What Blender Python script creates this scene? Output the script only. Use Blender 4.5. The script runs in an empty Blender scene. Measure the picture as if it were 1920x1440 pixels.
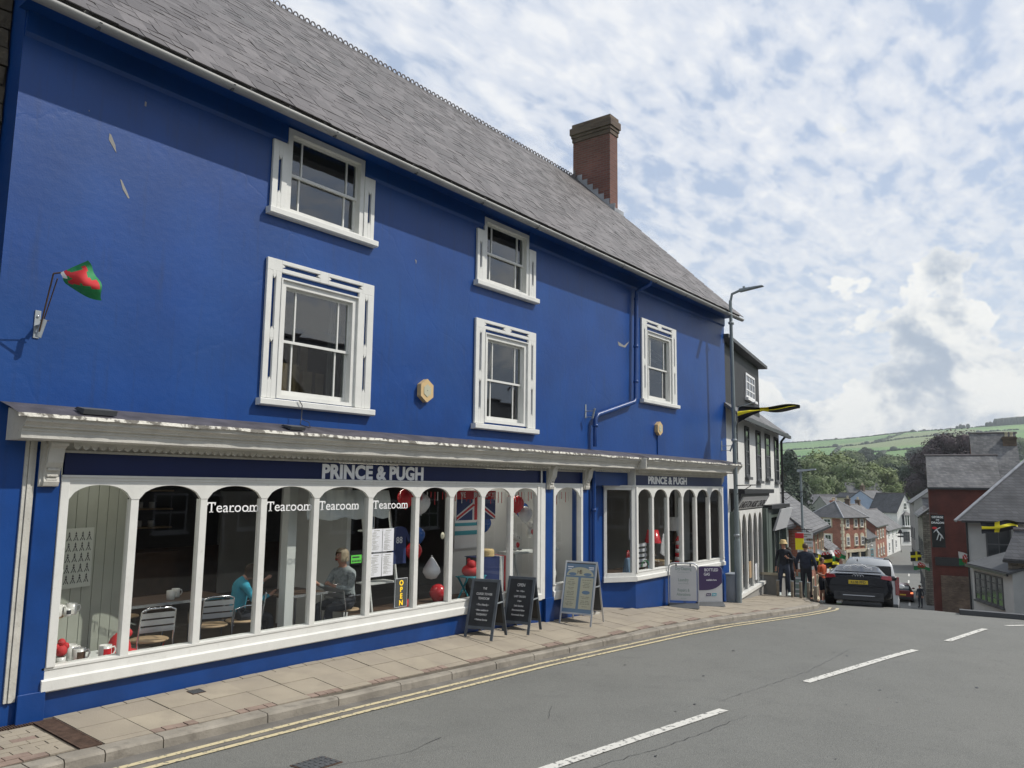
import bpy, bmesh, math, random
from mathutils import Vector, Matrix, Euler, noise
random.seed(7)
PI = math.pi
scn = bpy.context.scene
col = scn.collection
# ---------------------------------------------------------------- camera
cd = bpy.data.cameras.new('camera'); cam = bpy.data.objects.new('camera', cd); col.objects.link(cam)
cd.sensor_width = 36.0; cd.lens = 1480 / 1920 * 36; cd.clip_start = 0.05; cd.clip_end = 9000
CAM = Vector((0, -8.5, 2.4))
CR = ((0.60561155, 0.10865854, 0.78830703), (-0.79566681, 0.0674902, 0.60196295), (0.01220541, -0.99178546, 0.12732884))
R = Matrix(((CR[0][0], -CR[0][1], -CR[0][2]), (CR[1][0], -CR[1][1], -CR[1][2]), (CR[2][0], -CR[2][1], -CR[2][2])))
cam.matrix_world = Matrix.Translation(CAM) @ R.to_4x4()
scn.camera = cam
# ---------------------------------------------------------------- sun, sky, exposure
SUN = Vector((0.8, -1.0, 1.4)).normalized()
sun_el = math.asin(SUN.z); sun_az = math.atan2(SUN.x, SUN.y)      # azimuth clockwise from +y
ld = bpy.data.lights.new('sun', 'SUN'); ld.energy = 3.7; ld.angle = math.radians(0.6); ld.color = (1.0, 0.95, 0.87)
lo = bpy.data.objects.new('sun', ld); col.objects.link(lo); lo.rotation_euler = SUN.to_track_quat('Z', 'Y').to_euler(); lo.location = (10, -30, 40)
scn.view_settings.view_transform = 'Standard'; scn.view_settings.look = 'None'
scn.view_settings.exposure = 0.0; scn.view_settings.gamma = 1.0; scn.view_settings.use_curve_mapping = False
wd = bpy.data.worlds.new('World'); scn.world = wd; wd.use_nodes = True
nt = wd.node_tree; nt.nodes.clear(); N = nt.nodes; L = nt.links
def nn(t, **k):
    n = N.new(t)
    for a, b in k.items(): setattr(n, a, b)
    return n
def mth(op, a, b=None, c=None, clamp=False):
    n = N.new('ShaderNodeMath'); n.operation = op; n.use_clamp = clamp
    for i, v in enumerate((a, b, c)):
        if v is None: continue
        if isinstance(v, (int, float)): n.inputs[i].default_value = v
        else: L.new(v, n.inputs[i])
    return n.outputs[0]
def mixc(f, a, b):
    n = N.new('ShaderNodeMix'); n.data_type = 'RGBA'
    for s, v in ((0, f), (6, a), (7, b)):
        if isinstance(v, (int, float)): n.inputs[s].default_value = v
        elif isinstance(v, tuple): n.inputs[s].default_value = (*v, 1)
        else: L.new(v, n.inputs[s])
    return n.outputs[2]
def smooth(v, lo_, hi_):
    n = N.new('ShaderNodeMapRange'); n.interpolation_type = 'SMOOTHSTEP'
    L.new(v, n.inputs[0]); n.inputs[1].default_value = lo_; n.inputs[2].default_value = hi_
    return n.outputs[0]
def nz(vec, scale, detail=5, rough=0.55, dist=0.0):
    n = N.new('ShaderNodeTexNoise'); n.inputs['Scale'].default_value = scale; n.inputs['Detail'].default_value = detail
    n.inputs['Roughness'].default_value = rough; n.inputs['Distortion'].default_value = dist; L.new(vec, n.inputs['Vector']); return n.outputs[0]
sky = nn('ShaderNodeTexSky'); sky.sky_type = 'NISHITA'; sky.sun_disc = False
sky.sun_elevation = sun_el; sky.sun_rotation = sun_az; sky.air_density = 1.0; sky.dust_density = 0.6; sky.ozone_density = 1.2
tc = nn('ShaderNodeTexCoord'); sep = nn('ShaderNodeSeparateXYZ'); L.new(tc.outputs['Generated'], sep.inputs[0])
dz = mth('MAXIMUM', sep.outputs[2], 0.0)
dd = mth('ADD', dz, 0.16)
cx = mth('DIVIDE', sep.outputs[0], dd); cy = mth('DIVIDE', sep.outputs[1], dd)
cmb = nn('ShaderNodeCombineXYZ'); L.new(cx, cmb.inputs[0]); L.new(cy, cmb.inputs[1])
mp = nn('ShaderNodeMapping'); L.new(cmb.outputs[0], mp.inputs[0]); mp.inputs['Rotation'].default_value = (0, 0, math.radians(-62)); mp.inputs['Scale'].default_value = (1.0, 1.9, 1)
big = nz(mp.outputs[0], 0.9, 2, 0.5)
mid = nz(mp.outputs[0], 3.1, 3, 0.5, 0.25)
small = nz(mp.outputs[0], 9.5, 4, 0.5, 0.3)
fine = nz(mp.outputs[0], 22, 4, 0.55, 0.3)
alto = mth('ADD', mth('ADD', mth('MULTIPLY', big, 0.50), mth('MULTIPLY', small, 0.95)), mth('ADD', mth('MULTIPLY', mid, 0.55), mth('MULTIPLY', fine, 0.24)))   # mean about 1.11
cov = smooth(alto, 0.93, 1.20)
shade = smooth(alto, 1.16, 1.42)
skyc = nn('ShaderNodeVectorMath', operation='SCALE'); L.new(sky.outputs[0], skyc.inputs[0]); skyc.inputs['Scale'].default_value = 0.098
veil = mixc(0.72, skyc.outputs[0], (0.57, 0.68, 0.87))
cl1 = mixc(shade, (0.74, 0.79, 0.88), (0.90, 0.92, 0.95))
s0 = mixc(cov, veil, cl1)
hazef = smooth(sep.outputs[2], 0.42, 0.05)
s1 = mixc(mth('MULTIPLY', hazef, 0.55), s0, (0.80, 0.85, 0.88))
# cumulus banks low over the hills
cm = nn('ShaderNodeMapping'); L.new(tc.outputs['Generated'], cm.inputs[0]); cm.inputs['Scale'].default_value = (1, 1, 1.3); cm.inputs['Location'].default_value = (0.62, 0.1, 0.07)
cu = nz(cm.outputs[0], 4.6, 10, 0.58, 0.1)
cu2 = nz(cm.outputs[0], 6.3, 9, 0.60, 0.15)
cth = mth('ADD', mth('MULTIPLY', sep.outputs[2], 0.80), 0.355)
cuv = mth('SUBTRACT', cu, cth)
cuf = smooth(cuv, 0.0, 0.022)
rim = smooth(cuv, 0.09, 0.0)                                           # sunlit edges, grey bellies
cucol = mixc(mth('MULTIPLY', smooth(cu2, 0.55, 0.42), 1.0), (0.97, 0.97, 0.93), (0.40, 0.48, 0.59))
cucol = mixc(mth('MULTIPLY', rim, 0.75), cucol, (1.0, 1.0, 0.97))
s2 = mixc(mth('MULTIPLY', cuf, 0.9), s1, cucol)
# below the horizon
blw = smooth(sep.outputs[2], -0.01, -0.05)
s3 = mixc(blw, s2, (0.16, 0.18, 0.15))
bg = nn('ShaderNodeBackground'); L.new(s3, bg.inputs[0]); bg.inputs[1].default_value = 1.0
wo = nn('ShaderNodeOutputWorld'); L.new(bg.outputs[0], wo.inputs[0])

# ---------------------------------------------------------------- materials
MATS = {}
def pmat(name, c, rough=0.6, metal=0.0, var=0.12, vscale=3.0, bump=0.0, bscale=40.0, spec=0.5, c2=None, f2=None, emit=None, estr=1.0, coat=0.0, wn=None, coords='Object', bdist=0.01, alpha=None, lay=None):
    """principled with noise variation; c2 mixed in by a thresholded noise f2=(scale,lo,hi)"""
    if name in MATS: return MATS[name]
    m = bpy.data.materials.new(name); m.use_nodes = True; t = m.node_tree; n = t.nodes; l = t.links; n.clear()
    out = n.new('ShaderNodeOutputMaterial'); p = n.new('ShaderNodeBsdfPrincipled'); l.new(p.outputs[0], out.inputs[0])
    p.inputs['Roughness'].default_value = rough; p.inputs['Metallic'].default_value = metal
    p.inputs['Specular IOR Level'].default_value = spec; p.inputs['Coat Weight'].default_value = coat; p.inputs['Coat Roughness'].default_value = 0.06
    co = n.new('ShaderNodeTexCoord'); src = co.outputs[coords]
    if coords == 'Object' and wn:
        mpn = n.new('ShaderNodeMapping'); l.new(src, mpn.inputs[0]); mpn.inputs['Scale'].default_value = wn; src = mpn.outputs[0]
    def noise_(s, d=4):
        q = n.new('ShaderNodeTexNoise'); q.inputs['Scale'].default_value = s; q.inputs['Detail'].default_value = d; l.new(src, q.inputs[0]); return q.outputs[0]
    def mix(f, a, b, bt='MIX'):
        q = n.new('ShaderNodeMix'); q.data_type = 'RGBA'; q.blend_type = bt
        for s, v in ((0, f), (6, a), (7, b)):
            if isinstance(v, (int, float)): q.inputs[s].default_value = v
            elif isinstance(v, tuple): q.inputs[s].default_value = (*v[:3], 1)
            else: l.new(v, q.inputs[s])
        return q.outputs[2]
    def ramp(v, a, b, o0=0.0, o1=1.0):
        q = n.new('ShaderNodeMapRange'); l.new(v, q.inputs[0]); q.inputs[1].default_value = a; q.inputs[2].default_value = b; q.inputs[3].default_value = o0; q.inputs[4].default_value = o1; return q.outputs[0]
    cur = tuple(c)
    if var > 0:
        f = ramp(noise_(vscale, 6), 0.3, 0.7)
        cur = mix(f, tuple(v * (1 - var) for v in c), tuple(min(1, v * (1 + var)) for v in c))
    if c2:
        f = ramp(noise_(f2[0], 6), f2[1], f2[2]); cur = mix(f, cur, tuple(c2))
    if lay: cur = lay(n, l, src, cur, mix, ramp, noise_)
    if isinstance(cur, tuple): p.inputs['Base Color'].default_value = (*cur[:3], 1)
    else: l.new(cur, p.inputs['Base Color'])
    if bump > 0:
        b = n.new('ShaderNodeBump'); b.inputs['Strength'].default_value = bump; b.inputs['Distance'].default_value = bdist
        l.new(noise_(bscale, 8), b.inputs['Height']); l.new(b.outputs[0], p.inputs['Normal'])
    if emit: p.inputs['Emission Color'].default_value = (*emit, 1); p.inputs['Emission Strength'].default_value = estr
    MATS[name] = m; return m
def glass_mat(name, tint=(0.9, 0.93, 0.92), ior=1.6, rough=0.0, bump=0.0):
    m = bpy.data.materials.new(name); m.use_nodes = True; n = m.node_tree.nodes; l = m.node_tree.links; n.clear()
    out = n.new('ShaderNodeOutputMaterial'); mx = n.new('ShaderNodeMixShader'); fr = n.new('ShaderNodeFresnel'); fr.inputs[0].default_value = ior
    tr = n.new('ShaderNodeBsdfTransparent'); tr.inputs[0].default_value = (*tint, 1)
    gl = n.new('ShaderNodeBsdfGlossy'); gl.inputs['Roughness'].default_value = rough; gl.inputs[0].default_value = (0.95, 0.97, 1, 1)
    if bump:
        co = n.new('ShaderNodeTexCoord'); q = n.new('ShaderNodeTexNoise'); q.inputs['Scale'].default_value = 1.3; q.inputs['Detail'].default_value = 1; l.new(co.outputs['Object'], q.inputs[0])
        b = n.new('ShaderNodeBump'); b.inputs['Strength'].default_value = bump; b.inputs['Distance'].default_value = 0.02; l.new(q.outputs[0], b.inputs['Height']); l.new(b.outputs[0], gl.inputs['Normal'])
    ge = n.new('ShaderNodeNewGeometry'); fb = n.new('ShaderNodeMath'); fb.operation = 'SUBTRACT'; fb.inputs[0].default_value = 1; l.new(ge.outputs['Backfacing'], fb.inputs[1]); fm_ = n.new('ShaderNodeMath'); fm_.operation = 'MULTIPLY'; l.new(fr.outputs[0], fm_.inputs[0]); l.new(fb.outputs[0], fm_.inputs[1])
    l.new(fm_.outputs[0], mx.inputs[0]); l.new(tr.outputs[0], mx.inputs[1]); l.new(gl.outputs[0], mx.inputs[2]); l.new(mx.outputs[0], out.inputs[0])
    MATS[name] = m; return m
def M(n): return MATS[n]
def worn(name, paint, under, scale=25, lo_=0.35, hi_=0.42, bscale=300):
    def lay(n, l, src, cur, mix, ramp, nf): return mix(ramp(nf(scale, 8), lo_, hi_), tuple(under), tuple(paint))
    return pmat(name, paint, 0.8, var=0, lay=lay, bump=0.25, bscale=bscale)
def brickmat(name, c1, c2, mortar, scale=1.0, bw=0.225, bh=0.075, msz=0.010, rough=0.85, bump=0.5, offset=0.5, dirt=0.25):
    """courses along local x / z (faces of any vertical orientation), slates on a slope too"""
    m = bpy.data.materials.new(name); m.use_nodes = True; t = m.node_tree; n = t.nodes; l = t.links; n.clear()
    out = n.new('ShaderNodeOutputMaterial'); p = n.new('ShaderNodeBsdfPrincipled'); l.new(p.outputs[0], out.inputs[0]); p.inputs['Roughness'].default_value = rough
    co = n.new('ShaderNodeTexCoord'); sp_ = n.new('ShaderNodeSeparateXYZ'); l.new(co.outputs['Object'], sp_.inputs[0])
    ad = n.new('ShaderNodeMath'); l.new(sp_.outputs[0], ad.inputs[0]); l.new(sp_.outputs[1], ad.inputs[1])
    cb = n.new('ShaderNodeCombineXYZ'); l.new(ad.outputs[0], cb.inputs[0]); l.new(sp_.outputs[2], cb.inputs[1])
    b = n.new('ShaderNodeTexBrick'); l.new(cb.outputs[0], b.inputs[0]); b.inputs['Scale'].default_value = scale
    b.inputs['Color1'].default_value = (*c1, 1); b.inputs['Color2'].default_value = (*c2, 1); b.inputs['Mortar'].default_value = (*mortar, 1)
    b.inputs['Mortar Size'].default_value = msz; b.inputs['Brick Width'].default_value = bw; b.inputs['Row Height'].default_value = bh; b.offset = offset; b.inputs['Mortar Smooth'].default_value = 0.2
    q = n.new('ShaderNodeTexNoise'); q.inputs['Scale'].default_value = 0.9; q.inputs['Detail'].default_value = 7; l.new(co.outputs['Object'], q.inputs[0])
    mr = n.new('ShaderNodeMapRange'); l.new(q.outputs[0], mr.inputs[0]); mr.inputs[1].default_value = 0.3; mr.inputs[2].default_value = 0.7; mr.inputs[3].default_value = 1 - dirt; mr.inputs[4].default_value = 1 + dirt
    mx = n.new('ShaderNodeMix'); mx.data_type = 'RGBA'; mx.blend_type = 'MULTIPLY'; mx.inputs[0].default_value = 1; l.new(b.outputs[0], mx.inputs[6]); l.new(mr.outputs[0], mx.inputs[7]); l.new(mx.outputs[2], p.inputs['Base Color'])
    bp = n.new('ShaderNodeBump'); bp.inputs['Strength'].default_value = bump; bp.inputs['Distance'].default_value = 0.01; bp.invert = True; l.new(b.outputs['Fac'], bp.inputs['Height']); l.new(bp.outputs[0], p.inputs['Normal'])
    MATS[name] = m; return m

def blue_lay(n, l, src, cur, mix, ramp, nf):
    a = ramp(nf(0.7, 8), 0.42, 0.72, 0.0, 0.42)
    cur = mix(a, cur, (0.012, 0.074, 0.255))
    q = n.new('ShaderNodeMapping'); l.new(src, q.inputs[0]); q.inputs['Scale'].default_value = (6, 6, 0.5)
    k = n.new('ShaderNodeTexNoise'); k.inputs['Scale'].default_value = 2.0; k.inputs['Detail'].default_value = 6; l.new(q.outputs[0], k.inputs[0])
    return mix(ramp(k.outputs[0], 0.55, 0.75, 0, 0.45), cur, (0.014, 0.042, 0.14))
def blue_mat(name, c, bump, big, rough):
    m = pmat(name, c, rough, var=0.16, vscale=1.1, lay=blue_lay, spec=0.45)
    n = m.node_tree.nodes; l = m.node_tree.links; p = [x for x in n if x.type == 'BSDF_PRINCIPLED'][0]
    co = n.new('ShaderNodeTexCoord')
    h = []
    for s, d, w in ((1.6, 3, big), (11, 8, 0.22), (60, 4, 0.10)):
        q = n.new('ShaderNodeTexNoise'); q.inputs['Scale'].default_value = s; q.inputs['Detail'].default_value = d; l.new(co.outputs['Object'], q.inputs[0])
        g = n.new('ShaderNodeMath'); g.operation = 'MULTIPLY'; l.new(q.outputs[0], g.inputs[0]); g.inputs[1].default_value = w; h.append(g.outputs[0])
    v = n.new('ShaderNodeTexVoronoi'); v.feature = 'DISTANCE_TO_EDGE'; v.inputs['Scale'].default_value = 0.55
    wq = n.new('ShaderNodeTexNoise'); wq.inputs['Scale'].default_value = 2.2; wq.inputs['Detail'].default_value = 5; l.new(co.outputs['Object'], wq.inputs[0])
    mxv = n.new('ShaderNodeMix'); mxv.data_type = 'VECTOR'; mxv.inputs[0].default_value = 0.35; l.new(co.outputs['Object'], mxv.inputs[4]); l.new(wq.outputs['Color'], mxv.inputs[5]); l.new(mxv.outputs[1], v.inputs['Vector'])
    cr = n.new('ShaderNodeMapRange'); l.new(v.outputs[0], cr.inputs[0]); cr.inputs[1].default_value = 0; cr.inputs[2].default_value = 0.012; cr.inputs[3].default_value = -0.07; cr.inputs[4].default_value = 0
    h.append(cr.outputs[0])
    s_ = h[0]
    for k in h[1:]:
        g = n.new('ShaderNodeMath'); l.new(s_, g.inputs[0]); l.new(k, g.inputs[1]); s_ = g.outputs[0]
    b = n.new('ShaderNodeBump'); b.inputs['Strength'].default_value = bump; b.inputs['Distance'].default_value = 0.03; l.new(s_, b.inputs['Height']); l.new(b.outputs[0], p.inputs['Normal'])
    return m
blue_mat('blue_render', (0.0040, 0.050, 0.225), 0.38, 0.40, 0.42)
pmat('blue_paint', (0.005, 0.047, 0.205), 0.36, var=0.15, vscale=2.5, bump=0.15, bscale=25)
pmat('navy_sign', (0.006, 0.016, 0.085), 0.35, var=0.08, vscale=2)
def grime(n, l, src, cur, mix, ramp, nf):
    cur = mix(ramp(nf(9, 8), 0.55, 0.8, 0, 0.5), cur, (0.38, 0.36, 0.31))
    return mix(ramp(nf(38, 6), 0.66, 0.74, 0, 0.6), cur, (0.16, 0.145, 0.12))
pmat('white_paint', (0.70, 0.70, 0.665), 0.45, var=0.05, vscale=5, bump=0.12, bscale=50, lay=lambda n, l, s, c, mx, rp, nf: mx(rp(nf(14, 8), 0.6, 0.8, 0, 0.3), c, (0.45, 0.43, 0.38)))
pmat('gutter_grey', (0.30, 0.30, 0.29), 0.6, var=0.15, vscale=2)
pmat('white_old', (0.54, 0.525, 0.475), 0.6, var=0.10, vscale=4, bump=0.4, bscale=35, lay=grime)
def flash_lay(n, l, src, cur, mix, ramp, nf):
    return mix(ramp(nf(14, 8), 0.46, 0.56), (0.62, 0.60, 0.53), (0.12, 0.11, 0.09))
pmat('lead_flashing', (0.5, 0.48, 0.42), 0.6, var=0, bump=0.8, bscale=18, lay=flash_lay, bdist=0.03)
pmat('white_gloss', (0.8, 0.8, 0.79), 0.35, var=0.02)
pmat('letter_white', (0.93, 0.93, 0.93), 0.4, var=0.03)
pmat('black_gloss', (0.012, 0.012, 0.014), 0.25, var=0)
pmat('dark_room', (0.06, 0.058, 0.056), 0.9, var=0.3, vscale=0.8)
pmat('room_floor', (0.10, 0.08, 0.06), 0.7, var=0.2, vscale=5)
pmat('sage_board', (0.34, 0.36, 0.31), 0.6, var=0.05, vscale=4)
pmat('pale_wall', (0.62, 0.64, 0.62), 0.7, var=0.05)
glass_mat('shop_glass', (0.955, 0.965, 0.96), 1.5, 0.0, 0.02)
glass_mat('sash_glass', (0.72, 0.75, 0.74), 2.1, 0.0, 0.05)
glass_mat('car_glass', (0.10, 0.11, 0.12), 1.6)
pmat('far_glass', (0.03, 0.035, 0.04), 0.08, var=0.2, vscale=2, spec=0.8)
def slate_lay(n, l, src, cur, mix, ramp, nf):
    oi = n.new('ShaderNodeObjectInfo')
    cur = mix(ramp(oi.outputs['Random'], 0, 1, 0, 0.95), cur, (0.072, 0.064, 0.063))
    return mix(ramp(nf(3, 7), 0.52, 0.72, 0, 0.5), cur, (0.085, 0.088, 0.085))
pmat('slate', (0.150, 0.136, 0.134), 0.55, var=0.2, vscale=6, lay=slate_lay, bump=0.35, bscale=30)
def slate2_lay(n, l, src, cur, mix, ramp, nf):
    g = n.new('ShaderNodeNewGeometry')
    cur = mix(ramp(g.outputs['Random Per Island'], 0, 1, 0, 0.95), cur, (0.070, 0.063, 0.062))
    return mix(ramp(nf(3, 7), 0.52, 0.72, 0, 0.5), cur, (0.085, 0.088, 0.085))
pmat('slate_field', (0.150, 0.136, 0.134), 0.55, var=0.2, vscale=6, lay=slate2_lay, bump=0.35, bscale=30)
pmat('ridge_tile', (0.13, 0.115, 0.115), 0.75, var=0.25, vscale=4, bump=0.3)
pmat('lead_top', (0.07, 0.065, 0.075), 0.6, var=0.4, vscale=5, bump=0.5)
pmat('lead', (0.30, 0.31, 0.33), 0.5, var=0.2, metal=0.2)
brickmat('chimney_brick', (0.125, 0.045, 0.034), (0.175, 0.068, 0.050), (0.13, 0.105, 0.095))
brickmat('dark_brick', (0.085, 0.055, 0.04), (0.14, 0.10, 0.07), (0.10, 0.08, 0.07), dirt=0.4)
brickmat('red_brick', (0.25, 0.075, 0.045), (0.33, 0.115, 0.07), (0.25, 0.19, 0.15))
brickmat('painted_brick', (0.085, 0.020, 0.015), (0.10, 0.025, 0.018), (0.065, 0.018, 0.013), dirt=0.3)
brickmat('far_slate', (0.085, 0.085, 0.09), (0.155, 0.152, 0.15), (0.05, 0.05, 0.05), bw=0.25, bh=0.13, msz=0.010, rough=0.6, dirt=0.35)
brickmat('far_slate_dark', (0.055, 0.057, 0.062), (0.085, 0.085, 0.09), (0.035, 0.035, 0.035), bw=0.3, bh=0.15, msz=0.012, rough=0.6, dirt=0.3)
brickmat('rubble_stone', (0.15, 0.135, 0.115), (0.26, 0.235, 0.20), (0.10, 0.09, 0.075), bw=0.38, bh=0.17, msz=0.02, dirt=0.45)
pmat('stone_a', (0.085, 0.07, 0.05), 0.9, var=0.35, vscale=7, bump=0.8, bscale=14, bdist=0.03)
pmat('mortar', (0.045, 0.038, 0.03), 0.95, var=0.3, vscale=9, bump=0.6, bscale=30)
pmat('white_render', (0.66, 0.66, 0.63), 0.75, var=0.07, vscale=1.2, bump=0.3, bscale=30, lay=lambda n, l, s, c, mx, rp, nf: mx(rp(nf(1.5, 9), 0.55, 0.8, 0, 0.35), c, (0.40, 0.40, 0.36)))
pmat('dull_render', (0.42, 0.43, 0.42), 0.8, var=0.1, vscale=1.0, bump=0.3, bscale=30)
pmat('grey_render', (0.27, 0.265, 0.25), 0.85, var=0.12, vscale=1.0, bump=0.3, bscale=20)
pmat('bluegrey_render', (0.33, 0.40, 0.52), 0.85, var=0.06, vscale=0.8)
pmat('cream_stone', (0.55, 0.49, 0.36), 0.8, var=0.12, vscale=3)
pmat('black_clad', (0.02, 0.02, 0.022), 0.6, var=0.2, vscale=4)
pmat('green_shop', (0.09, 0.115, 0.10), 0.5, var=0.1, vscale=3)
pmat('black_paint', (0.02, 0.021, 0.024), 0.4, var=0.1)
pmat('tar_grey', (0.075, 0.08, 0.085), 0.7, var=0.15, vscale=2)
pmat('galv', (0.33, 0.36, 0.38), 0.55, metal=0.35, var=0.12, vscale=4)
pmat('lamp_post', (0.20, 0.235, 0.245), 0.55, metal=0.1, var=0.15, vscale=2)
pmat('steel', (0.62, 0.63, 0.65), 0.2, metal=1.0, var=0.03)
pmat('alu', (0.55, 0.57, 0.60), 0.35, metal=0.8, var=0.05)
pmat('iron_rust', (0.10, 0.062, 0.045), 0.8, metal=0.3, var=0.4, vscale=12, bump=0.4)
pmat('post_wood', (0.22, 0.19, 0.15), 0.8, var=0.3, vscale=8)
pmat('wood_pale', (0.42, 0.30, 0.18), 0.55, var=0.15, vscale=6)
pmat('wood_dark', (0.09, 0.055, 0.035), 0.5, var=0.2, vscale=6)
pmat('charcoal_wood', (0.075, 0.088, 0.105), 0.6, var=0.2, vscale=8)
pmat('chalkboard', (0.018, 0.021, 0.026), 0.7, var=0.5, vscale=4)
pmat('chalk', (0.62, 0.62, 0.62), 0.9, var=0.2, vscale=20)
def paper(name, c): return pmat(name, c, 0.7, var=0.03)
paper('paper', (0.72, 0.73, 0.76)); paper('cream_paper', (0.47, 0.46, 0.34)); paper('ink', (0.03, 0.03, 0.035)); paper('ink_soft', (0.22, 0.22, 0.18)); paper('ink_pale', (0.42, 0.47, 0.47))
paper('board_blue', (0.14, 0.22, 0.32)); paper('board_purple', (0.055, 0.035, 0.105)); paper('board_grey', (0.55, 0.56, 0.57)); paper('board_green', (0.25, 0.33, 0.30)); paper('teal', (0.05, 0.32, 0.40))
paper('poster_paper', (0.50, 0.53, 0.48)); paper('sticker_green', (0.10, 0.55, 0.06)); paper('red', (0.55, 0.025, 0.03)); paper('white_cloth', (0.72, 0.72, 0.70)); paper('flag_green', (0.015, 0.22, 0.07))
paper('flag_navy', (0.02, 0.035, 0.13)); paper('flag_black', (0.015, 0.015, 0.02)); paper('flag_yellow', (0.85, 0.72, 0.02)); paper('orange', (0.62, 0.12, 0.03)); paper('turquoise', (0.03, 0.42, 0.55)); paper('balloon_blue', (0.02, 0.13, 0.42))
pmat('balloon_red', (0.60, 0.02, 0.03), 0.2, var=0.03); pmat('balloon_navy', (0.02, 0.10, 0.38), 0.2, var=0.03); pmat('balloon_white', (0.7, 0.7, 0.72), 0.25, var=0.03)
pmat('china', (0.72, 0.71, 0.68), 0.2, var=0.03); pmat('plush', (0.70, 0.68, 0.64), 0.95, var=0.1, vscale=40, bump=0.6, bscale=90)
pmat('alarm_box', (0.62, 0.44, 0.22), 0.5, var=0.06); pmat('neon_yellow', (0.9, 0.6, 0.02), 0.4, emit=(1.0, 0.62, 0.02), estr=0.55)
pmat('skin', (0.45, 0.24, 0.17), 0.5, var=0.06); pmat('hair_grey', (0.36, 0.29, 0.20), 0.7, var=0.3, vscale=30, bump=0.6, bscale=70); pmat('hair_dark', (0.05, 0.032, 0.022), 0.7, var=0.3, vscale=30)
pmat('cloth_dark', (0.022, 0.025, 0.034), 0.9, var=0.25, vscale=10); pmat('cloth_navy', (0.022, 0.028, 0.048), 0.85, var=0.3, vscale=10); pmat('cloth_grey', (0.30, 0.34, 0.35), 0.9, var=0.15, vscale=14, lay=lambda n, l, s, c, mx, rp, nf: mx(rp(nf(28, 3), 0.5, 0.62, 0, 0.6), c, (0.12, 0.14, 0.16)))
pmat('cloth_orange', (0.50, 0.10, 0.035), 0.85, var=0.1); pmat('cloth_turq', (0.03, 0.30, 0.42), 0.85, var=0.12, vscale=8); pmat('straw', (0.62, 0.46, 0.22), 0.8, var=0.1); pmat('denim', (0.035, 0.045, 0.07), 0.85, var=0.2)
pmat('shoe_white', (0.55, 0.62, 0.60), 0.6, var=0.05); pmat('rubber', (0.015, 0.015, 0.016), 0.8, var=0.1)
pmat('car_navy', (0.004, 0.005, 0.009), 0.2, metal=0.0, var=0.03, coat=0.0, spec=0.28); pmat('car_silver', (0.40, 0.42, 0.44), 0.35, metal=0.6, var=0.03, coat=0.5); pmat('van_white', (0.62, 0.64, 0.65), 0.35, var=0.04, coat=0.4)
pmat('car_red', (0.16, 0.012, 0.016), 0.3, metal=0.2, var=0.05, coat=0.5); pmat('tail_red', (0.24, 0.010, 0.014), 0.15, var=0.05, coat=0.6); pmat('tail_lit', (0.6, 0.05, 0.02), 0.3, emit=(1, 0.25, 0.10), estr=2.2); pmat('plate_yellow', (0.62, 0.45, 0.03), 0.5, var=0.03); pmat('lamp_lit', (0.9, 0.8, 0.6), 0.4, emit=(1, 0.75, 0.5), estr=2.0)
def road_lay(n, l, src, cur, mix, ramp, nf):
    cur = mix(ramp(nf(0.25, 6), 0.45, 0.65, 0, 0.5), cur, (0.165, 0.165, 0.150))
    cur = mix(ramp(nf(2.6, 9), 0.56, 0.72, 0, 0.5), cur, (0.105, 0.107, 0.10)); cur = mix(ramp(nf(22, 9), 0.56, 0.70, 0, 0.35), cur, (0.20, 0.198, 0.185)); cur = mix(ramp(nf(0.6, 3), 0.58, 0.60, 0, 0.22), cur, (0.105, 0.108, 0.10))
    cur = mix(ramp(nf(110, 2), 0.40, 0.66, 0, 0.65), cur, (0.24, 0.24, 0.22)); cur = mix(ramp(nf(75, 2), 0.55, 0.70, 0, 0.6), cur, (0.07, 0.07, 0.068))
    return mix(ramp(nf(5.3, 10), 0.73, 0.76, 0, 0.7), cur, (0.04, 0.04, 0.04))
pmat('asphalt', (0.140, 0.143, 0.132), 0.85, var=0.10, vscale=0.9, bump=0.8, bscale=90, lay=road_lay, bdist=0.012)
pmat('asphalt_strip', (0.15, 0.14, 0.125), 0.9, var=0.3, vscale=3, bump=0.6, bscale=90)
pmat('slab', (0.335, 0.292, 0.225), 0.9, var=0.10, vscale=2.0, bump=0.35, bscale=60, lay=lambda n, l, s, c, mx, rp, nf: mx(rp(n.new('ShaderNodeObjectInfo').outputs['Random'], 0, 1, 0, 0.55), mx(rp(nf(3.5, 8), 0.5, 0.8, 0, 0.6), c, (0.22, 0.19, 0.155)), (0.27, 0.235, 0.19)))
pmat('slab_field', (0.31, 0.27, 0.22), 0.9, var=0.12, vscale=2.0, bump=0.35, bscale=60)
pmat('red_sett', (0.25, 0.185, 0.15), 0.9, var=0.2, vscale=6, bump=0.4, bscale=60)
pmat('joint', (0.10, 0.085, 0.065), 0.95, var=0.3, vscale=9)
pmat('kerb_stone', (0.27, 0.245, 0.205), 0.85, var=0.22, vscale=3, bump=0.5, bscale=45, lay=lambda n, l, s, c, mx, rp, nf: mx(rp(nf(7, 8), 0.55, 0.7, 0, 0.6), c, (0.13, 0.115, 0.095)))
worn('yellow_line', (0.58, 0.50, 0.31), (0.13, 0.13, 0.12), 22, 0.36, 0.44); worn('white_line', (0.62, 0.61, 0.56), (0.13, 0.13, 0.125), 18, 0.36, 0.45)
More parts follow.
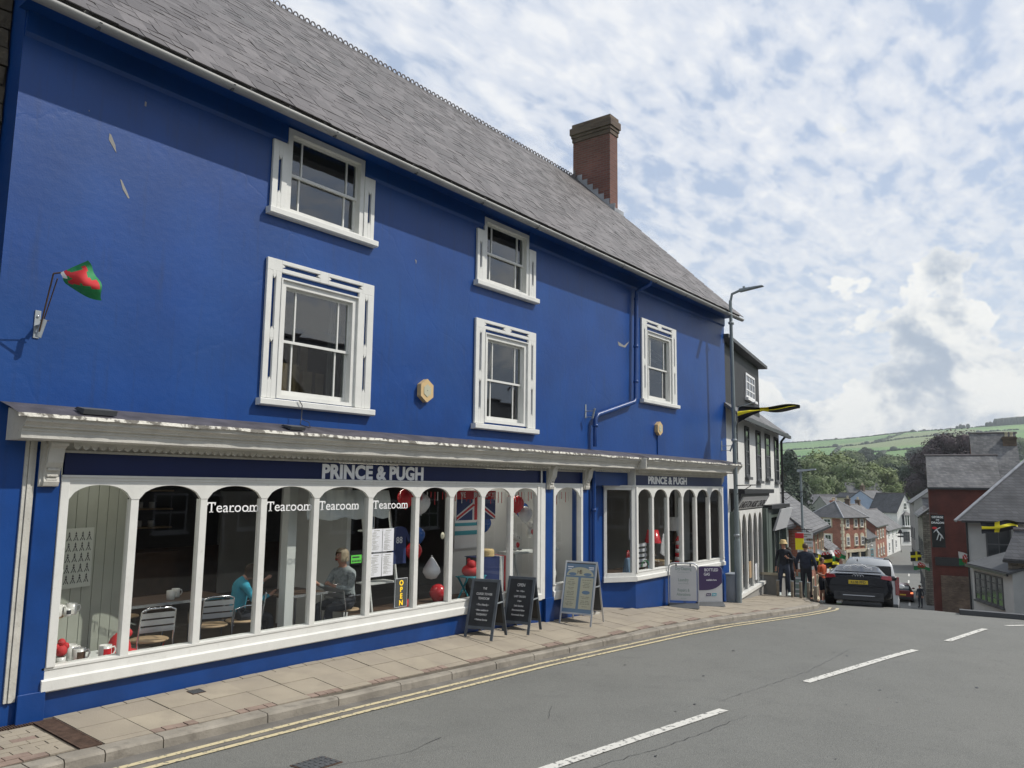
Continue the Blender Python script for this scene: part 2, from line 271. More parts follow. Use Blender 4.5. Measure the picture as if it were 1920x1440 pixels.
pmat('copper_leaf', (0.034, 0.018, 0.021), 0.7, var=0.35, vscale=0.5); pmat('leaf_mid', (0.090, 0.125, 0.038), 0.7, var=0.3, vscale=0.3); pmat('leaf_dark', (0.030, 0.050, 0.026), 0.75, var=0.3, vscale=0.3); pmat('leaf_light', (0.125, 0.165, 0.045), 0.7, var=0.25, vscale=0.3); pmat('bark', (0.10, 0.08, 0.06), 0.9, var=0.2)
# ---------------------------------------------------------------- mesh helpers
class MB:
    def __init__(s): s.v = []; s.f = []; s.m = []; s.sm = []; s.T = None
    def add(s, vs, fs, m=0, smooth=False):
        o = len(s.v)
        if s.T is not None: vs = [s.T @ Vector(q) for q in vs]
        s.v += [tuple(q) for q in vs]
        for f in fs: s.f.append(tuple(i + o for i in f)); s.m.append(m); s.sm.append(smooth)
        return s
    def box(s, x0, x1, y0, y1, z0, z1, m=0):
        x0, x1 = min(x0, x1), max(x0, x1); y0, y1 = min(y0, y1), max(y0, y1); z0, z1 = min(z0, z1), max(z0, z1)
        return s.add([(x0, y0, z0), (x1, y0, z0), (x1, y1, z0), (x0, y1, z0), (x0, y0, z1), (x1, y0, z1), (x1, y1, z1), (x0, y1, z1)],
                     [(0, 3, 2, 1), (4, 5, 6, 7), (0, 1, 5, 4), (1, 2, 6, 5), (2, 3, 7, 6), (3, 0, 4, 7)], m)
    def hexa(s, p, m=0):
        return s.add(p, [(0, 3, 2, 1), (4, 5, 6, 7), (0, 1, 5, 4), (1, 2, 6, 5), (2, 3, 7, 6), (3, 0, 4, 7)], m)
    def quad(s, a, b, c, d, m=0): return s.add([a, b, c, d], [(0, 1, 2, 3)], m)
    def prism(s, poly, f0, f1, m=0, smooth=False):
        """poly: 2d list; f0,f1: functions 2d->3d for the two ends"""
        n = len(poly); vs = [f0(p) for p in poly] + [f1(p) for p in poly]
        s.add(vs, [tuple(range(n))[::-1], tuple(range(n, 2 * n))], m)
        return s.add(vs, [(i, (i + 1) % n, n + (i + 1) % n, n + i) for i in range(n)], m, smooth)
    def px(s, poly, x0, x1, m=0, smooth=False):       # profile in (y,z), swept along x
        return s.prism(poly, lambda p: (x0, p[0], p[1]), lambda p: (x1, p[0], p[1]), m, smooth)
    def py(s, poly, y0, y1, m=0, smooth=False):       # outline in (x,z), thickness along y
        return s.prism(poly, lambda p: (p[0], y0, p[1]), lambda p: (p[0], y1, p[1]), m, smooth)
    def pz(s, poly, z0, z1, m=0, smooth=False):
        return s.prism(poly, lambda p: (p[0], p[1], z0), lambda p: (p[0], p[1], z1), m, smooth)
    def tube(s, pts, r, seg=8, m=0, caps=True):
        pts = [Vector(p) for p in pts]; rs = r if isinstance(r, (list, tuple)) else [r] * len(pts); rings = []
        up = None
        for i, p in enumerate(pts):
            d = (pts[min(i + 1, len(pts) - 1)] - pts[max(i - 1, 0)])
            d = d.normalized() if d.length > 1e-9 else Vector((0, 0, 1))
            a = up.cross(d) if up is not None else d.cross(Vector((0, 0, 1)) if abs(d.z) < 0.9 else Vector((1, 0, 0)))
            if a.length < 1e-4: a = d.orthogonal()
            a.normalize(); b = d.cross(a).normalized(); up = b
            rings.append([p + a * math.cos(2 * PI * k / seg) * rs[i] + b * math.sin(2 * PI * k / seg) * rs[i] for k in range(seg)])
        vs = [q for g in rings for q in g]; fs = []
        for i in range(len(pts) - 1):
            for k in range(seg): fs.append((i * seg + k, i * seg + (k + 1) % seg, (i + 1) * seg + (k + 1) % seg, (i + 1) * seg + k))
        s.add(vs, fs, m, True)
        if caps: s.add(rings[0], [tuple(range(seg))], m); s.add(rings[-1], [tuple(range(seg))[::-1]], m)
        return s
    def lathe(s, prof, c=(0, 0, 0), seg=16, m=0, axis='z', sx=1, sy=1):
        vs = []; fs = []
        for r, z in prof:
            for k in range(seg):
                a = 2 * PI * k / seg; p = (r * math.cos(a) * sx, r * math.sin(a) * sy, z)
                if axis == 'y': p = (p[0], p[2], p[1])
                if axis == 'x': p = (p[2], p[0], p[1])
                vs.append((p[0] + c[0], p[1] + c[1], p[2] + c[2]))
        for i in range(len(prof) - 1):
            for k in range(seg): fs.append((i * seg + k, i * seg + (k + 1) % seg, (i + 1) * seg + (k + 1) % seg, (i + 1) * seg + k))
        return s.add(vs, fs, m, True)
    def ball(s, c, r, seg=16, m=0, sc=(1, 1, 1), rings=9):
        prof = [(max(1e-4, r * math.sin(PI * i / rings)), -r * math.cos(PI * i / rings)) for i in range(rings + 1)]
        o = len(s.v); s.lathe([(a, b * sc[2]) for a, b in prof], c, seg, m, sx=sc[0], sy=sc[1]); return s
    def mesh(s, name, mats):
        me = bpy.data.meshes.new(name); me.from_pydata(s.v, [], s.f)
        for q in (mats if isinstance(mats, (list, tuple)) else [mats]): me.materials.append(M(q))
        if len(me.polygons) == len(s.m):
            me.polygons.foreach_set('material_index', s.m); me.polygons.foreach_set('use_smooth', s.sm)
        me.update(); return me
    def build(s, name, mats, parent=None, bevel=0, kind=None, label=None, loc=None, rot=None):
        o = bpy.data.objects.new(name, s.mesh(name, mats)); col.objects.link(o)
        fix(o, parent, bevel, kind, label, loc, rot); return o
BASE = {}
def fix(o, parent=None, bevel=0, kind=None, label=None, loc=None, rot=None):
    if loc is not None: o.location = loc
    if rot is not None: o.rotation_euler = rot
    if parent is not None:
        o.parent = parent
        if parent.name in BASE: o.matrix_parent_inverse = BASE[parent.name].inverted()
    if bevel:
        b = o.modifiers.new('bevel', 'BEVEL'); b.width = bevel; b.segments = 2; b.limit_method = 'ANGLE'; b.angle_limit = 0.7
    if kind: o['kind'] = kind
    if label: o['label'] = label
def tag(o, label, cat, group=None, kind=None):
    o['label'] = label; o['category'] = cat
    if group: o['group'] = group
    if kind: o['kind'] = kind
    return o
def thing(name, label, cat, loc=(0, 0, 0), rz=0, group=None, world=False):
    """an Empty at the thing's base; world=True: its parts are given in world coordinates"""
    o = bpy.data.objects.new(name, None); col.objects.link(o); o.location = loc; o.rotation_euler = (0, 0, rz); o.empty_display_size = 0.2
    tag(o, label, cat, group)
    if world: BASE[o.name] = Matrix.Translation(loc)
    return o
def pivot(name, parent, loc=(0, 0, 0), label=None):
    o = bpy.data.objects.new(name, None); col.objects.link(o); o.location = loc; fix(o, parent, label=label); return o
def inst(o, name, parent, loc=(0, 0, 0), rot=(0, 0, 0), sc=(1, 1, 1)):
    c = bpy.data.objects.new(name, o.data if hasattr(o, 'data') else o); col.objects.link(c); c.location = loc; c.rotation_euler = rot; c.scale = sc
    if parent is not None:
        c.parent = parent
        if parent.name in BASE: c.matrix_parent_inverse = BASE[parent.name].inverted()
    return c
def copy_tree(o, parent=None, first=True, **k):
    c = o.copy(); col.objects.link(c)
    if parent is not None: c.parent = parent
    for ch in list(o.children): copy_tree(ch, c, False)
    return c
def place(o, loc, rz=0, label=None, sc=None, rot=None):
    o.location = loc; o.rotation_euler = rot if rot else (0, 0, rz)
    if label: o['label'] = label
    if sc: o.scale = (sc, sc, sc) if isinstance(sc, (int, float)) else sc
    return o
def text(name, s, size, mat, parent, mtx, sx=1.0, bold=0.0, ext=0.003, align='LEFT', space=1.0, shear=0.0, line=1.0):
    """lettering standing in its local x (right) / y (up) plane, mtx places it"""
    cu = bpy.data.curves.new(name, 'FONT'); cu.body = s; cu.size = size; cu.extrude = ext; cu.offset = bold; cu.align_x = align; cu.space_character = space; cu.shear = shear; cu.space_line = line
    cu.resolution_u = 3
    o = bpy.data.objects.new('tmp', cu); col.objects.link(o)
    dg = bpy.context.evaluated_depsgraph_get(); me = bpy.data.meshes.new_from_object(o.evaluated_get(dg)); me.name = name
    bpy.data.objects.remove(o); bpy.data.curves.remove(cu)
    me.transform(Matrix.Diagonal((sx, 1, 1, 1))); me.transform(mtx); me.materials.clear(); me.materials.append(M(mat))
    r = bpy.data.objects.new(name, me); col.objects.link(r); fix(r, parent); return r
FRONT = Matrix.Rotation(PI / 2, 4, 'X')                                 # lettering facing -y
def at(x, y, z): return Matrix.Translation((x, y, z)) @ FRONT
def lerp(t, xs):
    """piecewise linear table"""
    if t <= xs[0][0]: return xs[0][1]
    for (a, va), (b, vb) in zip(xs, xs[1:]):
        if t <= b: return va + (vb - va) * (t - a) / (b - a)
    return xs[-1][1]
def sp(px, py, D):
    """a surveyed point: sight line through a photo pixel at a measured depth in metres"""
    u, v, w = (px - 960) * D / 1480, (py - 720) * D / 1480, D
    return Vector((CAM.x + CR[0][0] * u + CR[0][1] * v + CR[0][2] * w, CAM.y + CR[1][0] * u + CR[1][1] * v + CR[1][2] * w, CAM.z + CR[2][0] * u + CR[2][1] * v + CR[2][2] * w))

# ---------------------------------------------------------------- the lie of the land
ZW = [(-60, 1.6), (-10, 0.35), (0, 0.12), (3.7, 0.09), (6.7, 0.10), (10, 0.04), (12.3, -0.06), (15.4, -0.15), (18, -0.34), (20.8, -0.60), (22, -0.70), (23.5, -0.83)]
FX = [(23.5, -0.77), (25.5, -0.94), (28, -1.36), (31, -2.08), (36, -2.9), (40, -3.6), (50, -5.15), (60, -6.3), (68, -6.75), (77, -6.98), (100, -7.2), (140, -7.3), (400, -8)]
ZK = [(-60, 1.5), (-10, 0.30), (0, 0.10), (3.67, 0.04), (6.4, -0.03), (10, -0.14), (11.3, -0.18), (14.3, -0.25), (16, -0.31), (19.5, -0.46), (22, -0.60)] + FX
ZW = ZW + [(x, z - 0.02) for x, z in FX[1:]]
YK = [(-60, -1.25), (10, -1.25), (11.3, -1.30), (14.2, -1.50), (16, -1.62), (19.5, -2.05), (21.5, -2.1), (22.6, -1.85), (23.5, -1.35), (24.6, -0.95), (26, -0.62), (31, 0.3), (110, 14.9)]
YW = [(-60, 0), (20.9, 0), (26, 0.945), (110, 16.5)]
def zk(x): return lerp(x, ZK)
def yk(x): return lerp(x, YK)
def pave_z(x, y):
    t = (y - yk(x)) / (lerp(x, YW) - yk(x)); return zk(x) + (lerp(x, ZW) - zk(x)) * t
def road_z(x, y):
    d = max(0.0, yk(x) - y); return zk(x) - 0.10 + 0.022 * min(d, 3.4) - 0.006 * max(0, min(d - 3.4, 4)) 
# road: one sheet with the shape of the street
def frange(a, b, st):
    r = []; x = a
    while x < b - 1e-6: r.append(x); x += st
    return r + [b]
def sheet(name, xs, lat, zf, mats, kind='structure', parent=None):
    m = MB(); vs = []; n = len(lat(xs[0]))
    for x in xs:
        for y in lat(x): vs.append((x, y, zf(x, y)))
    fs = [(i * n + j, (i + 1) * n + j, (i + 1) * n + j + 1, i * n + j + 1) for i in range(len(xs) - 1) for j in range(n - 1)]
    m.add(vs, fs, 0, True); return m.build(name, mats, parent, kind=kind)
xs_r = frange(-40, 22, 1.0) + frange(22.5, 34, 0.5) + frange(35, 110, 2.5) + frange(115, 190, 7.5)
road = sheet('road', xs_r, lambda x: [yk(x) - 40, yk(x) - 26, yk(x) - 16, yk(x) - 12, yk(x) - 8, yk(x) - 6, yk(x) - 4.5, yk(x) - 3.4, yk(x) - 2, yk(x) - 1, yk(x) + 0.02] + ([yk(x) + 1.3, yk(x) + 2.6 + 0.001] if x < 75 else [yk(x) + 10, yk(x) + 40]),
             lambda x, y: road_z(x, y) if y < yk(x) + 0.1 else (road_z(x, y) - 0.3 if x < 75 else road_z(x, yk(x))), 'asphalt')
tag(road, 'grey asphalt road dropping over a crest into the town', 'road', kind='structure')
# gutter strip along the kerb
g = sheet('gutter_strip', frange(-10, 27, 0.5), lambda x: [yk(x) - 0.40 - 0.05 * math.sin(x * 2.3), yk(x) - 0.004], lambda x, y: road_z(x, y) + 0.004, 'asphalt_strip', 'structure', road)
cm_ = MB()
def crack(pts, w):
    for (a, b), (c, d) in zip(pts, pts[1:]):
        n_ = max(2, int(math.hypot(c - a, d - b) / .12)); px0 = (a, b)
        for k in range(1, n_ + 1):
            q = (a + (c - a) * k / n_ + random.uniform(-.018, .018), b + (d - b) * k / n_ + random.uniform(-.018, .018)); ww = w * random.uniform(.3, 1.1)
            cm_.add([(px0[0], px0[1] - ww, road_z(*px0) + .005), (q[0], q[1] - ww, road_z(*q) + .005), (q[0], q[1] + ww, road_z(*q) + .005), (px0[0], px0[1] + ww, road_z(*px0) + .005)], [(0, 1, 2, 3)]); px0 = q
for P in ([(4.3, -2.3), (4.9, -2.9), (5.6, -3.1), (6.1, -3.0)], [(5.8, -4.6), (7.6, -4.9), (9.0, -5.0)], [(9.4, -4.5), (12.0, -4.75), (14.5, -4.7)], [(3.6, -2.6), (4.3, -2.3)], [(7.4, -3.4), (7.9, -3.1)]): crack(P, .0032)
for _ in range(22):
    x = random.uniform(5, 17); y = random.uniform(-7, -2.2); r = random.uniform(.012, .04); cm_.add([(x + r * random.uniform(.5, 1.3) * math.cos(a), y + r * .6 * random.uniform(.5, 1.2) * math.sin(a), road_z(x, y) + .006) for a in (0, 1, 2, 3, 4, 5)], [(0, 1, 2, 3, 4, 5)])
cm_.build('road_cracks', 'black_paint', road, kind='stuff')
# painted lines
def ribbon(name, pts, w, zoff, mat, parent):
    m = MB(); vs = []
    for i, (x, y) in enumerate(pts):
        a = Vector(pts[max(i - 1, 0)]); b = Vector(pts[min(i + 1, len(pts) - 1)]); d = (b - a).normalized(); nrm = Vector((-d.y, d.x)) * w / 2
        for s_ in (-1, 1): q = Vector((x, y)) + nrm * s_; vs.append((q.x, q.y, road_z(q.x, q.y) + zoff))
    m.add(vs, [(2 * i, 2 * i + 1, 2 * i + 3, 2 * i + 2)[::-1] for i in range(len(pts) - 1)]); return m.build(name, mat, parent)
for off in (0.23, 0.42): ribbon('double_yellow_line', [(x, yk(x) - off - 0.05 * max(0, 6 - x) / 3 - 0.06 * max(0, min(1, (x - 14) / 3))) for x in frange(-6, 22.4, 0.4)], 0.075, 0.009, 'yellow_line', road)
def dash(p, q, w=0.12):
    n = 9; ribbon('centre_line_mark', [(p[0] + (q[0] - p[0]) * i / n, p[1] + (q[1] - p[1]) * i / n) for i in range(n + 1)], w, 0.009, 'white_line', road)

for p, q in (((4.6, -4.22), (9.04, -4.72)), ((11.31, -4.95), (15.32, -5.55)), ((17.0, -5.78), (19.9, -6.05)), ((21.2, -6.3), (22.6, -7.0))): dash(p, q)
ribbon('edge_mark', [(23.2, -6.2), (23.7, -7.2), (24.0, -8.6)], 0.08, 0.009, 'white_line', road)
for x, y in ((36, -1.5), (42, 0.2), (48, 1.2), (54, 2.2), (60, 3.4), (66, 4.5), (72, 5.6), (78, 6.8), (84, 8.0), (92, 9.5), (100, 11.0)): dash((x, y), (x + 3, y + 0.57), 0.15)
# ---------------------------------------------------------------- pavement, kerb
pav = sheet('pavement', frange(-20, 60, 0.5), lambda x: [yk(x) + 0.10 + (lerp(x, YW) + 0.5 - yk(x) - 0.10) * k / 5 for k in range(6)], lambda x, y: pave_z(x, y) - 0.010, 'joint')
tag(pav, 'flagged pavement of buff concrete slabs in front of the blue shop', 'pavement', kind='structure')
ker = bpy.data.objects.new('kerb', None); col.objects.link(ker); tag(ker, 'worn stone kerb between pavement and road', 'kerb', kind='structure')
def kerbstone(x0, x1, w=0.17, top=0.0):
    m = MB(); n = 3; p = []
    for i in range(n + 1):
        x = x0 + (x1 - x0) * i / n; y = yk(x); z = zk(x) + top; j = random.uniform(-.006, .006)
        p += [(x, y - 0.012, z - 0.22), (x, y - 0.004 + j, z - 0.022), (x, y + 0.016, z), (x, y + w, z + 0.004 + j / 2), (x, y + w, z - 0.22)]
    f = []
    for i in range(n):
        for k in range(4): f.append((i * 5 + k, i * 5 + k + 1, (i + 1) * 5 + k + 1, (i + 1) * 5 + k)[::-1])
    f += [(0, 1, 2, 3, 4)[::-1], tuple(n * 5 + k for k in range(5))]
    m.add(p, [q[::-1] for q in f]); return m.build('kerbstone', 'kerb_stone', ker)
kx = [-1.2, -0.2, 0.75, 1.7, 2.6, 3.05, 3.32, 3.66, 4.2, 5.35, 6.3, 7.3, 8.25, 9.2, 10.12, 11.05, 12.0, 12.9, 13.85, 14.8, 15.7, 16.65, 17.6, 18.5, 19.45, 20.4, 21.2, 21.8, 22.4, 23.0, 23.6, 24.4, 25.3]
for a, b in zip(kx, kx[1:]): kerbstone(a + 0.006, b - 0.006)
m = MB()
for i in range(30):
    x0, x1 = 25.3 + i * 1.2, 25.3 + (i + 1) * 1.2
    m.hexa([(x0, yk(x0), zk(x0) - .2), (x1, yk(x1), zk(x1) - .2), (x1, yk(x1) + .17, zk(x1) - .2), (x0, yk(x0) + .17, zk(x0) - .2), (x0, yk(x0), zk(x0)), (x1 - .02, yk(x1), zk(x1)), (x1 - .02, yk(x1) + .17, zk(x1)), (x0, yk(x0) + .17, zk(x0))])
m.build('kerb_run', 'kerb_stone', ker, kind='stuff')
def slab(x0, x1, y0, y1, name='paving_slab', mat='slab', par=pav, zf=pave_z, th=0.05, g=0.005, dz=0.0):
    x0 += g; x1 -= g; y0 += g; y1 -= g; j = random.uniform(-.003, .003) + dz
    c = [(x0, y0), (x1, y0), (x1, y1), (x0, y1)]
    MB().hexa([(a, b, zf(a, b) - th) for a, b in c] + [(a, b, zf(a, b) + j) for a, b in c]).build(name, mat, par)
xs = [3.74 + 0.463 * i for i in range(48)]
nsl = 0; field = MB()
for i, (x0, x1) in enumerate(zip(xs, xs[1:])):
    xm = (x0 + x1) / 2; top = -0.10 if xm < 15.2 else (-0.22 if xm < 20.9 else lerp(xm, YW) - 0.05); bot = yk(xm) + 0.17
    y = top; k = 0
    while y > bot + 0.06:
        st = 0.45 if k else 0.42
        y2 = max(y - st, bot + 0.002 if y - st - bot < 0.16 else y - st)
        inset = (i % 4 in (1,)) and k == 1
        if y2 <= bot + 0.01 and y - y2 < 0.6 and i % 2 == 1 and x1 < 20:            # reddish setts let in along the kerb
            for q in range(4): slab(x0 + (x1 - x0) * q / 4, x0 + (x1 - x0) * (q + 1) / 4, max(bot, y2), min(y, bot + 0.13), 'paving_sett', 'red_sett')
            slab(x0, x1, min(y, bot + 0.13), y)
        else: slab(x0, x1, y2, y)
        y = y2; k += 1
    if xm < 15.0:
        slab(x0, (x0 + x1) / 2, -0.10, -0.003, 'paving_sett', 'slab'); slab((x0 + x1) / 2, x1, -0.10, -0.003, 'paving_sett', 'slab')
for x0 in frange(13.7, 15.2, 0.46)[:-1]: slab(x0, x0 + 0.46, -0.003, 0.42)
# block paving left of the drain
for i in range(14):
    for j in range(11):
        x1 = 3.50 - i * 0.21 - (0.10 if j % 2 else 0); y1 = -0.14 - j * 0.1
        if y1 - 0.1 < yk(x1) + 0.16 or x1 < 1.3: continue
        slab(x1 - 0.21, x1, y1 - 0.1, y1, 'paving_block', 'red_sett' if random.random() < .25 else 'slab', g=0.004)
for j in range(1, 11, 2):
    if -0.24 - j * .1 > yk(3.45) + .16: slab(3.405, 3.50, -0.24 - j * .1, -0.14 - j * .1, 'paving_block', 'slab', g=0.004)
m = MB(); m.quad(*[(a, b, pave_z(a, b) - 0.004) for a, b in ((-20, -1.10), (1.3, -1.10), (1.3, 0.4), (-20, 0.4))]); m.build('paving_field', 'slab_field', pav)
# drains
def grate(name, label, x0, x1, y0, y1, n, along):
    t = thing(name, label, 'drain grate', (x0, y0, pave_z(x0, y0)), world=True)
    m = MB()
    c = [(x0, y0), (x1, y0), (x1, y1), (x0, y1)]; zf = lambda a, b: pave_z(a, b)
    m.hexa([(a, b, zf(a, b) - .03) for a, b in c] + [(a, b, zf(a, b) - .012) for a, b in c]); m.build('channel', 'black_paint', t)
    m = MB()
    for i in range(n):
        if along == 'y': a0 = y0 + (y1 - y0) * (i + .15) / n; a1 = y0 + (y1 - y0) * (i + .7) / n; cc = [(x0, a0), (x1, a0), (x1, a1), (x0, a1)]
        else: a0 = x0 + (x1 - x0) * (i + .15) / n; a1 = x0 + (x1 - x0) * (i + .7) / n; cc = [(a0, y0), (a1, y0), (a1, y1), (a0, y1)]
        m.hexa([(a, b, zf(a, b) - .03) for a, b in cc] + [(a, b, zf(a, b) + .003) for a, b in cc])
    for cc in ([(x0, y0), (x0 + .012, y0), (x0 + .012, y1), (x0, y1)], [(x1 - .012, y0), (x1, y0), (x1, y1), (x1 - .012, y1)]): m.hexa([(a, b, zf(a, b) - .03) for a, b in cc] + [(a, b, zf(a, b) + .005) for a, b in cc])
    m.build('bars', 'iron_rust', t)
grate('drain_grate', 'rusty slotted iron drain channel running across the pavement to the kerb', 3.53, 3.725, -1.06, -0.06, 40, 'y')
grate('drain_grate', 'narrow iron drain strip along the foot of the blue wall', 2.3, 3.52, -0.12, -0.01, 52, 'x')
def cover(name, label, x, y, w, d, zf, rz=0):
    t = thing(name, label, 'iron cover', (x, y, zf(x, y) + 0.004), rz)
    sx = (zf(x + .3, y) - zf(x - .3, y)) / .6; sy = (zf(x, y + .3) - zf(x, y - .3)) / .6
    t.rotation_euler = (math.atan(sy), -math.atan(sx), rz)
    m = MB().box(-w / 2, w / 2, -d / 2, d / 2, -.02, .002); m.build('cover_frame', 'iron_rust', t)
    m = MB(); m.box(-w / 2 + .02, w / 2 - .02, -d / 2 + .02, d / 2 - .02, .002, .004)
    for i in range(6):
        for j in range(4): m.box(-w / 2 + w * (i + .2) / 6, -w / 2 + w * (i + .8) / 6, -d / 2 + d * (j + .2) / 4, -d / 2 + d * (j + .75) / 4, .004, .008)
    m.build('tread', 'tar_grey', t, kind='stuff')
cover('manhole_cover', 'small dark iron cover let into the road beside the yellow lines', 4.80, -2.72, 0.36, 0.28, road_z)
cover('water_cover', 'small rusty iron cover in the pavement below the tearoom window', 5.16, -0.20, 0.16, 0.14, pave_z)
# the far side of the road: kerb and footway before the pub, all on the falling ground
fp = MB(); P_ = [(24.2, -4.3), (24.9, -5.6), (25.0, -7.2), (24.6, -9.5), (23.5, -14)]; Q_ = [(30, -3.6), (34, -5), (36, -8), (36, -11), (34, -16)]
# ---------------------------------------------------------------- the blue shop
BB = thing('blue_shop_building', 'bright blue rendered shop building with a long slate roof and white shopfronts', 'building', (12, 1, -0.1), world=True)
def holes(m, x0, x1, z0, z1, hs, y0, y1, mat=0):
    X = sorted({x0, x1, *[v for h in hs for v in h[:2] if x0 < v < x1]}); Z = sorted({z0, z1, *[v for h in hs for v in h[2:4] if z0 < v < z1]})
    for a, b in zip(X, X[1:]):
        run = None
        for c, d in zip(Z, Z[1:]):
            xm, zm = (a + b) / 2, (c + d) / 2
            if any(h[0] < xm < h[1] and h[2] < zm < h[3] for h in hs):
                if run: m.box(a, b, y0, y1, run[0], run[1], mat); run = None
            else: run = (run[0], d) if run else (c, d)
        if run: m.box(a, b, y0, y1, run[0], run[1], mat)
    return m
W1 = (6.14, 7.43, 3.47, 5.02); W1U = (6.13, 7.48, 5.92, 7.10); W2 = (10.33, 11.54, 3.46, 4.98); W2U = (10.26, 11.57, 5.87, 7.05); W3 = (16.24, 17.50, 4.40, 6.0)
HS = [W1, W1U, W2, W2U, W3]
m = MB(); holes(m, 2.92, 20.9, 2.72, 7.20, HS, 0.0, 0.22)
m.build('wall', 'blue_render', BB)
m = MB(); m.box(2.92, 3.60, 0, 0.22, -0.5, 2.72); m.box(13.45, 13.9, 0, .22, -.6, 2.72); m.box(13.9, 14.75, .25, .47, -.6, 2.72); m.box(20.15, 20.9, 0, .22, -1.5, 2.72)
m.box(13.88, 13.9, .22, .47, -.6, 2.72)
m.box(2.92, 3.14, .22, 8.0, -.5, 7.2); m.box(20.68, 20.9, .22, 8.0, -2.5, 7.2); m.box(3.14, 20.68, 7.8, 8.0, -1, 7.2)
m.add([(2.92, -.4, 7.2), (2.92, 9.7, 7.2), (2.92, 4.64, 12.0), (3.1, -.4, 7.2), (3.1, 9.7, 7.2), (3.1, 4.64, 12.0)], [(0, 2, 1), (3, 4, 5), (0, 3, 5, 2), (1, 2, 5, 4), (0, 1, 4, 3)])
m.add([(20.7, -.4, 7.2), (20.7, 9.7, 7.2), (20.7, 4.64, 12.0), (20.88, -.4, 7.2), (20.88, 9.7, 7.2), (20.88, 4.64, 12.0)], [(0, 2, 1), (3, 4, 5), (0, 3, 5, 2), (1, 2, 5, 4), (0, 1, 4, 3)])
m.build('side_wall', 'blue_render', BB)
m = MB(); m.box(3.60, 12.17, 0.012, .3, -.7, 0.35); m.box(12.40, 13.45, 0.012, .3, -.9, .30)
m.pz([(14.68, .25), (15.38, -.15), (20.15, -.15), (20.15, .3), (14.68, .3)], -1.4, .40); m.build('plinth', 'blue_paint', BB)
for x0, x1 in ((3.40, 3.62), (12.165, 12.405), (13.445, 13.66)): m = MB(); m.box(x0, x1, -.035, .012, -.6, 2.70); m.box(x0 - .015, x1 + .015, -.06, -.035, -.6, .36); m.build('pilaster', 'blue_paint', BB, bevel=.006)
m = MB()
for k in range(3): m.box(3.28 + .035 * k, 3.31 + .035 * k, -.02 - .012 * (k == 1), 0, .30, 2.79)
m.build('corner_moulding', 'white_old', BB)
# relief line under the eaves, soffit, fascia, gutter
m = MB(); m.px([(0, 6.86), (-.035, 6.90), (-.035, 7.14), (0, 7.14)], 2.93, 6.12); m.px([(0, 6.86), (-.035, 6.90), (-.035, 7.14), (0, 7.14)], 7.49, 10.25)
m.px([(0, 6.88), (-.035, 6.92), (-.035, 7.14), (0, 7.14)], 11.58, 20.89); m.build('eaves_band', 'blue_render', BB)
m = MB(); m.box(2.85, 20.95, -.40, 0, 7.125, 7.15); m.build('soffit', 'blue_paint', BB)
m = MB(); m.box(2.80, 20.97, -.43, -.40, 7.03, 7.165); m.build('fascia', 'gutter_grey', BB)
m = MB(); pr = [(-.495 + .062 * math.cos(a), 7.055 + .062 * math.sin(a)) for a in [PI + PI * k / 8 for k in range(9)]] + [(-.495 + .054 * math.cos(a), 7.055 + .054 * math.sin(a)) for a in [2 * PI - PI * k / 8 for k in range(9)]]
m.px(pr, 2.78, 21.0, 0, True); m.build('gutter', 'gutter_grey', BB)
m = MB()
for i in range(12): x = 3.4 + i * 1.55; m.px([(-.43, 7.08), (-.50, 6.985), (-.56, 7.04), (-.50, 6.972), (-.425, 7.03)], x, x + .03)
m.build('gutter_bracket', 'tar_grey', BB)
# roof
roof = MB(); roof.px([(-.46, 7.11), (4.64, 12.02), (9.7, 7.0), (9.6, 6.9), (4.64, 11.85), (-.40, 7.06)], 2.78, 20.93); roof = roof.build('roof', 'tar_grey', BB)
sm_ = MB().box(-.137, .137, -.005, .33, -.004, .010); smesh = sm_.mesh('slate', 'slate')
rows = 36; dx = .281; nrm45 = PI / 4; allsl = []
for r_ in range(rows):
    for c_ in range(66):
        x = 2.90 + c_ * dx + (dx / 2 if r_ % 2 else 0)
        if x > 20.92: continue
        t = r_ * .2015
        wob = .012 * noise.noise(Vector((x * .8, r_ * .5, 3))) * 3
        allsl.append((x, -.515 + t * .7071 - wob * .7, 7.125 + t * .7071 * .9785 - wob * .7, r_))
allsl.sort(key=lambda q: (q[0] - 0) ** 2 + (q[1] + 8.5) ** 2 + (q[2] - 2.4) ** 2)
rest = MB()
for i, (x, y, z, r_) in enumerate(allsl):
    jx, jr, jt = random.uniform(-.006, .006), random.uniform(-.05, .05), random.uniform(-.028, .020)
    if random.random() < .04: y -= .02; z -= .02
    if i < 300:
        inst(smesh, 'slate', roof, (x + jx, y, z), (nrm45 - .018 + jt, random.uniform(-.012, .012), jr * .5))
    else:
        rest.T = Matrix.Translation((x + jx, y, z)) @ Euler((nrm45 - .018 + jt, random.uniform(-.012, .012), jr * .5)).to_matrix().to_4x4(); rest.box(-.137, .137, -.005, .33, -.004, .010)
rest.T = None
o = rest.build('slate_field', 'slate_field', None, kind='stuff'); o.parent = roof
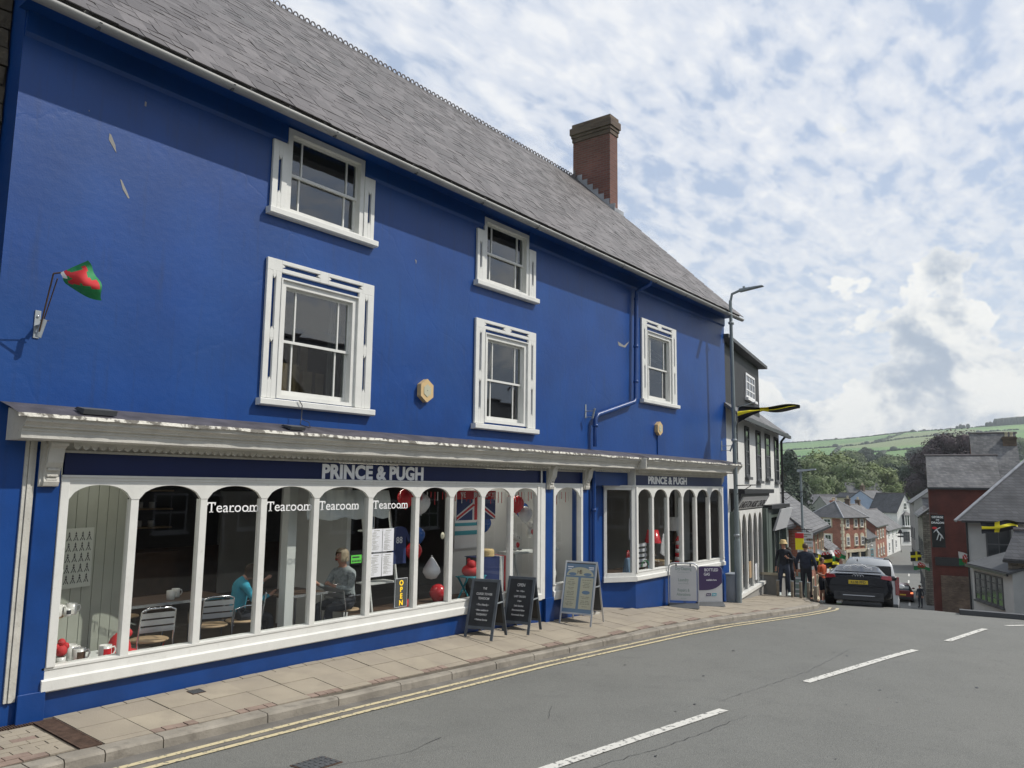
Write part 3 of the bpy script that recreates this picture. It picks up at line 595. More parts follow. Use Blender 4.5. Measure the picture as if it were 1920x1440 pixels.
# ridge tiles with looped cresting
rm = MB(); rm.px([(-.16, -.13), (0, .03), (.16, -.13), (.13, -.15), (0, -.02), (-.13, -.15)], -.222, .222)
for k in range(3):
    cxx = -.15 + .15 * k; rm.tube([(cxx + .058 * math.cos(a), 0, .055 + .075 * math.sin(a)) for a in [-.5 + (PI + 1) * j / 8 for j in range(9)]], .016, 5)
rmesh = rm.mesh('ridge_tile', 'ridge_tile')
for i in range(39):
    o = inst(rmesh, 'ridge_tile', roof, (3.0 + .455 * i, 4.63, 12.13 + random.uniform(-.006, .006)), (0, 0, random.uniform(-.01, .01)))
m = MB(); m.lathe([(.03, 0), (.04, .1), (.02, .14), (.035, .2), (.001, .3)], (20.35, 4.63, 12.13), 8); o = m.build('finial', 'ridge_tile'); o.parent = roof
# chimney
ch = MB(); ch.box(20.45, 20.92, 3.39, 4.75, 9.8, 13.40); ch = ch.build('chimney', 'chimney_brick'); ch.parent = roof
m = MB()
for k, (z0, z1, e) in enumerate(((13.38, 13.52, .025), (13.52, 13.62, .05), (13.62, 13.84, .085), (13.84, 13.98, .03))): m.box(20.45 - e, 20.92 + e, 3.39 - e, 4.75 + e, z0, z1)
m.build('chimney_cap', 'dark_brick', None).parent = roof
m = MB()
for k in range(7): y = 3.30 - .19 + k * .2 + .1; m.box(20.436, 20.45, y, y + .2, 7.6 + y - .45 + .32 , 7.6 + y + .02 + .22)
m.box(20.40, 20.96, 3.20, 3.385, 10.78, 10.90); m.build('flashing', 'lead', None).parent = roof
# cornice over the shopfronts
prof = [(0, 2.775), (-.30, 2.775), (-.345, 2.79), (-.345, 2.85), (-.355, 2.862), (-.355, 2.885), (-.385, 2.895), (-.385, 2.905), (-.405, 2.93), (-.43, 2.945), (-.435, 2.975), (-.445, 2.985), (-.445, 3.0), (0, 3.09)]
m = MB(); m.px(prof, 3.10, 15.15, 0); m.px([(y - .13 if y < -.01 else y, z) for y, z in prof], 15.15, 20.55, 0)
m.box(15.12, 15.15, -.56, -.43, 2.79, 3.0); m.build('cornice', 'white_old', BB)
fl = MB(); vs = []; n = 240
for i in range(n + 1):
    x = 3.02 + (20.6 - 3.02) * i / n; e = .13 if x > 15.15 else 0; w = noise.noise(Vector((x * 2.2, 0, 0))) * .012 + noise.noise(Vector((x * 9, 4, 0))) * .005
    vs += [(x, 0.0, 3.145), (x, -.24 - e, 3.085 + w * .5), (x, -.452 - e + w, 3.020 + w * .6), (x, -.466 - e + w, 2.985 + w * 1.3), (x, -.452 - e + w, 2.982 + w * 1.3)]
fl.add(vs, [(i * 5 + k, (i + 1) * 5 + k, (i + 1) * 5 + k + 1, i * 5 + k + 1) for i in range(n) for k in range(4)], 0, False); fl.m = [1 if k % 4 < 2 else 0 for k in range(len(fl.f))]; fl.build('lead_flashing', ['lead_flashing', 'lead_top'], BB)
m = MB(); m.px([(-.2, 3.11), (-.40, 3.05), (-.42, 3.10), (-.25, 3.13)], 3.62, 3.95); m.build('loose_flashing', 'tar_grey', BB); m = MB(); m.px([(-.2, 3.11), (-.40, 3.05), (-.42, 3.09), (-.25, 3.12)], 6.1, 6.32); m.build('loose_flashing', 'tar_grey', BB)
def scallop(x0, x1, y, zt, d, w):
    n = int((x1 - x0) / w); P = [(x0, zt), (x1, zt)]
    for i in range(n, 0, -1):
        a = x0 + (x1 - x0) * i / n; b = x0 + (x1 - x0) * (i - 1) / n
        P += [(a, zt - d * .35), ((a * .75 + b * .25), zt - d * .8), ((a + b) / 2, zt - d), ((a * .25 + b * .75), zt - d * .8)]
    P += [(x0, zt - d * .35)]; 
    mm = MB()
    for i in range(n):
        a = x0 + (x1 - x0) * i / n; b = x0 + (x1 - x0) * (i + 1) / n
        mm.py([(a, zt), (a, zt - d * .35), (a * .75 + b * .25, zt - d * .85), ((a + b) / 2, zt - d), (a * .25 + b * .75, zt - d * .85), (b, zt - d * .35), (b, zt)][::-1], y, y + .02)
    return mm
s_ = scallop(3.66, 12.14, -.16, 2.775, .072, .085); s_.build('scalloped_edging', 'white_old', BB); scallop(12.42, 15.15, -.16, 2.775, .07, .085).build('scalloped_edging', 'white_old', BB); scallop(15.30, 20.15, -.30, 2.775, .07, .085).build('scalloped_edging', 'white_old', BB)
m = MB(); m.box(3.62, 12.165, -.02, .02, 2.70, 2.775); m.box(12.405, 13.445, -.02, .02, 2.70, 2.775); m.box(3.62, 12.165, -.05, -.02, 2.675, 2.70); m.box(12.405, 13.445, -.05, -.02, 2.675, 2.70)
m.box(13.66, 15.36, -.02, .2, 2.70, 2.775); m.box(15.36, 20.15, -.17, -.13, 2.655, 2.775); m.build('frieze', 'white_old', BB)
# carved consoles
cp = [(0, 2.775), (-.17, 2.775), (-.18, 2.75), (-.165, 2.72), (-.14, 2.71), (-.13, 2.66), (-.115, 2.57), (-.07, 2.50), (-.05, 2.43), (-.065, 2.38), (-.05, 2.335), (0, 2.33)]
for x, dy in ((3.435, -.035), (12.205, -.035), (13.47, -.035), (20.17, -.02)):
    m = MB(); m.px([(y + dy, z) for y, z in cp], x, x + .145, 0, False)
    m.px([(y * .55 + dy, z) for y, z in cp], x - .03, x, 0); m.px([(-.18 + dy, 2.73), (-.20 + dy, 2.75), (-.20 + dy, 2.775), (-.17 + dy, 2.775)], x - .01, x + .155)
    for zz in (2.50, 2.44, 2.40): m.box(x + .02, x + .125, -.09 + dy + (2.5 - zz) * .25, -.04 + dy, zz - .012, zz + .012)
    m.build('console', 'white_old', BB, bevel=.006)
# fascia signs
m = MB(); m.box(3.66, 12.165, .0, .04, 2.45, 2.675); m.box(12.405, 13.445, 0, .04, 2.45, 2.675); m.build('sign_board', 'navy_sign', BB)
m = MB(); m.box(13.66, 15.36, .0, .03, 2.42, 2.70); m.build('sign_board', 'blue_paint', BB)
m = MB(); m.box(15.37, 20.15, -.15, -.11, 2.435, 2.655); sgR = m.build('sign_board', 'navy_sign', BB)
m = MB(); m.box(15.335, 15.375, -.175, .0, 2.42, 2.775); m.build('sign_stop', 'white_paint', BB)
t1 = text('lettering', 'PRINCE & PUGH', .262, 'letter_white', BB, at(6.94, -.004, 2.466), sx=.86, bold=.0115, ext=.003, space=1.02)
def fit(o, w):
    xs_ = [v.co.x for v in o.data.vertices]; a, b = min(xs_), max(xs_); k = w / (b - a)
    for v in o.data.vertices: v.co.x = a + (v.co.x - a) * k
fit(t1, 1.96)
t2 = text('lettering', 'PRINCE & PUGH', .225, 'letter_white', BB, at(15.98, -.156, 2.475), bold=.0095, ext=.003); fit(t2, 2.0)
# arcaded shop windows
def arcade(cx_, y, zt, zs, zc, w=.085, name='shop_window', zb=.57, label=None, shopside=0):
    """cx_: mullion centres; arches between; returns the window part"""
    p = pivot(name, BB, label=label)
    m = MB(); hw = w / 2
    for a, b in zip(cx_, cx_[1:]):
        x0, x1 = a + hw, b - hw; K = 12; pts = []
        for k in range(K + 1):
            u = -1 + 2 * k / K; z = zs + (zc - zs) * max(0, (1 - abs(u) ** 2.3)) ** (1 / 1.5); pts.append((x0 + (x1 - x0) * k / K, z))
        for (xa, za), (xb, zb_) in zip(pts, pts[1:]): m.py([(xa, za), (xb, zb_), (xb, zt), (xa, zt)], y - .035, y + .005)
        m.box(a, x0, y - .035, y + .005, zs, zt) ; m.box(x1, b, y - .035, y + .005, zs, zt)
    m.build('arch_panel', 'white_paint', p)
    for i, c in enumerate(cx_):
        m = MB(); 
        if i == 0: m.box(c - hw, c + hw, y - .05, y + .06, zb, zt)
        elif i == len(cx_) - 1: m.box(c - hw, c + hw, y - .05, y + .06, zb, zt)
        else: m.px([(y - .03, zb), (y - .03, zs), (y + .06, zs), (y + .06, zb)], c - hw, c + hw); 
        m.build('mullion', 'white_paint', p, bevel=.006)
    for a, b in zip(cx_, cx_[1:]):
        m = MB(); m.box(a + .01, b - .01, y + .02, y + .026, zb - .01, zc + .01); m.build('pane', 'shop_glass', p)
    return p
def shopsill(x0, x1, y, z0, z1, z2, p, endcap=.03):
    m = MB(); m.px([(y + .08, z0), (y - .05, z0), (y - .06, z0 + .012), (y - .06, z1 - .012), (y - .045, z1), (y - .03, z1 + .004), (y - .025, z2 - .03), (y - .035, z2 - .025), (y - .035, z2 - .004), (y + .08, z2 + .006)], x0 - endcap, x1 + endcap); return m.build('sill', 'white_paint', p)
ML = [3.665, 4.40, 5.22, 6.04, 6.86, 7.82, 8.77, 9.55, 10.34, 11.14, 11.93]
wl = arcade(ML, 0.0, 2.40, 2.20, 2.352, .085, label='long arcaded tearoom window with ten arched lights')
shopsill(3.62, 12.0, 0, .34, .46, .575, wl)
m = MB(); m.box(3.62, 12.0, -.045, .02, 2.392, 2.45); m.box(3.62, 12.0, -.06, -.045, 2.425, 2.45); m.box(11.97, 12.165, -.03, .1, .35, 2.45); m.box(12.0, 12.04, -.045, -.03, .35, 2.7); m.build('head_rail', 'white_paint', wl, bevel=.004)
ws = arcade([12.44, 13.40], 0.0, 2.42, 2.17, 2.375, .07, label='narrow single arched display window between two blue pilasters')
shopsill(12.42, 13.43, 0, .30, .46, .585, ws, 0)
m = MB(); m.box(12.41, 13.44, -.04, .02, 2.41, 2.45); m.build('head_rail', 'white_paint', ws)
MR = [15.40, 16.16, 16.92, 17.68, 18.46, 19.26, 20.08]
wr = arcade(MR, -.15, 2.40, 2.16, 2.352, .085, label='arcaded window of the right hand bay with six arched lights')
shopsill(15.38, 20.14, -.15, .40, .50, .60, wr)
m = MB(); m.box(15.36, 20.15, -.195, -.13, 2.39, 2.435); m.build('head_rail', 'white_paint', wr)
# splayed side light of the bay
sw = pivot('side_window', BB, label='plain side light of the bay facing the tearoom'); A_ = Vector((14.70, .24)); B_ = Vector((15.36, -.15)); dv = (B_ - A_); ln = dv.length; ang = math.atan2(dv.y, dv.x)
def splay(fn, mat, name, bevel=0): 
    m = MB(); m.T = Matrix.Translation((A_.x, A_.y, 0)) @ Matrix.Rotation(ang, 4, 'Z'); fn(m); m.T = None; return m.build(name, mat, sw, bevel)
splay(lambda m: (m.box(0, .07, -.03, .05, .40, 2.40), m.box(ln - .09, ln + .01, -.03, .05, .40, 2.40), m.box(.07, ln - .09, -.02, .04, 2.33, 2.40)), 'white_paint', 'frame')
splay(lambda m: (m.box(-.02, ln + .01, -.06, .05, .40, .50), m.box(0.07, ln - .09, -.035, .05, .50, .58)), 'white_paint', 'sill')
splay(lambda m: m.box(.06, ln - .08, .01, .016, .56, 2.35), 'shop_glass', 'pane')
splay(lambda m: m.box(-.03, ln + .02, -.05, .05, 2.40, 2.43), 'white_paint', 'head_rail')
# sash windows above
def swallow(m, x0, x1, z0, z1, y0, y1, vert, slots, d=.028):
    """board with forked slots; slots: list of (a0,a1) along its length, the slot's width centred"""
    c0, c1 = ((x0 + x1) / 2 - d, (x0 + x1) / 2 + d) if vert else ((z0 + z1) / 2 - d, (z0 + z1) / 2 + d)
    hs = [(c0, c1, a, b) if vert else (a, b, c0, c1) for a, b in slots]
    holes(m, x0, x1, z0, z1, hs, y0, y1)
    for a, b in slots:
        for e, s in ((a, 1), (b, -1)):
            tri = [((c0), e), ((c1), e), ((c0 + c1) / 2, e + s * .05)]
            if not vert: tri = [(q, p) for p, q in tri]
            m.py(tri, y0, y1)
def sash(o, sx0, sx1, sz0, sz1, full, label, side=.115, curt=None):
    x0, x1, z0, z1 = o; w = pivot('window', BB, label=label)
    m = MB(); y0, y1 = -.045, -.004
    if full:
        L_, Rr, T_, B2 = sx0, sx1, sz1, sz0
        for a, b in ((L_, x0 - .02), (x1 + .02, Rr)):
            h = T_ - .17 - B2; swallow(m, a, b, B2, T_ - .16, y0, y1, True, [(B2 + .22, B2 + h * .5 - .05), (B2 + h * .5 + .05, B2 + h - .04)])
        mid_ = (L_ + Rr) / 2; swallow(m, L_, Rr, T_ - .16, T_, y0, y1, False, [(L_ + .22, mid_ - .07), (mid_ + .07, Rr - .22)])
    else:
        swallow(m, sx0, x0 - .003, sz0, sz1, y0, y1, True, [(sz0 + .2, sz1 - .2)]); m.build('surround', 'white_paint', w, bevel=.004); m = MB(); swallow(m, x1 + .003, sx1, sz0, sz1, y0, y1, True, [(sz0 + .2, sz1 - .2)])
    m.build('surround', 'white_paint', w, bevel=.004)
    m = MB(); m.px([(.06, sz0 - .01), (-.10, sz0 - .012), (-.105, sz0 - .02), (-.105, sz0 - .085), (-.08, sz0 - .10), (.0, sz0 - .10)], sx0 - .045, sx1 + .045); m.build('sill', 'white_paint', w)
    m = MB(); f = .075
    for a, b, c, d in ((x0, x0 + f, z0, z1), (x1 - f, x1, z0, z1), (x0 + f, x1 - f, z1 - f, z1), (x0 + f, x1 - f, z0, z0 + .05)): m.box(a, b, -.03 if not full else -.02, .12, c, d)
    if full: m.box(x0 - .02, x0, -.055, .0, z0, z1 + .02); m.box(x1, x1 + .02, -.055, 0, z0, z1 + .02); m.box(x0, x1, -.055, 0, z1, z1 + .02)
    m.build('frame', 'white_paint', w)
    ix0, ix1, iz0, iz1 = x0 + f, x1 - f, z0 + .05, z1 - f; zm = iz0 + (iz1 - iz0) * .50
    for name, c, d, yy in (('upper_sash', zm - .02, iz1, .04), ('lower_sash', iz0, zm + .02, .075)):
        m = MB(); r = .035; bz = .035 if name[0] == 'u' else .07
        m.box(ix0, ix0 + r, yy, yy + .03, c, d); m.box(ix1 - r, ix1, yy, yy + .03, c, d); m.box(ix0 + r, ix1 - r, yy, yy + .03, c, c + bz); m.box(ix0 + r, ix1 - r, yy, yy + .03, d - r, d)
        gx = [ix0 + r + .17, ix1 - r - .17]
        for g_ in gx: m.box(g_ - .011, g_ + .011, yy, yy + .03, c + bz, d - r)
        m.build(name, 'white_paint', w)
        e = [ix0 + r] + gx + [ix1 - r]
        for a, b in zip(e, e[1:]):
            q = MB(); ty = random.uniform(-.0015, .0015); q.hexa([(a, yy + .012 + ty, c + bz), (b, yy + .012 - ty, c + bz), (b, yy + .017 - ty, c + bz), (a, yy + .017 + ty, c + bz), (a, yy + .012 - ty, d - r), (b, yy + .012, d - r), (b, yy + .017, d - r), (a, yy + .017 - ty, d - r)]); q.build('pane', 'sash_glass', w)
    return w
sash(W1, 5.90, 7.73, 3.46, 5.27, True, 'large white sash window with pierced surround, left of the lower pair')
sash(W1U, 5.90, 7.68, 5.94, 6.86, False, 'sash window tucked under the eaves on the left')
sash(W2, 10.06, 11.80, 3.43, 5.22, True, 'white sash window with pierced surround above the second shop name')
sash(W2U, 10.06, 11.78, 5.88, 6.79, False, 'sash window under the eaves in the middle')
sash(W3, 15.97, 17.76, 4.40, 6.27, True, 'narrow looking sash window beyond the drainpipe')
# rooms behind the glass
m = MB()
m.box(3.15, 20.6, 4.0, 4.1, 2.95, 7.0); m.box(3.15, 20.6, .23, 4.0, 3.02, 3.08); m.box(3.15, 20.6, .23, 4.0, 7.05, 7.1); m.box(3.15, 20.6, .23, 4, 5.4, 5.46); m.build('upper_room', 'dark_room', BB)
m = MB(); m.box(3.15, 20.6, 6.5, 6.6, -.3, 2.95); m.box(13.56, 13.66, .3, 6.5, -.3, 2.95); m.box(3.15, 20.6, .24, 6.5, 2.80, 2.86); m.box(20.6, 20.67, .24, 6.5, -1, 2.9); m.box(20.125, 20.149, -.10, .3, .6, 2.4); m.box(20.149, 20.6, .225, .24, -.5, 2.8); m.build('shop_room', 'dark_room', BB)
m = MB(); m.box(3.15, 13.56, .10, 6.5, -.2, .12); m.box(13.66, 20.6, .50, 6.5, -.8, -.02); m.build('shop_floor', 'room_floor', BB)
# tongued partition at the left of the tearoom
pp = pivot('partition', BB)
a0 = Vector((3.66, .72)); a1 = Vector((4.90, 1.10)); d_ = (a1 - a0).normalized(); nb = 9; ln_ = (a1 - a0).length
for i in range(nb):
    m = MB(); m.T = Matrix.Translation((a0.x, a0.y, 0)) @ Matrix.Rotation(math.atan2(d_.y, d_.x), 4, 'Z'); m.box(ln_ * i / nb + .004, ln_ * (i + 1) / nb - .004, 0, .02, .12, 2.78); m.T = None; m.build('board', 'sage_board', pp)
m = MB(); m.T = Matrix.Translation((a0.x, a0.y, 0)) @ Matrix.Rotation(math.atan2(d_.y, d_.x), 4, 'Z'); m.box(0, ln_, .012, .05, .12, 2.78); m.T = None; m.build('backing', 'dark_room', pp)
m = MB(); m.box(3.64, 3.66, .1, .64, .12, 2.78); m.build('side_lining', 'sage_board', BB)
# display decks just inside
m = MB(); m.box(3.70, 4.98, .09, .78, .42, .50); m.build('display_deck', 'pale_wall', BB)
m = MB(); m.box(8.35, 13.4, .09, 1.35, .36, .40); m.build('display_deck', 'wood_dark', BB)
m = MB(); m.box(15.5, 20.3, .0, 1.2, .42, .46); m.build('display_deck', 'wood_dark', BB)
m = MB(); m.box(6.86, 7.0, .55, .69, .12, 2.78); m.build('column', 'pale_wall', BB)
m = MB(); m.box(8.25, 8.33, .95, 2.6, .12, 2.7); m.box(8.33, 9.1, 1.9, 1.98, .12, 2.7); m.build('partition', 'pale_wall', BB)
m = MB(); m.box(11.15, 13.5, 1.5, 1.56, .12, 2.7); m.box(13.50, 13.55, .1, 1.5, .12, 2.7); m.build('partition', 'white_cloth', BB)
m = MB(); m.box(19.6, 20.4, .9, .95, -.02, 2.6); m.build('partition', 'pale_wall', BB)
# dim back of the tearoom: counter, shelving, doorway
m = MB(); m.box(4.9, 7.6, 4.6, 5.2, .12, 1.15); m.box(4.85, 7.65, 4.55, 5.25, 1.15, 1.2); m.build('counter', 'wood_dark', BB)
for z in (1.5, 1.85, 2.2): m = MB(); m.box(4.6, 8.4, 6.2, 6.48, z, z + .03); m.build('back_shelf', 'wood_pale', BB)
m = MB(); [m.lathe([(.001, 0), (.05, 0), (.055, .12), (.001, .12)], (4.8 + .23 * k, 6.3, z), 8) for k in range(15) for z in (1.53, 1.88) if (k * 7 + int(z * 10)) % 3]; m.build('shelf_crockery', 'china', BB, kind='stuff')
m = MB(); m.box(9.6, 10.7, 6.42, 6.5, .12, 2.2); m.build('back_door', 'pale_wall', BB)
m = MB(); m.box(3.15, 11.1, 6.44, 6.5, .12, 1.1); m.build('dado', 'wood_dark', BB)
# downpipe
m = MB(); yy = -.10
m.tube([(15.62, -.45, 7.0), (15.62, -.45, 6.93), (15.62, yy, 6.80), (15.60, yy, 6.5), (15.54, yy, 4.36), (15.45, yy, 4.26), (13.92, yy, 3.86), (13.82, yy, 3.78), (13.82, yy, 3.2)], .048, 10)
m.tube([(13.80, -.07, 2.72), (13.80, -.07, .05), (13.80, -.12, -.06)], .045, 10)
for z, x in ((6.6, 15.603), (5.5, 15.57), (4.7, 15.55), (3.6, 13.82), (1.9, 13.80), (.6, 13.80)): m.lathe([(.05, 0), (.06, .005), (.06, .05), (.05, .055)], (x, yy if z > 3 else -.07, z), 10)
m.build('downpipe', 'blue_paint', BB)
m = MB(); m.box(13.68, 13.98, -.10, .02, -.3, .06); m.build('pipe_plinth', 'white_old', BB)
# flaked paint
def chip(pts, name='paint_chip', mat='grey_render', off=-.003):
    m = MB(); m.py(pts, off, -.0002); m.build(name, mat, BB)
def wx(px, py):
    p = sp(px, py, 1) - CAM; t = 8.5 / p.y; q = CAM + p * t; return (q.x, q.z)
for P in ([(205, 250), (208, 252), (216, 272), (218, 287), (214, 280), (204, 262)], [(225, 336), (228, 338), (236, 355), (243, 372), (240, 372), (230, 355)], [(272, 190), (275, 192), (274, 200), (271, 198)], [(166, 206), (168, 207), (167, 210)], [(778, 486), (781, 489), (780, 495)], [(1158, 640), (1170, 648), (1180, 640), (1172, 652), (1160, 648)]): chip([wx(*q) for q in P][::-1])

pmat('tube_lit', (.9,.88,.8), .4, emit=(1, .93, .75), estr=3.0)
# lit shop ceiling strip lights; the last three are added to brighten the rooms
def strip(x, y, rz, L_, pw, lab):
    t = thing('strip_light', lab, 'ceiling light', (x, y, 2.78), rz, 'strip lights inside the shop')
    m = MB(); m.box(-L_ / 2, L_ / 2, -.05, .05, -.05, .02); m.build('tray', 'white_gloss', t); m = MB(); m.box(-L_ / 2 + .03, L_ / 2 - .03, -.035, .035, -.075, -.051); m.build('tube', 'tube_lit', t)
    ad = bpy.data.lights.new('strip_light_lamp', 'AREA'); ad.shape = 'RECTANGLE'; ad.size = L_; ad.size_y = .08; ad.energy = pw; ad.color = (1, .95, .86); ao = bpy.data.objects.new('strip_light_lamp', ad); col.objects.link(ao); ao.parent = t; ao.location = (0, 0, -.085)
strip(4.6, .42, .05, 1.2, 4, 'lit strip light near the window above the display deck')
strip(5.6, 2.2, .05, 1.5, 14, 'lit strip light over the long tearoom table'); strip(8.9, 1.2, 0, 1.3, 9, 'added strip light brightening the shop behind the menu sheets'); strip(12.2, .9, 0, 1.3, 7, 'added strip light brightening the teddy bears'); strip(17.6, .9, 0, 1.5, 4, 'added strip light brightening the right hand bay')
# ---------------------------------------------------------------- street furniture in front of the shop
def tri(m, pts, mat=0): m.add(pts, [tuple(range(len(pts)))], mat)
def ground(x, y): return pave_z(x, y) if y > yk(x) else road_z(x, y)
def strokes(m, lines, h, x0, y0, z, fw, pw=.12):
    """handwriting-like bars"""
    yy = y0
    for wd_ in lines:
        if wd_: 
            n = max(1, int(wd_ / (h * 1.1))); st = x0 - wd_ / 2
            for k in range(n):
                a = st + wd_ * k / n; b = a + wd_ / n * random.uniform(.55, .85); hh = h * random.uniform(.55, 1)
                m.box(a, b, yy, yy + hh * .35, z, z + .0015)
                if random.random() < .6: m.box(a, a + h * .18, yy, yy + hh, z, z + .0015)
        yy -= h * fw
def aboard(name, label, loc, rz, w, h, lean, fmat, pmat_, fill, fw=.045, legs=.16, gap=.5, group=None, rail=True):
    """folding A-board: local x across the face, faces local -y; front and back leaves spread by gap"""
    t = thing(name, label, 'sign', loc, rz, group)
    for s in (-1, 1):
        a = math.atan2(gap / 2, h) ; T = Matrix.Translation((0, s * gap / 2, 0)) @ (Matrix.Rotation(a * 1.0 * (1 if s > 0 else -1), 4, 'X'))
        leaf = pivot('leaf', t); hh = h / math.cos(a)
        for q, (b0, b1, c0, c1) in enumerate(((-w / 2, -w / 2 + fw, 0, hh), (w / 2 - fw, w / 2, 0, hh), (-w / 2 + fw, w / 2 - fw, hh - fw, hh), (-w / 2 + fw, w / 2 - fw, legs, legs + fw))):
            m = MB(); m.T = T; m.box(b0, b1, -.012, .012, c0, c1); m.T = None; m.build('leg' if q < 2 else 'rail', fmat, leaf, bevel=.003)
        m = MB(); m.T = T; m.box(-w / 2 + fw, w / 2 - fw, -.005, .005, legs + fw, hh - fw); m.T = None; m.build('panel', pmat_ if s < 0 else 'black_paint' if pmat_ == 'chalkboard' else 'tar_grey', leaf)
        if s < 0: fill(t, T @ Matrix.Translation((0, -.0065, 0)) @ FRONT, w, hh)
    m = MB()
    if rail: m.box(w / 2 - .012, w / 2, -gap * .20, gap * .20, h * .60, h * .60 + .02); m.build('stay', 'galv', t); m = MB(); m.box(-w / 2, -w / 2 + .012, -gap * .20, gap * .20, h * .60, h * .60 + .02); m.build('stay', 'galv', t)
    return t
def chalk1(t, T, w, hh):
    for s, z, sz in (('THE', .66, .05), ('CLOCK TOWER', .585, .05), ('TEAROOM', .525, .052), ('\u2022 Dog friendly \u2022', .445, .044), ('\u2022 Menu available for', .375, .036), ('TAKEAWAY', .315, .045), ('\u2022 Waitress Service', .25, .038)):
        text('chalk_lettering', s, sz, 'chalk', t, T @ Matrix.Translation((0, z * hh / .80, 0)), sx=.78, ext=.0008, align='CENTER', bold=.0009, shear=.1)
def chalk2(t, T, w, hh):
    for s, z, sz in (('OPEN', .66, .072), ('9am - 4.30pm', .585, .034), ('LAST ORDERS', .505, .044), ('3.30pm', .445, .034), ('Light lunches', .375, .042), ('Homemade Bakes', .315, .040), ('Homemade Soups', .25, .040)):
        text('chalk_lettering', s, sz, 'chalk', t, T @ Matrix.Translation((0, z * hh / .80, 0)), sx=.78, ext=.0008, align='CENTER', bold=.0009, shear=.1)
def onp(x, y): return (x, y, ground(x, y))
aboard('chalkboard_sign', 'grey framed chalkboard A-board for the clock tower tearoom, left of two', onp(10.14, -.29), math.radians(-76), .50, .90, 0, 'charcoal_wood', 'chalkboard', chalk1, group='folding boards on the pavement', gap=.58)
aboard('chalkboard_sign', 'grey framed chalkboard A-board headed OPEN, right of two', onp(11.10, -.30), math.radians(-76), .50, .90, 0, 'charcoal_wood', 'chalkboard', chalk2, group='folding boards on the pavement', gap=.58)
def menu(t, T, w, hh):
    def B(name, mat, f): m = MB(); m.T = T; f(m); m.T = None; return m.build(name, mat, t)
    B('printed_panel', 'board_blue', lambda m: m.box(-.30, .30, .22, hh - .05, 0, .002))
    def arch(m):
        m.prism([(.27 * math.cos(PI * k / 12), hh - .27 + .16 * math.sin(PI * k / 12)) for k in range(13)], lambda p: (p[0], p[1], .002), lambda p: (p[0], p[1], .0035))
    B('arched_heading', 'cream_paper', arch)
    B('menu_column', 'cream_paper', lambda m: m.box(-.275, -.025, .30, hh - .30, .002, .0035)); B('menu_column', 'cream_paper', lambda m: m.box(.025, .275, .30, hh - .30, .002, .0035))
    def ov(cx_, cy_, a, b): return lambda m: m.prism([(cx_ + a * math.cos(2 * PI * k / 14), cy_ + b * math.sin(2 * PI * k / 14)) for k in range(14)], lambda p: (p[0], p[1], .0035), lambda p: (p[0], p[1], .005))
    for a in ((-.15, hh - .24, .08, .028), (.15, hh - .24, .08, .028), (.15, .60, .08, .035)): B('blue_oval', 'board_blue', ov(*a))
    def ln(m):
        for cx_ in (-.15, .15):
            yy = hh - .35
            while yy > .34:
                if not (cx_ > 0 and .54 < yy < .66):
                    wd_ = random.uniform(.09, .2); n = random.randint(2, 4); x = cx_ - wd_ / 2
                    for k in range(n): b = wd_ / n; m.box(x, x + b * .8, yy, yy + .010, .0036, .0046); x += b
                yy -= random.choice((.028, .028, .045))
    B('printed_lines', 'ink_soft', ln)
    text('lettering', 'HB', .11, 'wood_dark', t, T @ Matrix.Translation((-.01, hh - .235, .004)), ext=.0008, align='CENTER', sx=.8, space=.75)
    B('ribbon', 'paper', lambda m: (m.box(-.26, .26, hh - .16, hh - .16 + .001, .0015, .0022), m.box(-.26, -.15, hh - .12, hh - .10, .002, .003), m.box(.16, .26, hh - .12, hh - .10, .002, .003), m.box(-.25, -.18, hh - .155, hh - .14, .002, .003), m.box(.17, .26, hh - .15, hh - .135, .002, .003)))
aboard('menu_board', 'silver framed A-board with a pale blue and cream printed menu', onp(12.80, -.42), math.radians(-80), .64, 1.12, 0, 'alu', 'tar_grey', menu, fw=.03, legs=.20, group='folding boards on the pavement', gap=.66)
def swing(name, label, loc, rz, w, h, face, fill, frame='alu'):
    t = thing(name, label, 'sign', loc, rz, 'folding boards on the pavement')
    m = MB()
    for s in (-1,):
        r = .12; P = [(-w / 2, 0, .06)]; P += [(-w / 2, 0, h - r)] + [(-w / 2 + r - r * math.cos(a), 0, h - r + r * math.sin(a)) for a in (.4, .8, 1.2, PI / 2)] + [(w / 2 - r + r * math.sin(a), 0, h - r + r * math.cos(a)) for a in (.0, .4, .8, 1.2, PI / 2)] + [(w / 2, 0, .06)]
        if frame: m.tube(P, .016, 8)
    if frame: m.build('frame', frame, t)
    m = MB(); m.hexa([(-w / 2 - .01, -.20, 0), (w / 2 + .01, -.20, 0), (w / 2 + .01, .20, 0), (-w / 2 - .01, .20, 0), (-w / 2 - .01, -.06, .09), (w / 2 + .01, -.06, .09), (w / 2 + .01, .06, .09), (-w / 2 - .01, .06, .09)]); m.build('base', 'tar_grey', t, bevel=.02)
    g_ = .035 if frame else 0; r = .09; x1 = w / 2 - g_; z1 = h - (.05 if frame else 0); z0 = .15 if frame else .09
    pl = [(-x1, z0), (x1, z0), (x1, z1 - r)] + [(x1 - r + r * math.cos(a), z1 - r + r * math.sin(a)) for a in (.4, .8, 1.2, PI / 2)] + [(-x1 + r - r * math.sin(a), z1 - r + r * math.cos(a)) for a in (.0, .4, .8, 1.2, PI / 2)]
    m = MB(); m.py(pl, -.012, .012); m.build('panel', face, t)
    if frame:
        m = MB(); m.box(-w * .26, -w * .22, -.02, .02, h - .07, h - .01); m.box(w * .22, w * .26, -.02, .02, h - .07, h - .01); m.build('clip', 'black_gloss', t)
    fill(t, Matrix.Translation((0, -.0135, 0)) @ FRONT, w, h); return t
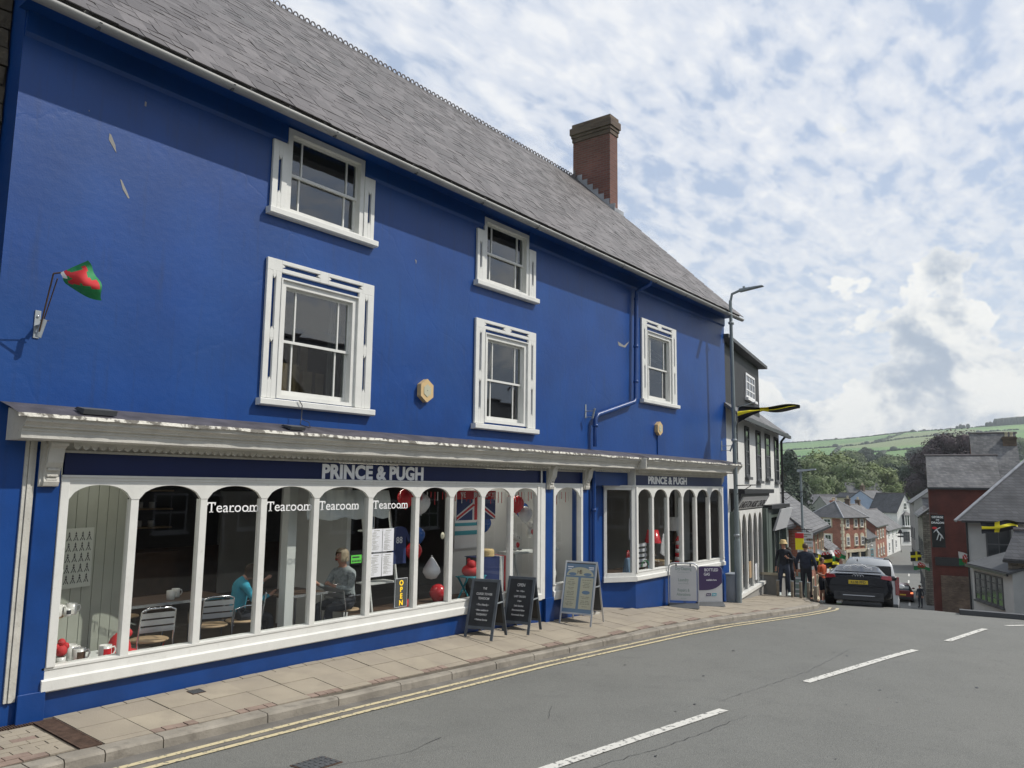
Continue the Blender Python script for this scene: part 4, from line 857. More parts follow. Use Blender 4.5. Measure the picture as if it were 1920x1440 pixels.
def dry(t, T, w, h):
    for s, z, sz, c in (('Dry Cleaning', .80, .095, 'board_green'), ('Pick up & Delivery Service', .745, .036, 'ink_pale'), ('Laundry', .56, .10, 'board_green'), ('Service & Washes', .50, .045, 'ink_pale'), ('Repairs &', .34, .095, 'board_green'), ('Alterations', .25, .095, 'board_green'), ('Ask inside', .13 + .05, .04, 'ink_pale')):
        text('lettering', s, sz, c, t, T @ Matrix.Translation((0, z * h / .95, 0)), sx=.72, ext=.0008, align='CENTER', bold=.0012)
def gas(t, T, w, h):
    x1 = w / 2; m = MB(); m.T = T; top = h - .01; r = .09
    pl = [(x1 - .004, top - r)] + [(x1 - r + r * math.cos(a) - .004, top - r + r * math.sin(a)) for a in (.4, .8, 1.2, PI / 2)] + [(-x1 + r - r * math.sin(a) + .004, top - r + r * math.cos(a)) for a in (.0, .4, .8, 1.2, PI / 2)] + [(-x1 + .004, .36)] + [(-x1 + (w - .004) * k / 8, .36 + .17 * (k / 8) ** 4) for k in range(1, 9)]
    m.prism(pl, lambda p: (p[0], p[1], 0), lambda p: (p[0], p[1], .002)); m.T = None; m.build('purple_panel', 'board_purple', t)
    for s, z, sz, c, dx_ in (('BOTTLED', .80, .095, 'paper', .04), ('GAS', .70, .095, 'paper', -.075), ('available here', .58, .055, 'paper', .04)): text('lettering', s, sz, c, t, T @ Matrix.Translation((dx_, z, .002)), sx=.85, ext=.0008, align='CENTER', bold=.0015)
    for cx_, c, s in ((-.04, 'board_purple', 'FLO'), (.10, 'teal', 'GAS')):
        m = MB(); m.T = T; m.prism([(cx_ - .06, .225), (cx_ + .055, .225), (cx_ + .065, .29), (cx_ - .05, .29)], lambda p: (p[0], p[1], 0), lambda p: (p[0], p[1], .002)); m.T = None; m.build('logo_block', c, t); text('lettering', s, .045, 'paper', t, T @ Matrix.Translation((cx_, .24, .002)), ext=.0008, align='CENTER', bold=.001)
swing('swing_sign', 'white swing sign for dry cleaning and laundry in a hooped silver frame', onp(16.98, -.50), math.radians(-60), .66, .98, 'board_grey', dry)
swing('gas_sign', 'purple and grey bottled gas sign standing behind the dry cleaning sign', onp(18.16, -.62), math.radians(-44), .62, .92, 'board_grey', gas, None)
# grey cabinet and lamp post at the corner
t = thing('utility_cabinet', 'low grey metal cabinet between the blue wall and the lamp post', 'cabinet', onp(20.42, -.30), math.radians(4))
m = MB(); m.box(-.22, .22, -.13, .13, -.1, .70); m.build('body', 'galv', t, bevel=.01); m = MB(); m.box(-.24, .24, -.15, .15, .70, .74); m.build('lid', 'galv', t, bevel=.01)
m = MB(); m.box(.0, .008, -.135, -.13, .02, .66); m.build('door_seam', 'tar_grey', t)
t = thing('street_lamp', 'tall grey lamp post at the corner of the blue shop, carrying a flag', 'street lamp', onp(20.2, -.52))
m = MB(); m.tube([(0, 0, -.1), (0, 0, 1.55), (0, 0, 1.62)], [.082, .082, .06], 14); m.build('base', 'lamp_post', t)
m = MB(); m.tube([(0, 0, 1.6), (-.05, 0, 5), (-.09, 0, 7.95)], [.058, .052, .042], 14); m.build('pole', 'lamp_post', t)
m = MB(); m.tube([(-.09, 0, 7.9), (-.09, -.05, 8.12), (-.07, -.28, 8.2)], .035, 10); m.build('arm', 'lamp_post', t)
m = MB(); m.hexa([(-.14, -.25, 8.15), (-.12, -.88, 8.23), (.06, -.88, 8.23), (.02, -.25, 8.15), (-.12, -.25, 8.24), (-.09, -.88, 8.26), (.03, -.88, 8.26), (.0, -.25, 8.24)]); m.box(-.08, -.02, -.40, -.34, 8.24, 8.30); m.build('lamp_head', 'lamp_post', t, bevel=.02)
for z in (1.68, 4.15, 7.3):
    m = MB(); m.lathe([(.058, 0), (.075, .01), (.075, .06), (.058, .07)], (-.02 - z * .008, 0, z), 12); m.box(.0, .11, -.012, .012, z + .02, z + .05); m.build('band', 'galv', t)
m = MB(); m.tube([(-.05, 0, 3.0), (-.05, -.55, 3.02)], .014, 6); m.tube([(-.05, 0, 2.75), (-.05, -.42, 3.0)], .010, 6); m.build('bracket', 'black_paint', t)
# flags: strips of cloth, streaming
def flag(name, label, loc, rz, L_, H, pitch, kind, group=None, fold=.5, amp=.06, seed=0, pole=True):
    t = thing(name, label, 'flag', loc, rz, group)
    nx, ny = 22, 8; ms = {'david': ['flag_black', 'flag_yellow'], 'welsh': ['white_cloth', 'flag_green', 'red']}[kind]; m = MB(); vs = []
    for i in range(nx + 1):
        u = i / nx
        for j in range(ny + 1):
            v = j / ny
            sag = pitch * u + amp * math.sin(u * 6.5 + seed + v * 1.4) * (0.3 + u)
            hh = H * (1 - fold * min(1, u * 2.2 + .1)); y = amp * 1.4 * math.sin(u * 8 + seed * 2 + v * 4.5) * (.3 + u) + fold * H * .28 * math.sin(v * 9 + u * 2)
            vs.append((L_ * u + .03, y, sag * L_ + hh * (v - 1)))
    fs = [(i * (ny + 1) + j, (i + 1) * (ny + 1) + j, (i + 1) * (ny + 1) + j + 1, i * (ny + 1) + j + 1) for i in range(nx) for j in range(ny)]
    m.add(vs, fs, 0, True)
    for k, f in enumerate(fs):
        i, j = divmod(k, ny); u, v = (i + .5) / nx, (j + .5) / ny
        if kind == 'david': c = 1 if abs(u - .42) < .075 or abs(v - .5) < .11 else 0
        else:
            c = 0 if v > .5 else 1
            if (u - .5) ** 2 / .085 + (v - .5) ** 2 / .12 < 1 and math.sin(u * 31 + v * 17) > -.35: c = 2
        m.m[k] = c
    m.build('cloth', ms, t)
    if pole: m = MB(); m.tube([(0, 0, -H - .35), (0, 0, .05)], .014, 8); m.build('flag_pole', 'galv', t)
    return t
p = sp(1386, 786, 18.6)
f = flag('street_flag', 'yellow and black cross flag streaming from the near lamp post', (20.10, -.62, 4.55), math.radians(-72), 1.55, .50, -.03, 'david', 'cross flags hung along the street', fold=.80, amp=.035, seed=1.0, pole=False)
m = MB(); m.tube([(-.03, .0, -.55), (.06, 0, -.02), (.5, 0, .10)], .012, 6); m.build('flag_pole', 'galv', f)
# wall flag at the left, furled round its stick
t = thing('wall_flag', 'small red and green flag furled over a stick on the blue wall', 'flag', (3.30, 0, 3.95), world=True)
m = MB(); m.box(3.255, 3.31, -.012, -.0005, 3.80, 4.08); m.box(3.262, 3.302, -.10, -.012, 3.915, 3.925); m.build('wall_plate', 'galv', t)
m = MB()
for z in (3.86, 4.02): m.lathe([(.001, -.008), (.012, -.006), (.014, 0)], (3.283, -.016, z), 8, axis='y')
m.build('bolt', 'steel', t)
m = MB(); m.tube([(3.25, -.14, 3.79), (3.285, -.16, 3.97)], .027, 10); m.build('socket', 'galv', t)
m = MB(); m.tube([(3.25, -.14, 3.80), (3.22, -.44, 4.38)], .008, 6); m.tube([(3.285, -.15, 3.97), (3.26, -.44, 4.34)], .006, 5); m.tube([(3.25, -.15, 3.96), (3.33, -.16, 3.965)], .005, 5); m.tube([(3.22, -.44, 4.38), (3.33, -.62, 4.40)], .008, 6); m.build('stick', 'wood_dark', t)
fm = pmat('flag_cloth', (0.012, 0.13, 0.06), .8, var=.25, vscale=6, c2=(0.55, 0.03, 0.03), f2=(7, .47, .50))
m = MB(); nu, nv = 16, 12; vs = []
def flagp(u, v):
    tl, tr, br, bl = sp(114, 511, 7.62), sp(163, 489, 7.50), sp(192, 563, 7.44), sp(122, 532, 7.60)
    a = tl.lerp(tr, u); b = bl.lerp(br, u); q = a.lerp(b, v)
    q += (sp(160, 530, 7.3) - sp(160, 530, 7.5)) * (.9 * math.sin(v * PI * 1.0) * math.sin(PI * (.15 + .85 * u))) + Vector((.02, 0, -.035)) * math.sin(PI * u) * v + Vector((.035, 0, .02)) * u * math.sin(PI * v)
    q.y += .022 * math.sin(v * 11 + u * 4) * (.3 + u); return q
vs = [flagp(i / nu, j / nv) for i in range(nu + 1) for j in range(nv + 1)]
m.add(vs, [(i * (nv + 1) + j, (i + 1) * (nv + 1) + j, (i + 1) * (nv + 1) + j + 1, i * (nv + 1) + j + 1) for i in range(nu) for j in range(nv)], 0, True)
for k in range(nu * nv):
    i, j = divmod(k, nv); u, v = (i + .5) / nu, (j + .5) / nv; w = math.sin(u * 9 + v * 5) * .12 + math.sin(v * 13 - u * 4) * .10
    m.m[k] = 2 if u < .12 and v < .5 else (1 if .10 < v + w < .72 and .12 < u + w * .6 < .84 else 0)
m.build('cloth', ['flag_green', 'red', 'white_cloth'], t)
# hexagonal alarm boxes
def alarm(label, x, z, s):
    t = thing('alarm_box', label, 'alarm box', (x, 0, z), 0, 'alarm boxes on the blue wall')
    P = [(s * math.cos(PI / 2 + k * PI / 3) * .86, s * math.sin(PI / 2 + k * PI / 3)) for k in range(6)]
    m = MB(); m.py(P, -.085, -.001); m.build('casing', 'alarm_box', t, bevel=.012)
    m = MB(); m.py([(a * .55, b * .55) for a, b in P], -.092, -.086); m.build('face_plate', 'cream_paper', t, bevel=.003)
    m = MB(); m.lathe([(.001, -.002), (.008, 0)], (0, -.093, 0), 10, axis='y'); m.build('screw', 'tar_grey', t); return t
alarm('buff hexagonal alarm box between the two large lower windows', 8.86, 3.84, .185)
t = alarm('small buff hexagonal alarm box below the rightmost sash window', 16.75, 3.76, .165)
m = MB(); m.tube([(0, -.012, -.14), (0, -.012, -.60)], .012, 6); m.build('conduit', 'blue_paint', t)
def wbracket(label, x, z, L_):
    t = thing('flag_bracket', label, 'bracket', (x, 0, z), 0, 'empty flag brackets')
    m = MB(); m.box(-.02, .02, -.01, -.0005, -.16, .12); m.build('plate', 'galv', t); m = MB(); m.tube([(0, -.01, -.02), (0, -L_, -.02)], .010, 6); m.tube([(0, -.01, -.14), (0, -L_ * .8, -.14)], .008, 6); m.tube([(.0, -L_, .03), (0, -L_ * .75, -.17)], .022, 8); m.build('socket', 'galv', t)
wbracket('empty metal flag bracket beside the bend of the drainpipe', 13.60, 3.93, .22)
wbracket('empty metal flag bracket high at the right corner of the blue wall', 20.55, 3.55, .32)
t = thing('cable', 'thin loose black cable hanging over the sill of the big left window', 'cable', (6.5, -.12, 3.3), world=True)
m = MB(); m.tube([(6.42, -.125, 3.46), (6.47, -.13, 3.40), (6.46, -.14, 3.25), (6.40, -.2, 3.14), (6.47, -.3, 3.10)], .006, 5); m.tube([(6.46, -.14, 3.22), (6.55, -.18, 3.18), (6.52, -.25, 3.11)], .005, 5); m.build('wire', 'black_paint', t)
# rough stone neighbour at the extreme left
NB = thing('stone_building', 'dark rubble stone building joining the left end of the blue shop', 'building', (1.3, 1.0, .1), world=True)
m = MB(); m.box(-6, 2.915, .34, 9, -.5, 9.5); m.build('wall', 'mortar', NB)
st = []
for s_ in range(6):
    mm = MB(); a, b = .34 + .05 * s_, .17 + .012 * (s_ % 3); mm.box(-a / 2, a / 2, -.03, .03, -b / 2, b / 2); me = mm.mesh('stone', 'stone_a')
    for v in me.vertices: v.co += Vector((random.uniform(-.02, .02), random.uniform(-.012, .012), random.uniform(-.015, .015)))
    st.append(me)
z = .2
while z < 9.3:
    x = 2.90
    while x > .9:
        k = random.randrange(6); a = .34 + .05 * k
        inst(st[k], 'stone', NB, (x - a / 2 - .01, .33, z + .09), (0, random.uniform(-.03, .03), 0), (1, random.uniform(.8, 1.5), 1)); x -= a + .025
    z += .20
# ---------------------------------------------------------------- people
def body(name, J, E, regions, parent, root='pelvis', sub=2):
    """J: joint -> (pos, radius); E: edges; regions: edge -> material index; one continuous skinned surface"""
    ks = list(J); me = bpy.data.meshes.new('tmp'); me.from_pydata([J[k][0] for k in ks], [(ks.index(a), ks.index(b)) for a, b, *_ in E], [])
    o = bpy.data.objects.new('tmp', me); col.objects.link(o)
    o.modifiers.new('skin', 'SKIN')
    if not me.skin_vertices: 
        bm_ = bmesh.new(); bm_.from_mesh(me); bm_.verts.layers.skin.verify(); bm_.to_mesh(me); bm_.free()
    sv = me.skin_vertices[0].data
    for i, k in enumerate(ks):
        r = J[k][1]; sv[i].radius = r if isinstance(r, tuple) else (r, r); sv[i].use_root = (k == root)
    s = o.modifiers.new('sub', 'SUBSURF'); s.levels = sub; s.render_levels = sub
    dg = bpy.context.evaluated_depsgraph_get(); r = bpy.data.meshes.new_from_object(o.evaluated_get(dg)); r.name = name
    bpy.data.objects.remove(o)
    r.materials.clear()
    mats = regions
    for q in mats: r.materials.append(M(q))
    segs = [(Vector(J[a][0]), Vector(J[b][0]), c) for a, b, c in E]
    for p in r.polygons:
        c = p.center; best = None
        for a, b, mi in segs:
            d = b - a; t = max(0, min(1, (c - a).dot(d) / max(d.length_squared, 1e-9))); q = (a + d * t - c).length
            if best is None or q < best[0]: best = (q, mi)
        p.material_index = best[1]; p.use_smooth = True
    ob = bpy.data.objects.new(name, r); col.objects.link(ob); ob.parent = parent; return ob
def person(label, loc, rz, h, mats, pose, hair='short', group=None, props=None, hatm=None):
    """mats: skin, top, legs, shoes; pose: dict of joint overrides (metres for a 1.7 m figure); faces local -y"""
    k = h / 1.7; t = thing('person', label, 'person', loc, rz, group)
    J = dict(pelvis=((0, 0, .93), (.155, .115)), waist=((0, 0, 1.08), (.135, .10)), chest=((0, -.01, 1.26), (.165, .115)), upper=((0, .0, 1.38), (.13, .09)), neck=((0, .0, 1.46), .052), head0=((0, -.01, 1.53), (.062, .07)), head1=((0, -.015, 1.60), (.078, .095)), head2=((0, -.005, 1.665), (.06, .072)),
             hipL=((-.095, 0, .88), .105), hipR=((.095, 0, .88), .105), kneeL=((-.10, -.01, .50), .066), kneeR=((.10, -.01, .50), .066), ankL=((-.10, .02, .10), .042), ankR=((.10, .02, .10), .042), toeL=((-.11, -.14, .045), (.042, .035)), toeR=((.11, -.14, .045), (.042, .035)),
             shL=((-.18, .0, 1.375), .062), shR=((.18, .0, 1.375), .062), elL=((-.235, .02, 1.12), .045), elR=((.235, .02, 1.12), .045), wrL=((-.24, -.05, .88), .03), wrR=((.24, -.05, .88), .03), haL=((-.24, -.07, .80), (.032, .018)), haR=((.24, -.07, .80), (.032, .018)))
    for a, b in pose.items():
        if a in J: J[a] = (b, J[a][1]) if len(b) == 3 else (b[:3], b[3])
    E = [('pelvis', 'waist', 1), ('waist', 'chest', 1), ('chest', 'upper', 1), ('upper', 'neck', 1), ('neck', 'head0', 0), ('head0', 'head1', 0), ('head1', 'head2', 0), ('pelvis', 'hipL', 2), ('pelvis', 'hipR', 2), ('hipL', 'kneeL', 2), ('hipR', 'kneeR', 2)]
    lc = pose.get('calf', 2)
    E += [('kneeL', 'ankL', lc), ('kneeR', 'ankR', lc), ('ankL', 'toeL', 3), ('ankR', 'toeR', 3), ('upper', 'shL', 1), ('upper', 'shR', 1), ('shL', 'elL', 1), ('shR', 'elR', 1), ('elL', 'wrL', pose.get('fore', 1)), ('elR', 'wrR', pose.get('fore', 1)), ('wrL', 'haL', 0), ('wrR', 'haR', 0)]
    for s in 'LR':
        w = Vector(J['wr' + s][0]); a = Vector(J['ha' + s][0]); d = (a - w).normalized(); sd = d.cross(Vector((0, 1, 0)) if abs(d.y) < .8 else Vector((0, 0, 1))).normalized(); cu_ = d.cross(sd).normalized() * (1 if s == 'L' else 1)
        for f in range(4):
            L_ = (.055, .068, .062, .048)[f]; b = a + sd * (f - 1.5) * .019; q = b + d * L_ * .55; e = q + (d * .75 + cu_ * .55).normalized() * L_ * .5
            J[f'f{s}{f}a'] = (tuple(q), .0095); J[f'f{s}{f}b'] = (tuple(e), .0075); E += [('ha' + s, f'f{s}{f}a', 0), (f'f{s}{f}a', f'f{s}{f}b', 0)]
        q = w.lerp(a, .4) + sd * .035 * (1 if s == 'L' else -1) + cu_ * .02; J[f't{s}a'] = (tuple(q), .011); J[f't{s}b'] = (tuple(q + d * .035 + cu_ * .012), .009); E += [('wr' + s, f't{s}a', 0), (f't{s}a', f't{s}b', 0)]
    J = {a: (tuple(Vector(b[0]) * k), tuple(v * k for v in b[1]) if isinstance(b[1], tuple) else b[1] * k) for a, b in J.items()}
    body('body', J, E, mats, t)
    hc = Vector(J['head1'][0]); hd = pose.get('look', 0); Rz = Matrix.Translation(hc) @ Matrix.Rotation(hd, 4, 'Z')
    m = MB(); m.T = Rz; m.hexa([(-.011 * k, -.085 * k, -.02 * k), (.011 * k, -.085 * k, -.02 * k), (.014 * k, -.07 * k, -.02 * k), (-.014 * k, -.07 * k, -.02 * k), (-.004 * k, -.085 * k, .025 * k), (.004 * k, -.085 * k, .025 * k), (.006 * k, -.07 * k, .03 * k), (-.006 * k, -.07 * k, .03 * k)])
    m.v[-8:-6] = [tuple(Rz @ Vector((-.011 * k, -.108 * k, -.018 * k))), tuple(Rz @ Vector((.011 * k, -.108 * k, -.018 * k)))]
    for s in (-1, 1): m.ball((s * .078 * k, .0, -.005 * k), .024 * k, 8, 0, (.4, .8, 1.2), 5)
    m.T = None; m.build('nose_and_ears', mats[0], t)
    m = MB(); m.T = Rz
    for s in (-1, 1): m.ball((s * .032 * k, -.082 * k, .022 * k), .010 * k, 8, 0, (1.2, .7, .8), 5)
    m.T = None; m.build('eye', 'ink', t)
    m = MB(); m.T = Rz; m.box(-.024 * k, .024 * k, -.092 * k, -.08 * k, -.048 * k, -.040 * k); m.T = None; m.build('mouth', 'red', t)
    m = MB(); m.T = Rz
    if hair != 'none':
        m2 = [(.001, .125), (.04, .118), (.07, .098), (.088, .065), (.093, .03), (.092, -.005)] + ([(.098, -.04), (.09, -.075)] if hair == 'bob' else [(.085, -.03)])
        o0 = len(m.v); m.lathe([(a * k, b * k) for a, b in m2], (0, .014 * k, 0), 16, 0, sy=1.1)
    m.T = None; hm = m.build('hair', pose.get('hairmat', 'hair_dark'), t)
    # open the hair over the face
    bm_ = bmesh.new(); bm_.from_mesh(hm.data); inv = Rz.inverted(); dl = [f for f in bm_.faces if (lambda c: c.y < -.055 * k and c.z < .062 * k)(inv @ f.calc_center_median())]; bmesh.ops.delete(bm_, geom=dl, context='FACES'); bm_.to_mesh(hm.data); bm_.free()
    if hatm:
        m = MB(); m.T = Rz; m.lathe([(.001, .150), (.06, .148), (.088, .13), (.098, .07), (.105, .06), (.132, .025), (.134, .02), (.10, .05)], (0, .0, 0), 18); m.T = None
        for i in range(len(m.v)): v = m.v[i]; m.v[i] = tuple(Rz @ ((Rz.inverted() @ Vector(v)) * k)) 
        m.build('hat', hatm, t)
    if props: props(t, k, J)
    return t
def feet(x, y): return (x, y, ground(x, y) + .0)
walk = dict(kneeL=(-.10, -.12, .52), ankL=(-.10, -.13, .11), toeL=(-.11, -.29, .06), kneeR=(.10, .02, .49), ankR=(.10, .16, .11), toeR=(.11, .03, .035), elR=(.25, .08, 1.13), wrR=(.17, -.16, 1.18), haR=(.13, -.22, 1.24), elL=(-.25, .05, 1.12), wrL=(-.25, -.02, .89), haL=(-.245, -.05, .81))
p = sp(1472, 1118, 25)
def shoes(t, k, J):
    for s in 'LR':
        a = Vector(J['toe' + s][0]); b = Vector(J['ank' + s][0]); m = MB(); m.ball(((a.x + b.x) / 2, (a.y + b.y) / 2 - .01, a.z + .005), .09, 12, 0, (.58, 1.65, .52), 7); m.build('shoe', 'shoe_white' if t.get('pale') else 'rubber', t)
def P1p(t, k, J): t['pale'] = 1; shoes(t, k, J)
person('person in a straw bucket hat, dark top and jeans walking up the pavement', feet(p.x, p.y), math.radians(-88), 1.72, ['skin', 'cloth_dark', 'denim', 'shoe_white'], walk, props=P1p, hatm='straw')
p = sp(1487, 1116, 26.5)
person('person in dark clothes half hidden behind the walker in the bucket hat', feet(p.x, p.y + .1), math.radians(92), 1.68, ['skin', 'cloth_dark', 'cloth_dark', 'rubber'], dict(walk, hairmat='hair_dark'), props=shoes)
p = sp(1513, 1120, 24.6)
person('person seen from behind in a bulky navy coat with short brown hair', feet(p.x, p.y), math.radians(96), 1.66, ['skin', 'cloth_navy', 'cloth_dark', 'rubber'],
       dict(chest=(0, 0, 1.24, (.20, .15)), waist=(0, 0, 1.04, (.20, .15)), pelvis=(0, 0, .90, (.20, .15)), upper=(0, 0, 1.38, (.15, .11)), elL=(-.29, .02, 1.10, .062), elR=(.29, .02, 1.10, .062), shL=(-.19, 0, 1.37, .075), shR=(.19, 0, 1.37, .075), wrL=(-.30, -.08, .88), haL=(-.30, -.11, .80), wrR=(.30, -.08, .88), haR=(.30, -.11, .80), kneeL=(-.1, -.08, .5), ankL=(-.1, -.06, .1), toeL=(-.11, -.22, .05), kneeR=(.1, .0, .5), ankR=(.1, .12, .12), toeR=(.11, -.02, .04), hairmat='wood_dark'), props=shoes)
p = sp(1543, 1119, 24.8)
person('person in an orange top and dark shorts waiting beside the black car', feet(p.x, p.y), math.radians(-20), 1.40, ['skin', 'cloth_orange', 'cloth_dark', 'shoe_white'], dict(calf=0, fore=0, wrR=(.16, -.22, 1.06), haR=(.1, -.27, 1.09), wrL=(-.15, -.22, 1.05), haL=(-.09, -.27, 1.08), hairmat='wood_dark'), props=P1p)
p = sp(1725, 1112, 63)
person('distant person in black standing at the shaded foot of the hill', (p.x, p.y, road_z(p.x, p.y)), math.radians(-100), 1.75, ['skin', 'cloth_dark', 'cloth_dark', 'rubber'], {}, props=shoes)
# two people at the tearoom tables
sit = lambda z: dict(pelvis=(0, .05, z + .10, (.17, .13)), waist=(0, .06, z + .24, (.15, .12)), chest=(0, .02, z + .42, (.17, .125)), upper=(0, .0, z + .55, (.13, .09)), neck=(0, -.02, z + .63), head0=(0, -.05, z + .70), head1=(0, -.065, z + .775), head2=(0, -.06, z + .84),
    hipL=(-.10, .0, z + .09, .10), hipR=(.10, .0, z + .09, .10), kneeL=(-.12, -.42, z + .08), kneeR=(.12, -.42, z + .08), ankL=(-.12, -.38, .09), ankR=(.12, -.36, .09), toeL=(-.12, -.52, .04), toeR=(.12, -.50, .04), shL=(-.18, .0, z + .54), shR=(.18, .0, z + .54), elL=(-.24, -.12, z + .32), elR=(.24, -.12, z + .32), wrL=(-.16, -.36, z + .38), wrR=(.16, -.36, z + .38), haL=(-.12, -.43, z + .42), haR=(.12, -.43, z + .42))
s1 = sit(.44); s1['look'] = math.radians(-8); s1['hairmat'] = 'hair_grey'
person('grey haired woman in a pale patterned cardigan seated at a tearoom table', (7.99, .68, .12), math.radians(-84), 1.70, ['skin', 'cloth_grey', 'cloth_dark', 'rubber'], s1, hair='bob', props=shoes)
s2 = sit(.44); s2.update(head0=(0, -.12, 1.10), head1=(0, -.15, 1.16), head2=(0, -.16, 1.22), haR=(.10, -.42, 1.05), wrR=(.13, -.36, 1.0), elR=(.22, -.22, .80)); s2['hairmat'] = 'hair_dark'
person('person in a turquoise top bent over a tearoom table', (6.50, 1.02, .12), math.radians(74), 1.56, ['skin', 'cloth_turq', 'cloth_dark', 'rubber'], s2, hair='bob', props=shoes)
# ---------------------------------------------------------------- inside the shop windows
FZ = .12
def cafe_chair(label):
    t = thing('cafe_chair', label, 'chair', (0, 0, 0), 0, 'metal tearoom chairs')
    for s in (-1, 1):
        m = MB(); m.tube([(s * .21, -.20, 0), (s * .22, -.19, .44), (s * .235, -.17, .62), (s * .235, -.05, .66), (s * .22, .16, .66)], .011, 7); m.build('leg', 'steel', t)
        m = MB(); m.tube([(s * .20, .26, 0), (s * .20, .19, .45), (s * .19, .25, .80)], .011, 7); m.build('leg', 'steel', t)
    m = MB(); m.tube([(-.19, .25, .80), (-.12, .262, .83), (.12, .262, .83), (.19, .25, .80)], .011, 7); m.tube([(-.21, -.17, .42), (.21, -.17, .42)], .009, 6); m.build('back_rail', 'steel', t)
    m = MB(); m.lathe([(.001, .43), (.20, .43), (.215, .442), (.205, .455), (.001, .455)], (0, 0, 0), 18, sx=1.02, sy=.98); m.build('seat', 'wood_pale', t)
    for z in (.56, .64, .72): m = MB(); m.hexa([(-.19, .215 + (z - .56) * .15, z), (.19, .215 + (z - .56) * .15, z), (.19, .222 + (z - .56) * .15, z), (-.19, .222 + (z - .56) * .15, z), (-.19, .224 + (z - .56) * .15, z + .06), (.19, .224 + (z - .56) * .15, z + .06), (.19, .232 + (z - .56) * .15, z + .06), (-.19, .232 + (z - .56) * .15, z + .06)]); m.build('back_slat', 'alu', t)
    return t
c0 = cafe_chair('steel slat backed chair nearest the left end of the tearoom window')
place(c0, (5.02, .62, FZ), math.radians(172))
for x, y, a, l in ((6.02, .95, 168, 'steel slat backed chair with a wooden seat, second from the left at the window'), (6.50, .98, 254, 'steel chair under the person in turquoise'), (8.03, .68, 96, 'steel chair under the grey haired woman'), (5.6, 2.4, 10, 'steel chair on the far side of the long tearoom table')):
    place(copy_tree(c0), (x, y, FZ), math.radians(a), l)
def table(label, x, y, w, d, h=.74):
    t = thing('tearoom_table', label, 'table', (x, y, FZ), 0, 'tearoom tables'); m = MB(); m.box(-w / 2, w / 2, -d / 2, d / 2, h - .03, h); m.build('table_top', 'wood_dark', t, bevel=.004)
    m = MB(); m.box(-w / 2 - .006, w / 2 + .006, -d / 2 - .006, -d / 2, h - .035, h + .001); m.box(-w / 2 - .006, w / 2 + .006, d / 2, d / 2 + .006, h - .035, h + .001); m.build('edging', 'steel', t)
    for a in (-1, 1):
        for b in (-1, 1): m = MB(); m.tube([(a * (w / 2 - .06), b * (d / 2 - .06), 0), (a * (w / 2 - .06), b * (d / 2 - .06), h - .03)], .016, 7); m.build('leg', 'steel', t)
    return t
table('long dark tearoom table by the left windows', 5.45, 1.65, 2.1, .72); table('small table between the turquoise diner and the grey haired woman', 7.28, .98, .75, .70)
def mug(x, y, z, label, s=1.0, deco=None, mat='china', rz=0):
    t = thing('mug', label, 'mug', (x, y, z), rz, 'mugs in the tearoom window'); m = MB(); m.lathe([(.001, 0), (.036 * s, .0), (.040 * s, .01), (.041 * s, .09 * s), (.037 * s, .09 * s), (.036 * s, .012), (.001, .012)], (0, 0, 0), 14); m.build('cup', mat, t)
    m = MB(); m.tube([(.038 * s, 0, .07 * s), (.062 * s, 0, .072 * s), (.070 * s, 0, .05 * s), (.060 * s, 0, .025 * s), (.038 * s, 0, .02 * s)], .006 * s, 6); m.build('handle', mat, t)
    if deco:
        m = MB(); m.lathe([(.0418 * s, .025 * s), (.0418 * s, .07 * s)], (0, 0, 0), 14); me = m.mesh('d', deco); bm_ = bmesh.new(); bm_.from_mesh(me); bmesh.ops.delete(bm_, geom=[f for f in bm_.faces if f.calc_center_median().y > -.03 * s], context='FACES'); bm_.to_mesh(me); bm_.free(); me.name = 'printed_motif'
        o = bpy.data.objects.new('printed_motif', me); col.objects.link(o); o.parent = t
    return t
mug(4.10, .33, .50, 'white mug with a dark motif, left of the pair on the window deck', 1.6, 'wood_dark'); mug(4.35, .28, .50, 'white mug with a red motif on the window deck', 1.6, 'balloon_red'); mug(4.12, .58, .50, 'plain white mug behind the two patterned mugs', 1.6)
for i, (x, y, s) in enumerate(((3.78, .30, 1.1), (3.86, .38, 1.4), (3.96, .35, .9), (4.03, .42, 1.3), (3.92, .46, 1.2))): mug(x, y, .985, ('small mug at the front of the corner shelf', 'tall white mug on the corner shelf', 'little white cup on the corner shelf', 'white mug at the right end of the corner shelf', 'white mug at the back of the corner shelf')[i], s, 'ink' if i % 2 == 0 else None)
for i, (x, y) in enumerate(((3.74, .42), (3.84, .45))): mug(x, y, 1.385, ('left white mug on the upper corner shelf', 'right white mug on the upper corner shelf')[i], 1.2)
for i, (x, y) in enumerate(((4.75, 1.5), (5.75, 1.48), (5.9, 1.62))): mug(x, y, FZ + .74, ('white cup at the left end of the long table', 'white mug standing on the long table', 'second white mug beside the mug on the long table')[i], 1.3)
for z, r, l in ((.985, .42, 'lower pale corner shelf holding mugs'), (1.385, .30, 'upper pale corner shelf holding two mugs')):
    m = MB(); m.pz([(3.662, .64), (3.662, .64 - r)] + [(3.662 + r * .9 * math.sin(a), .70 - r * math.cos(a) * 1.05) for a in (.3, .6, .9, 1.2)] + [(3.662 + r, .78)], z - .02, z); tag(m.build('corner_shelf', 'wood_pale'), l, 'shelf', 'corner shelves')
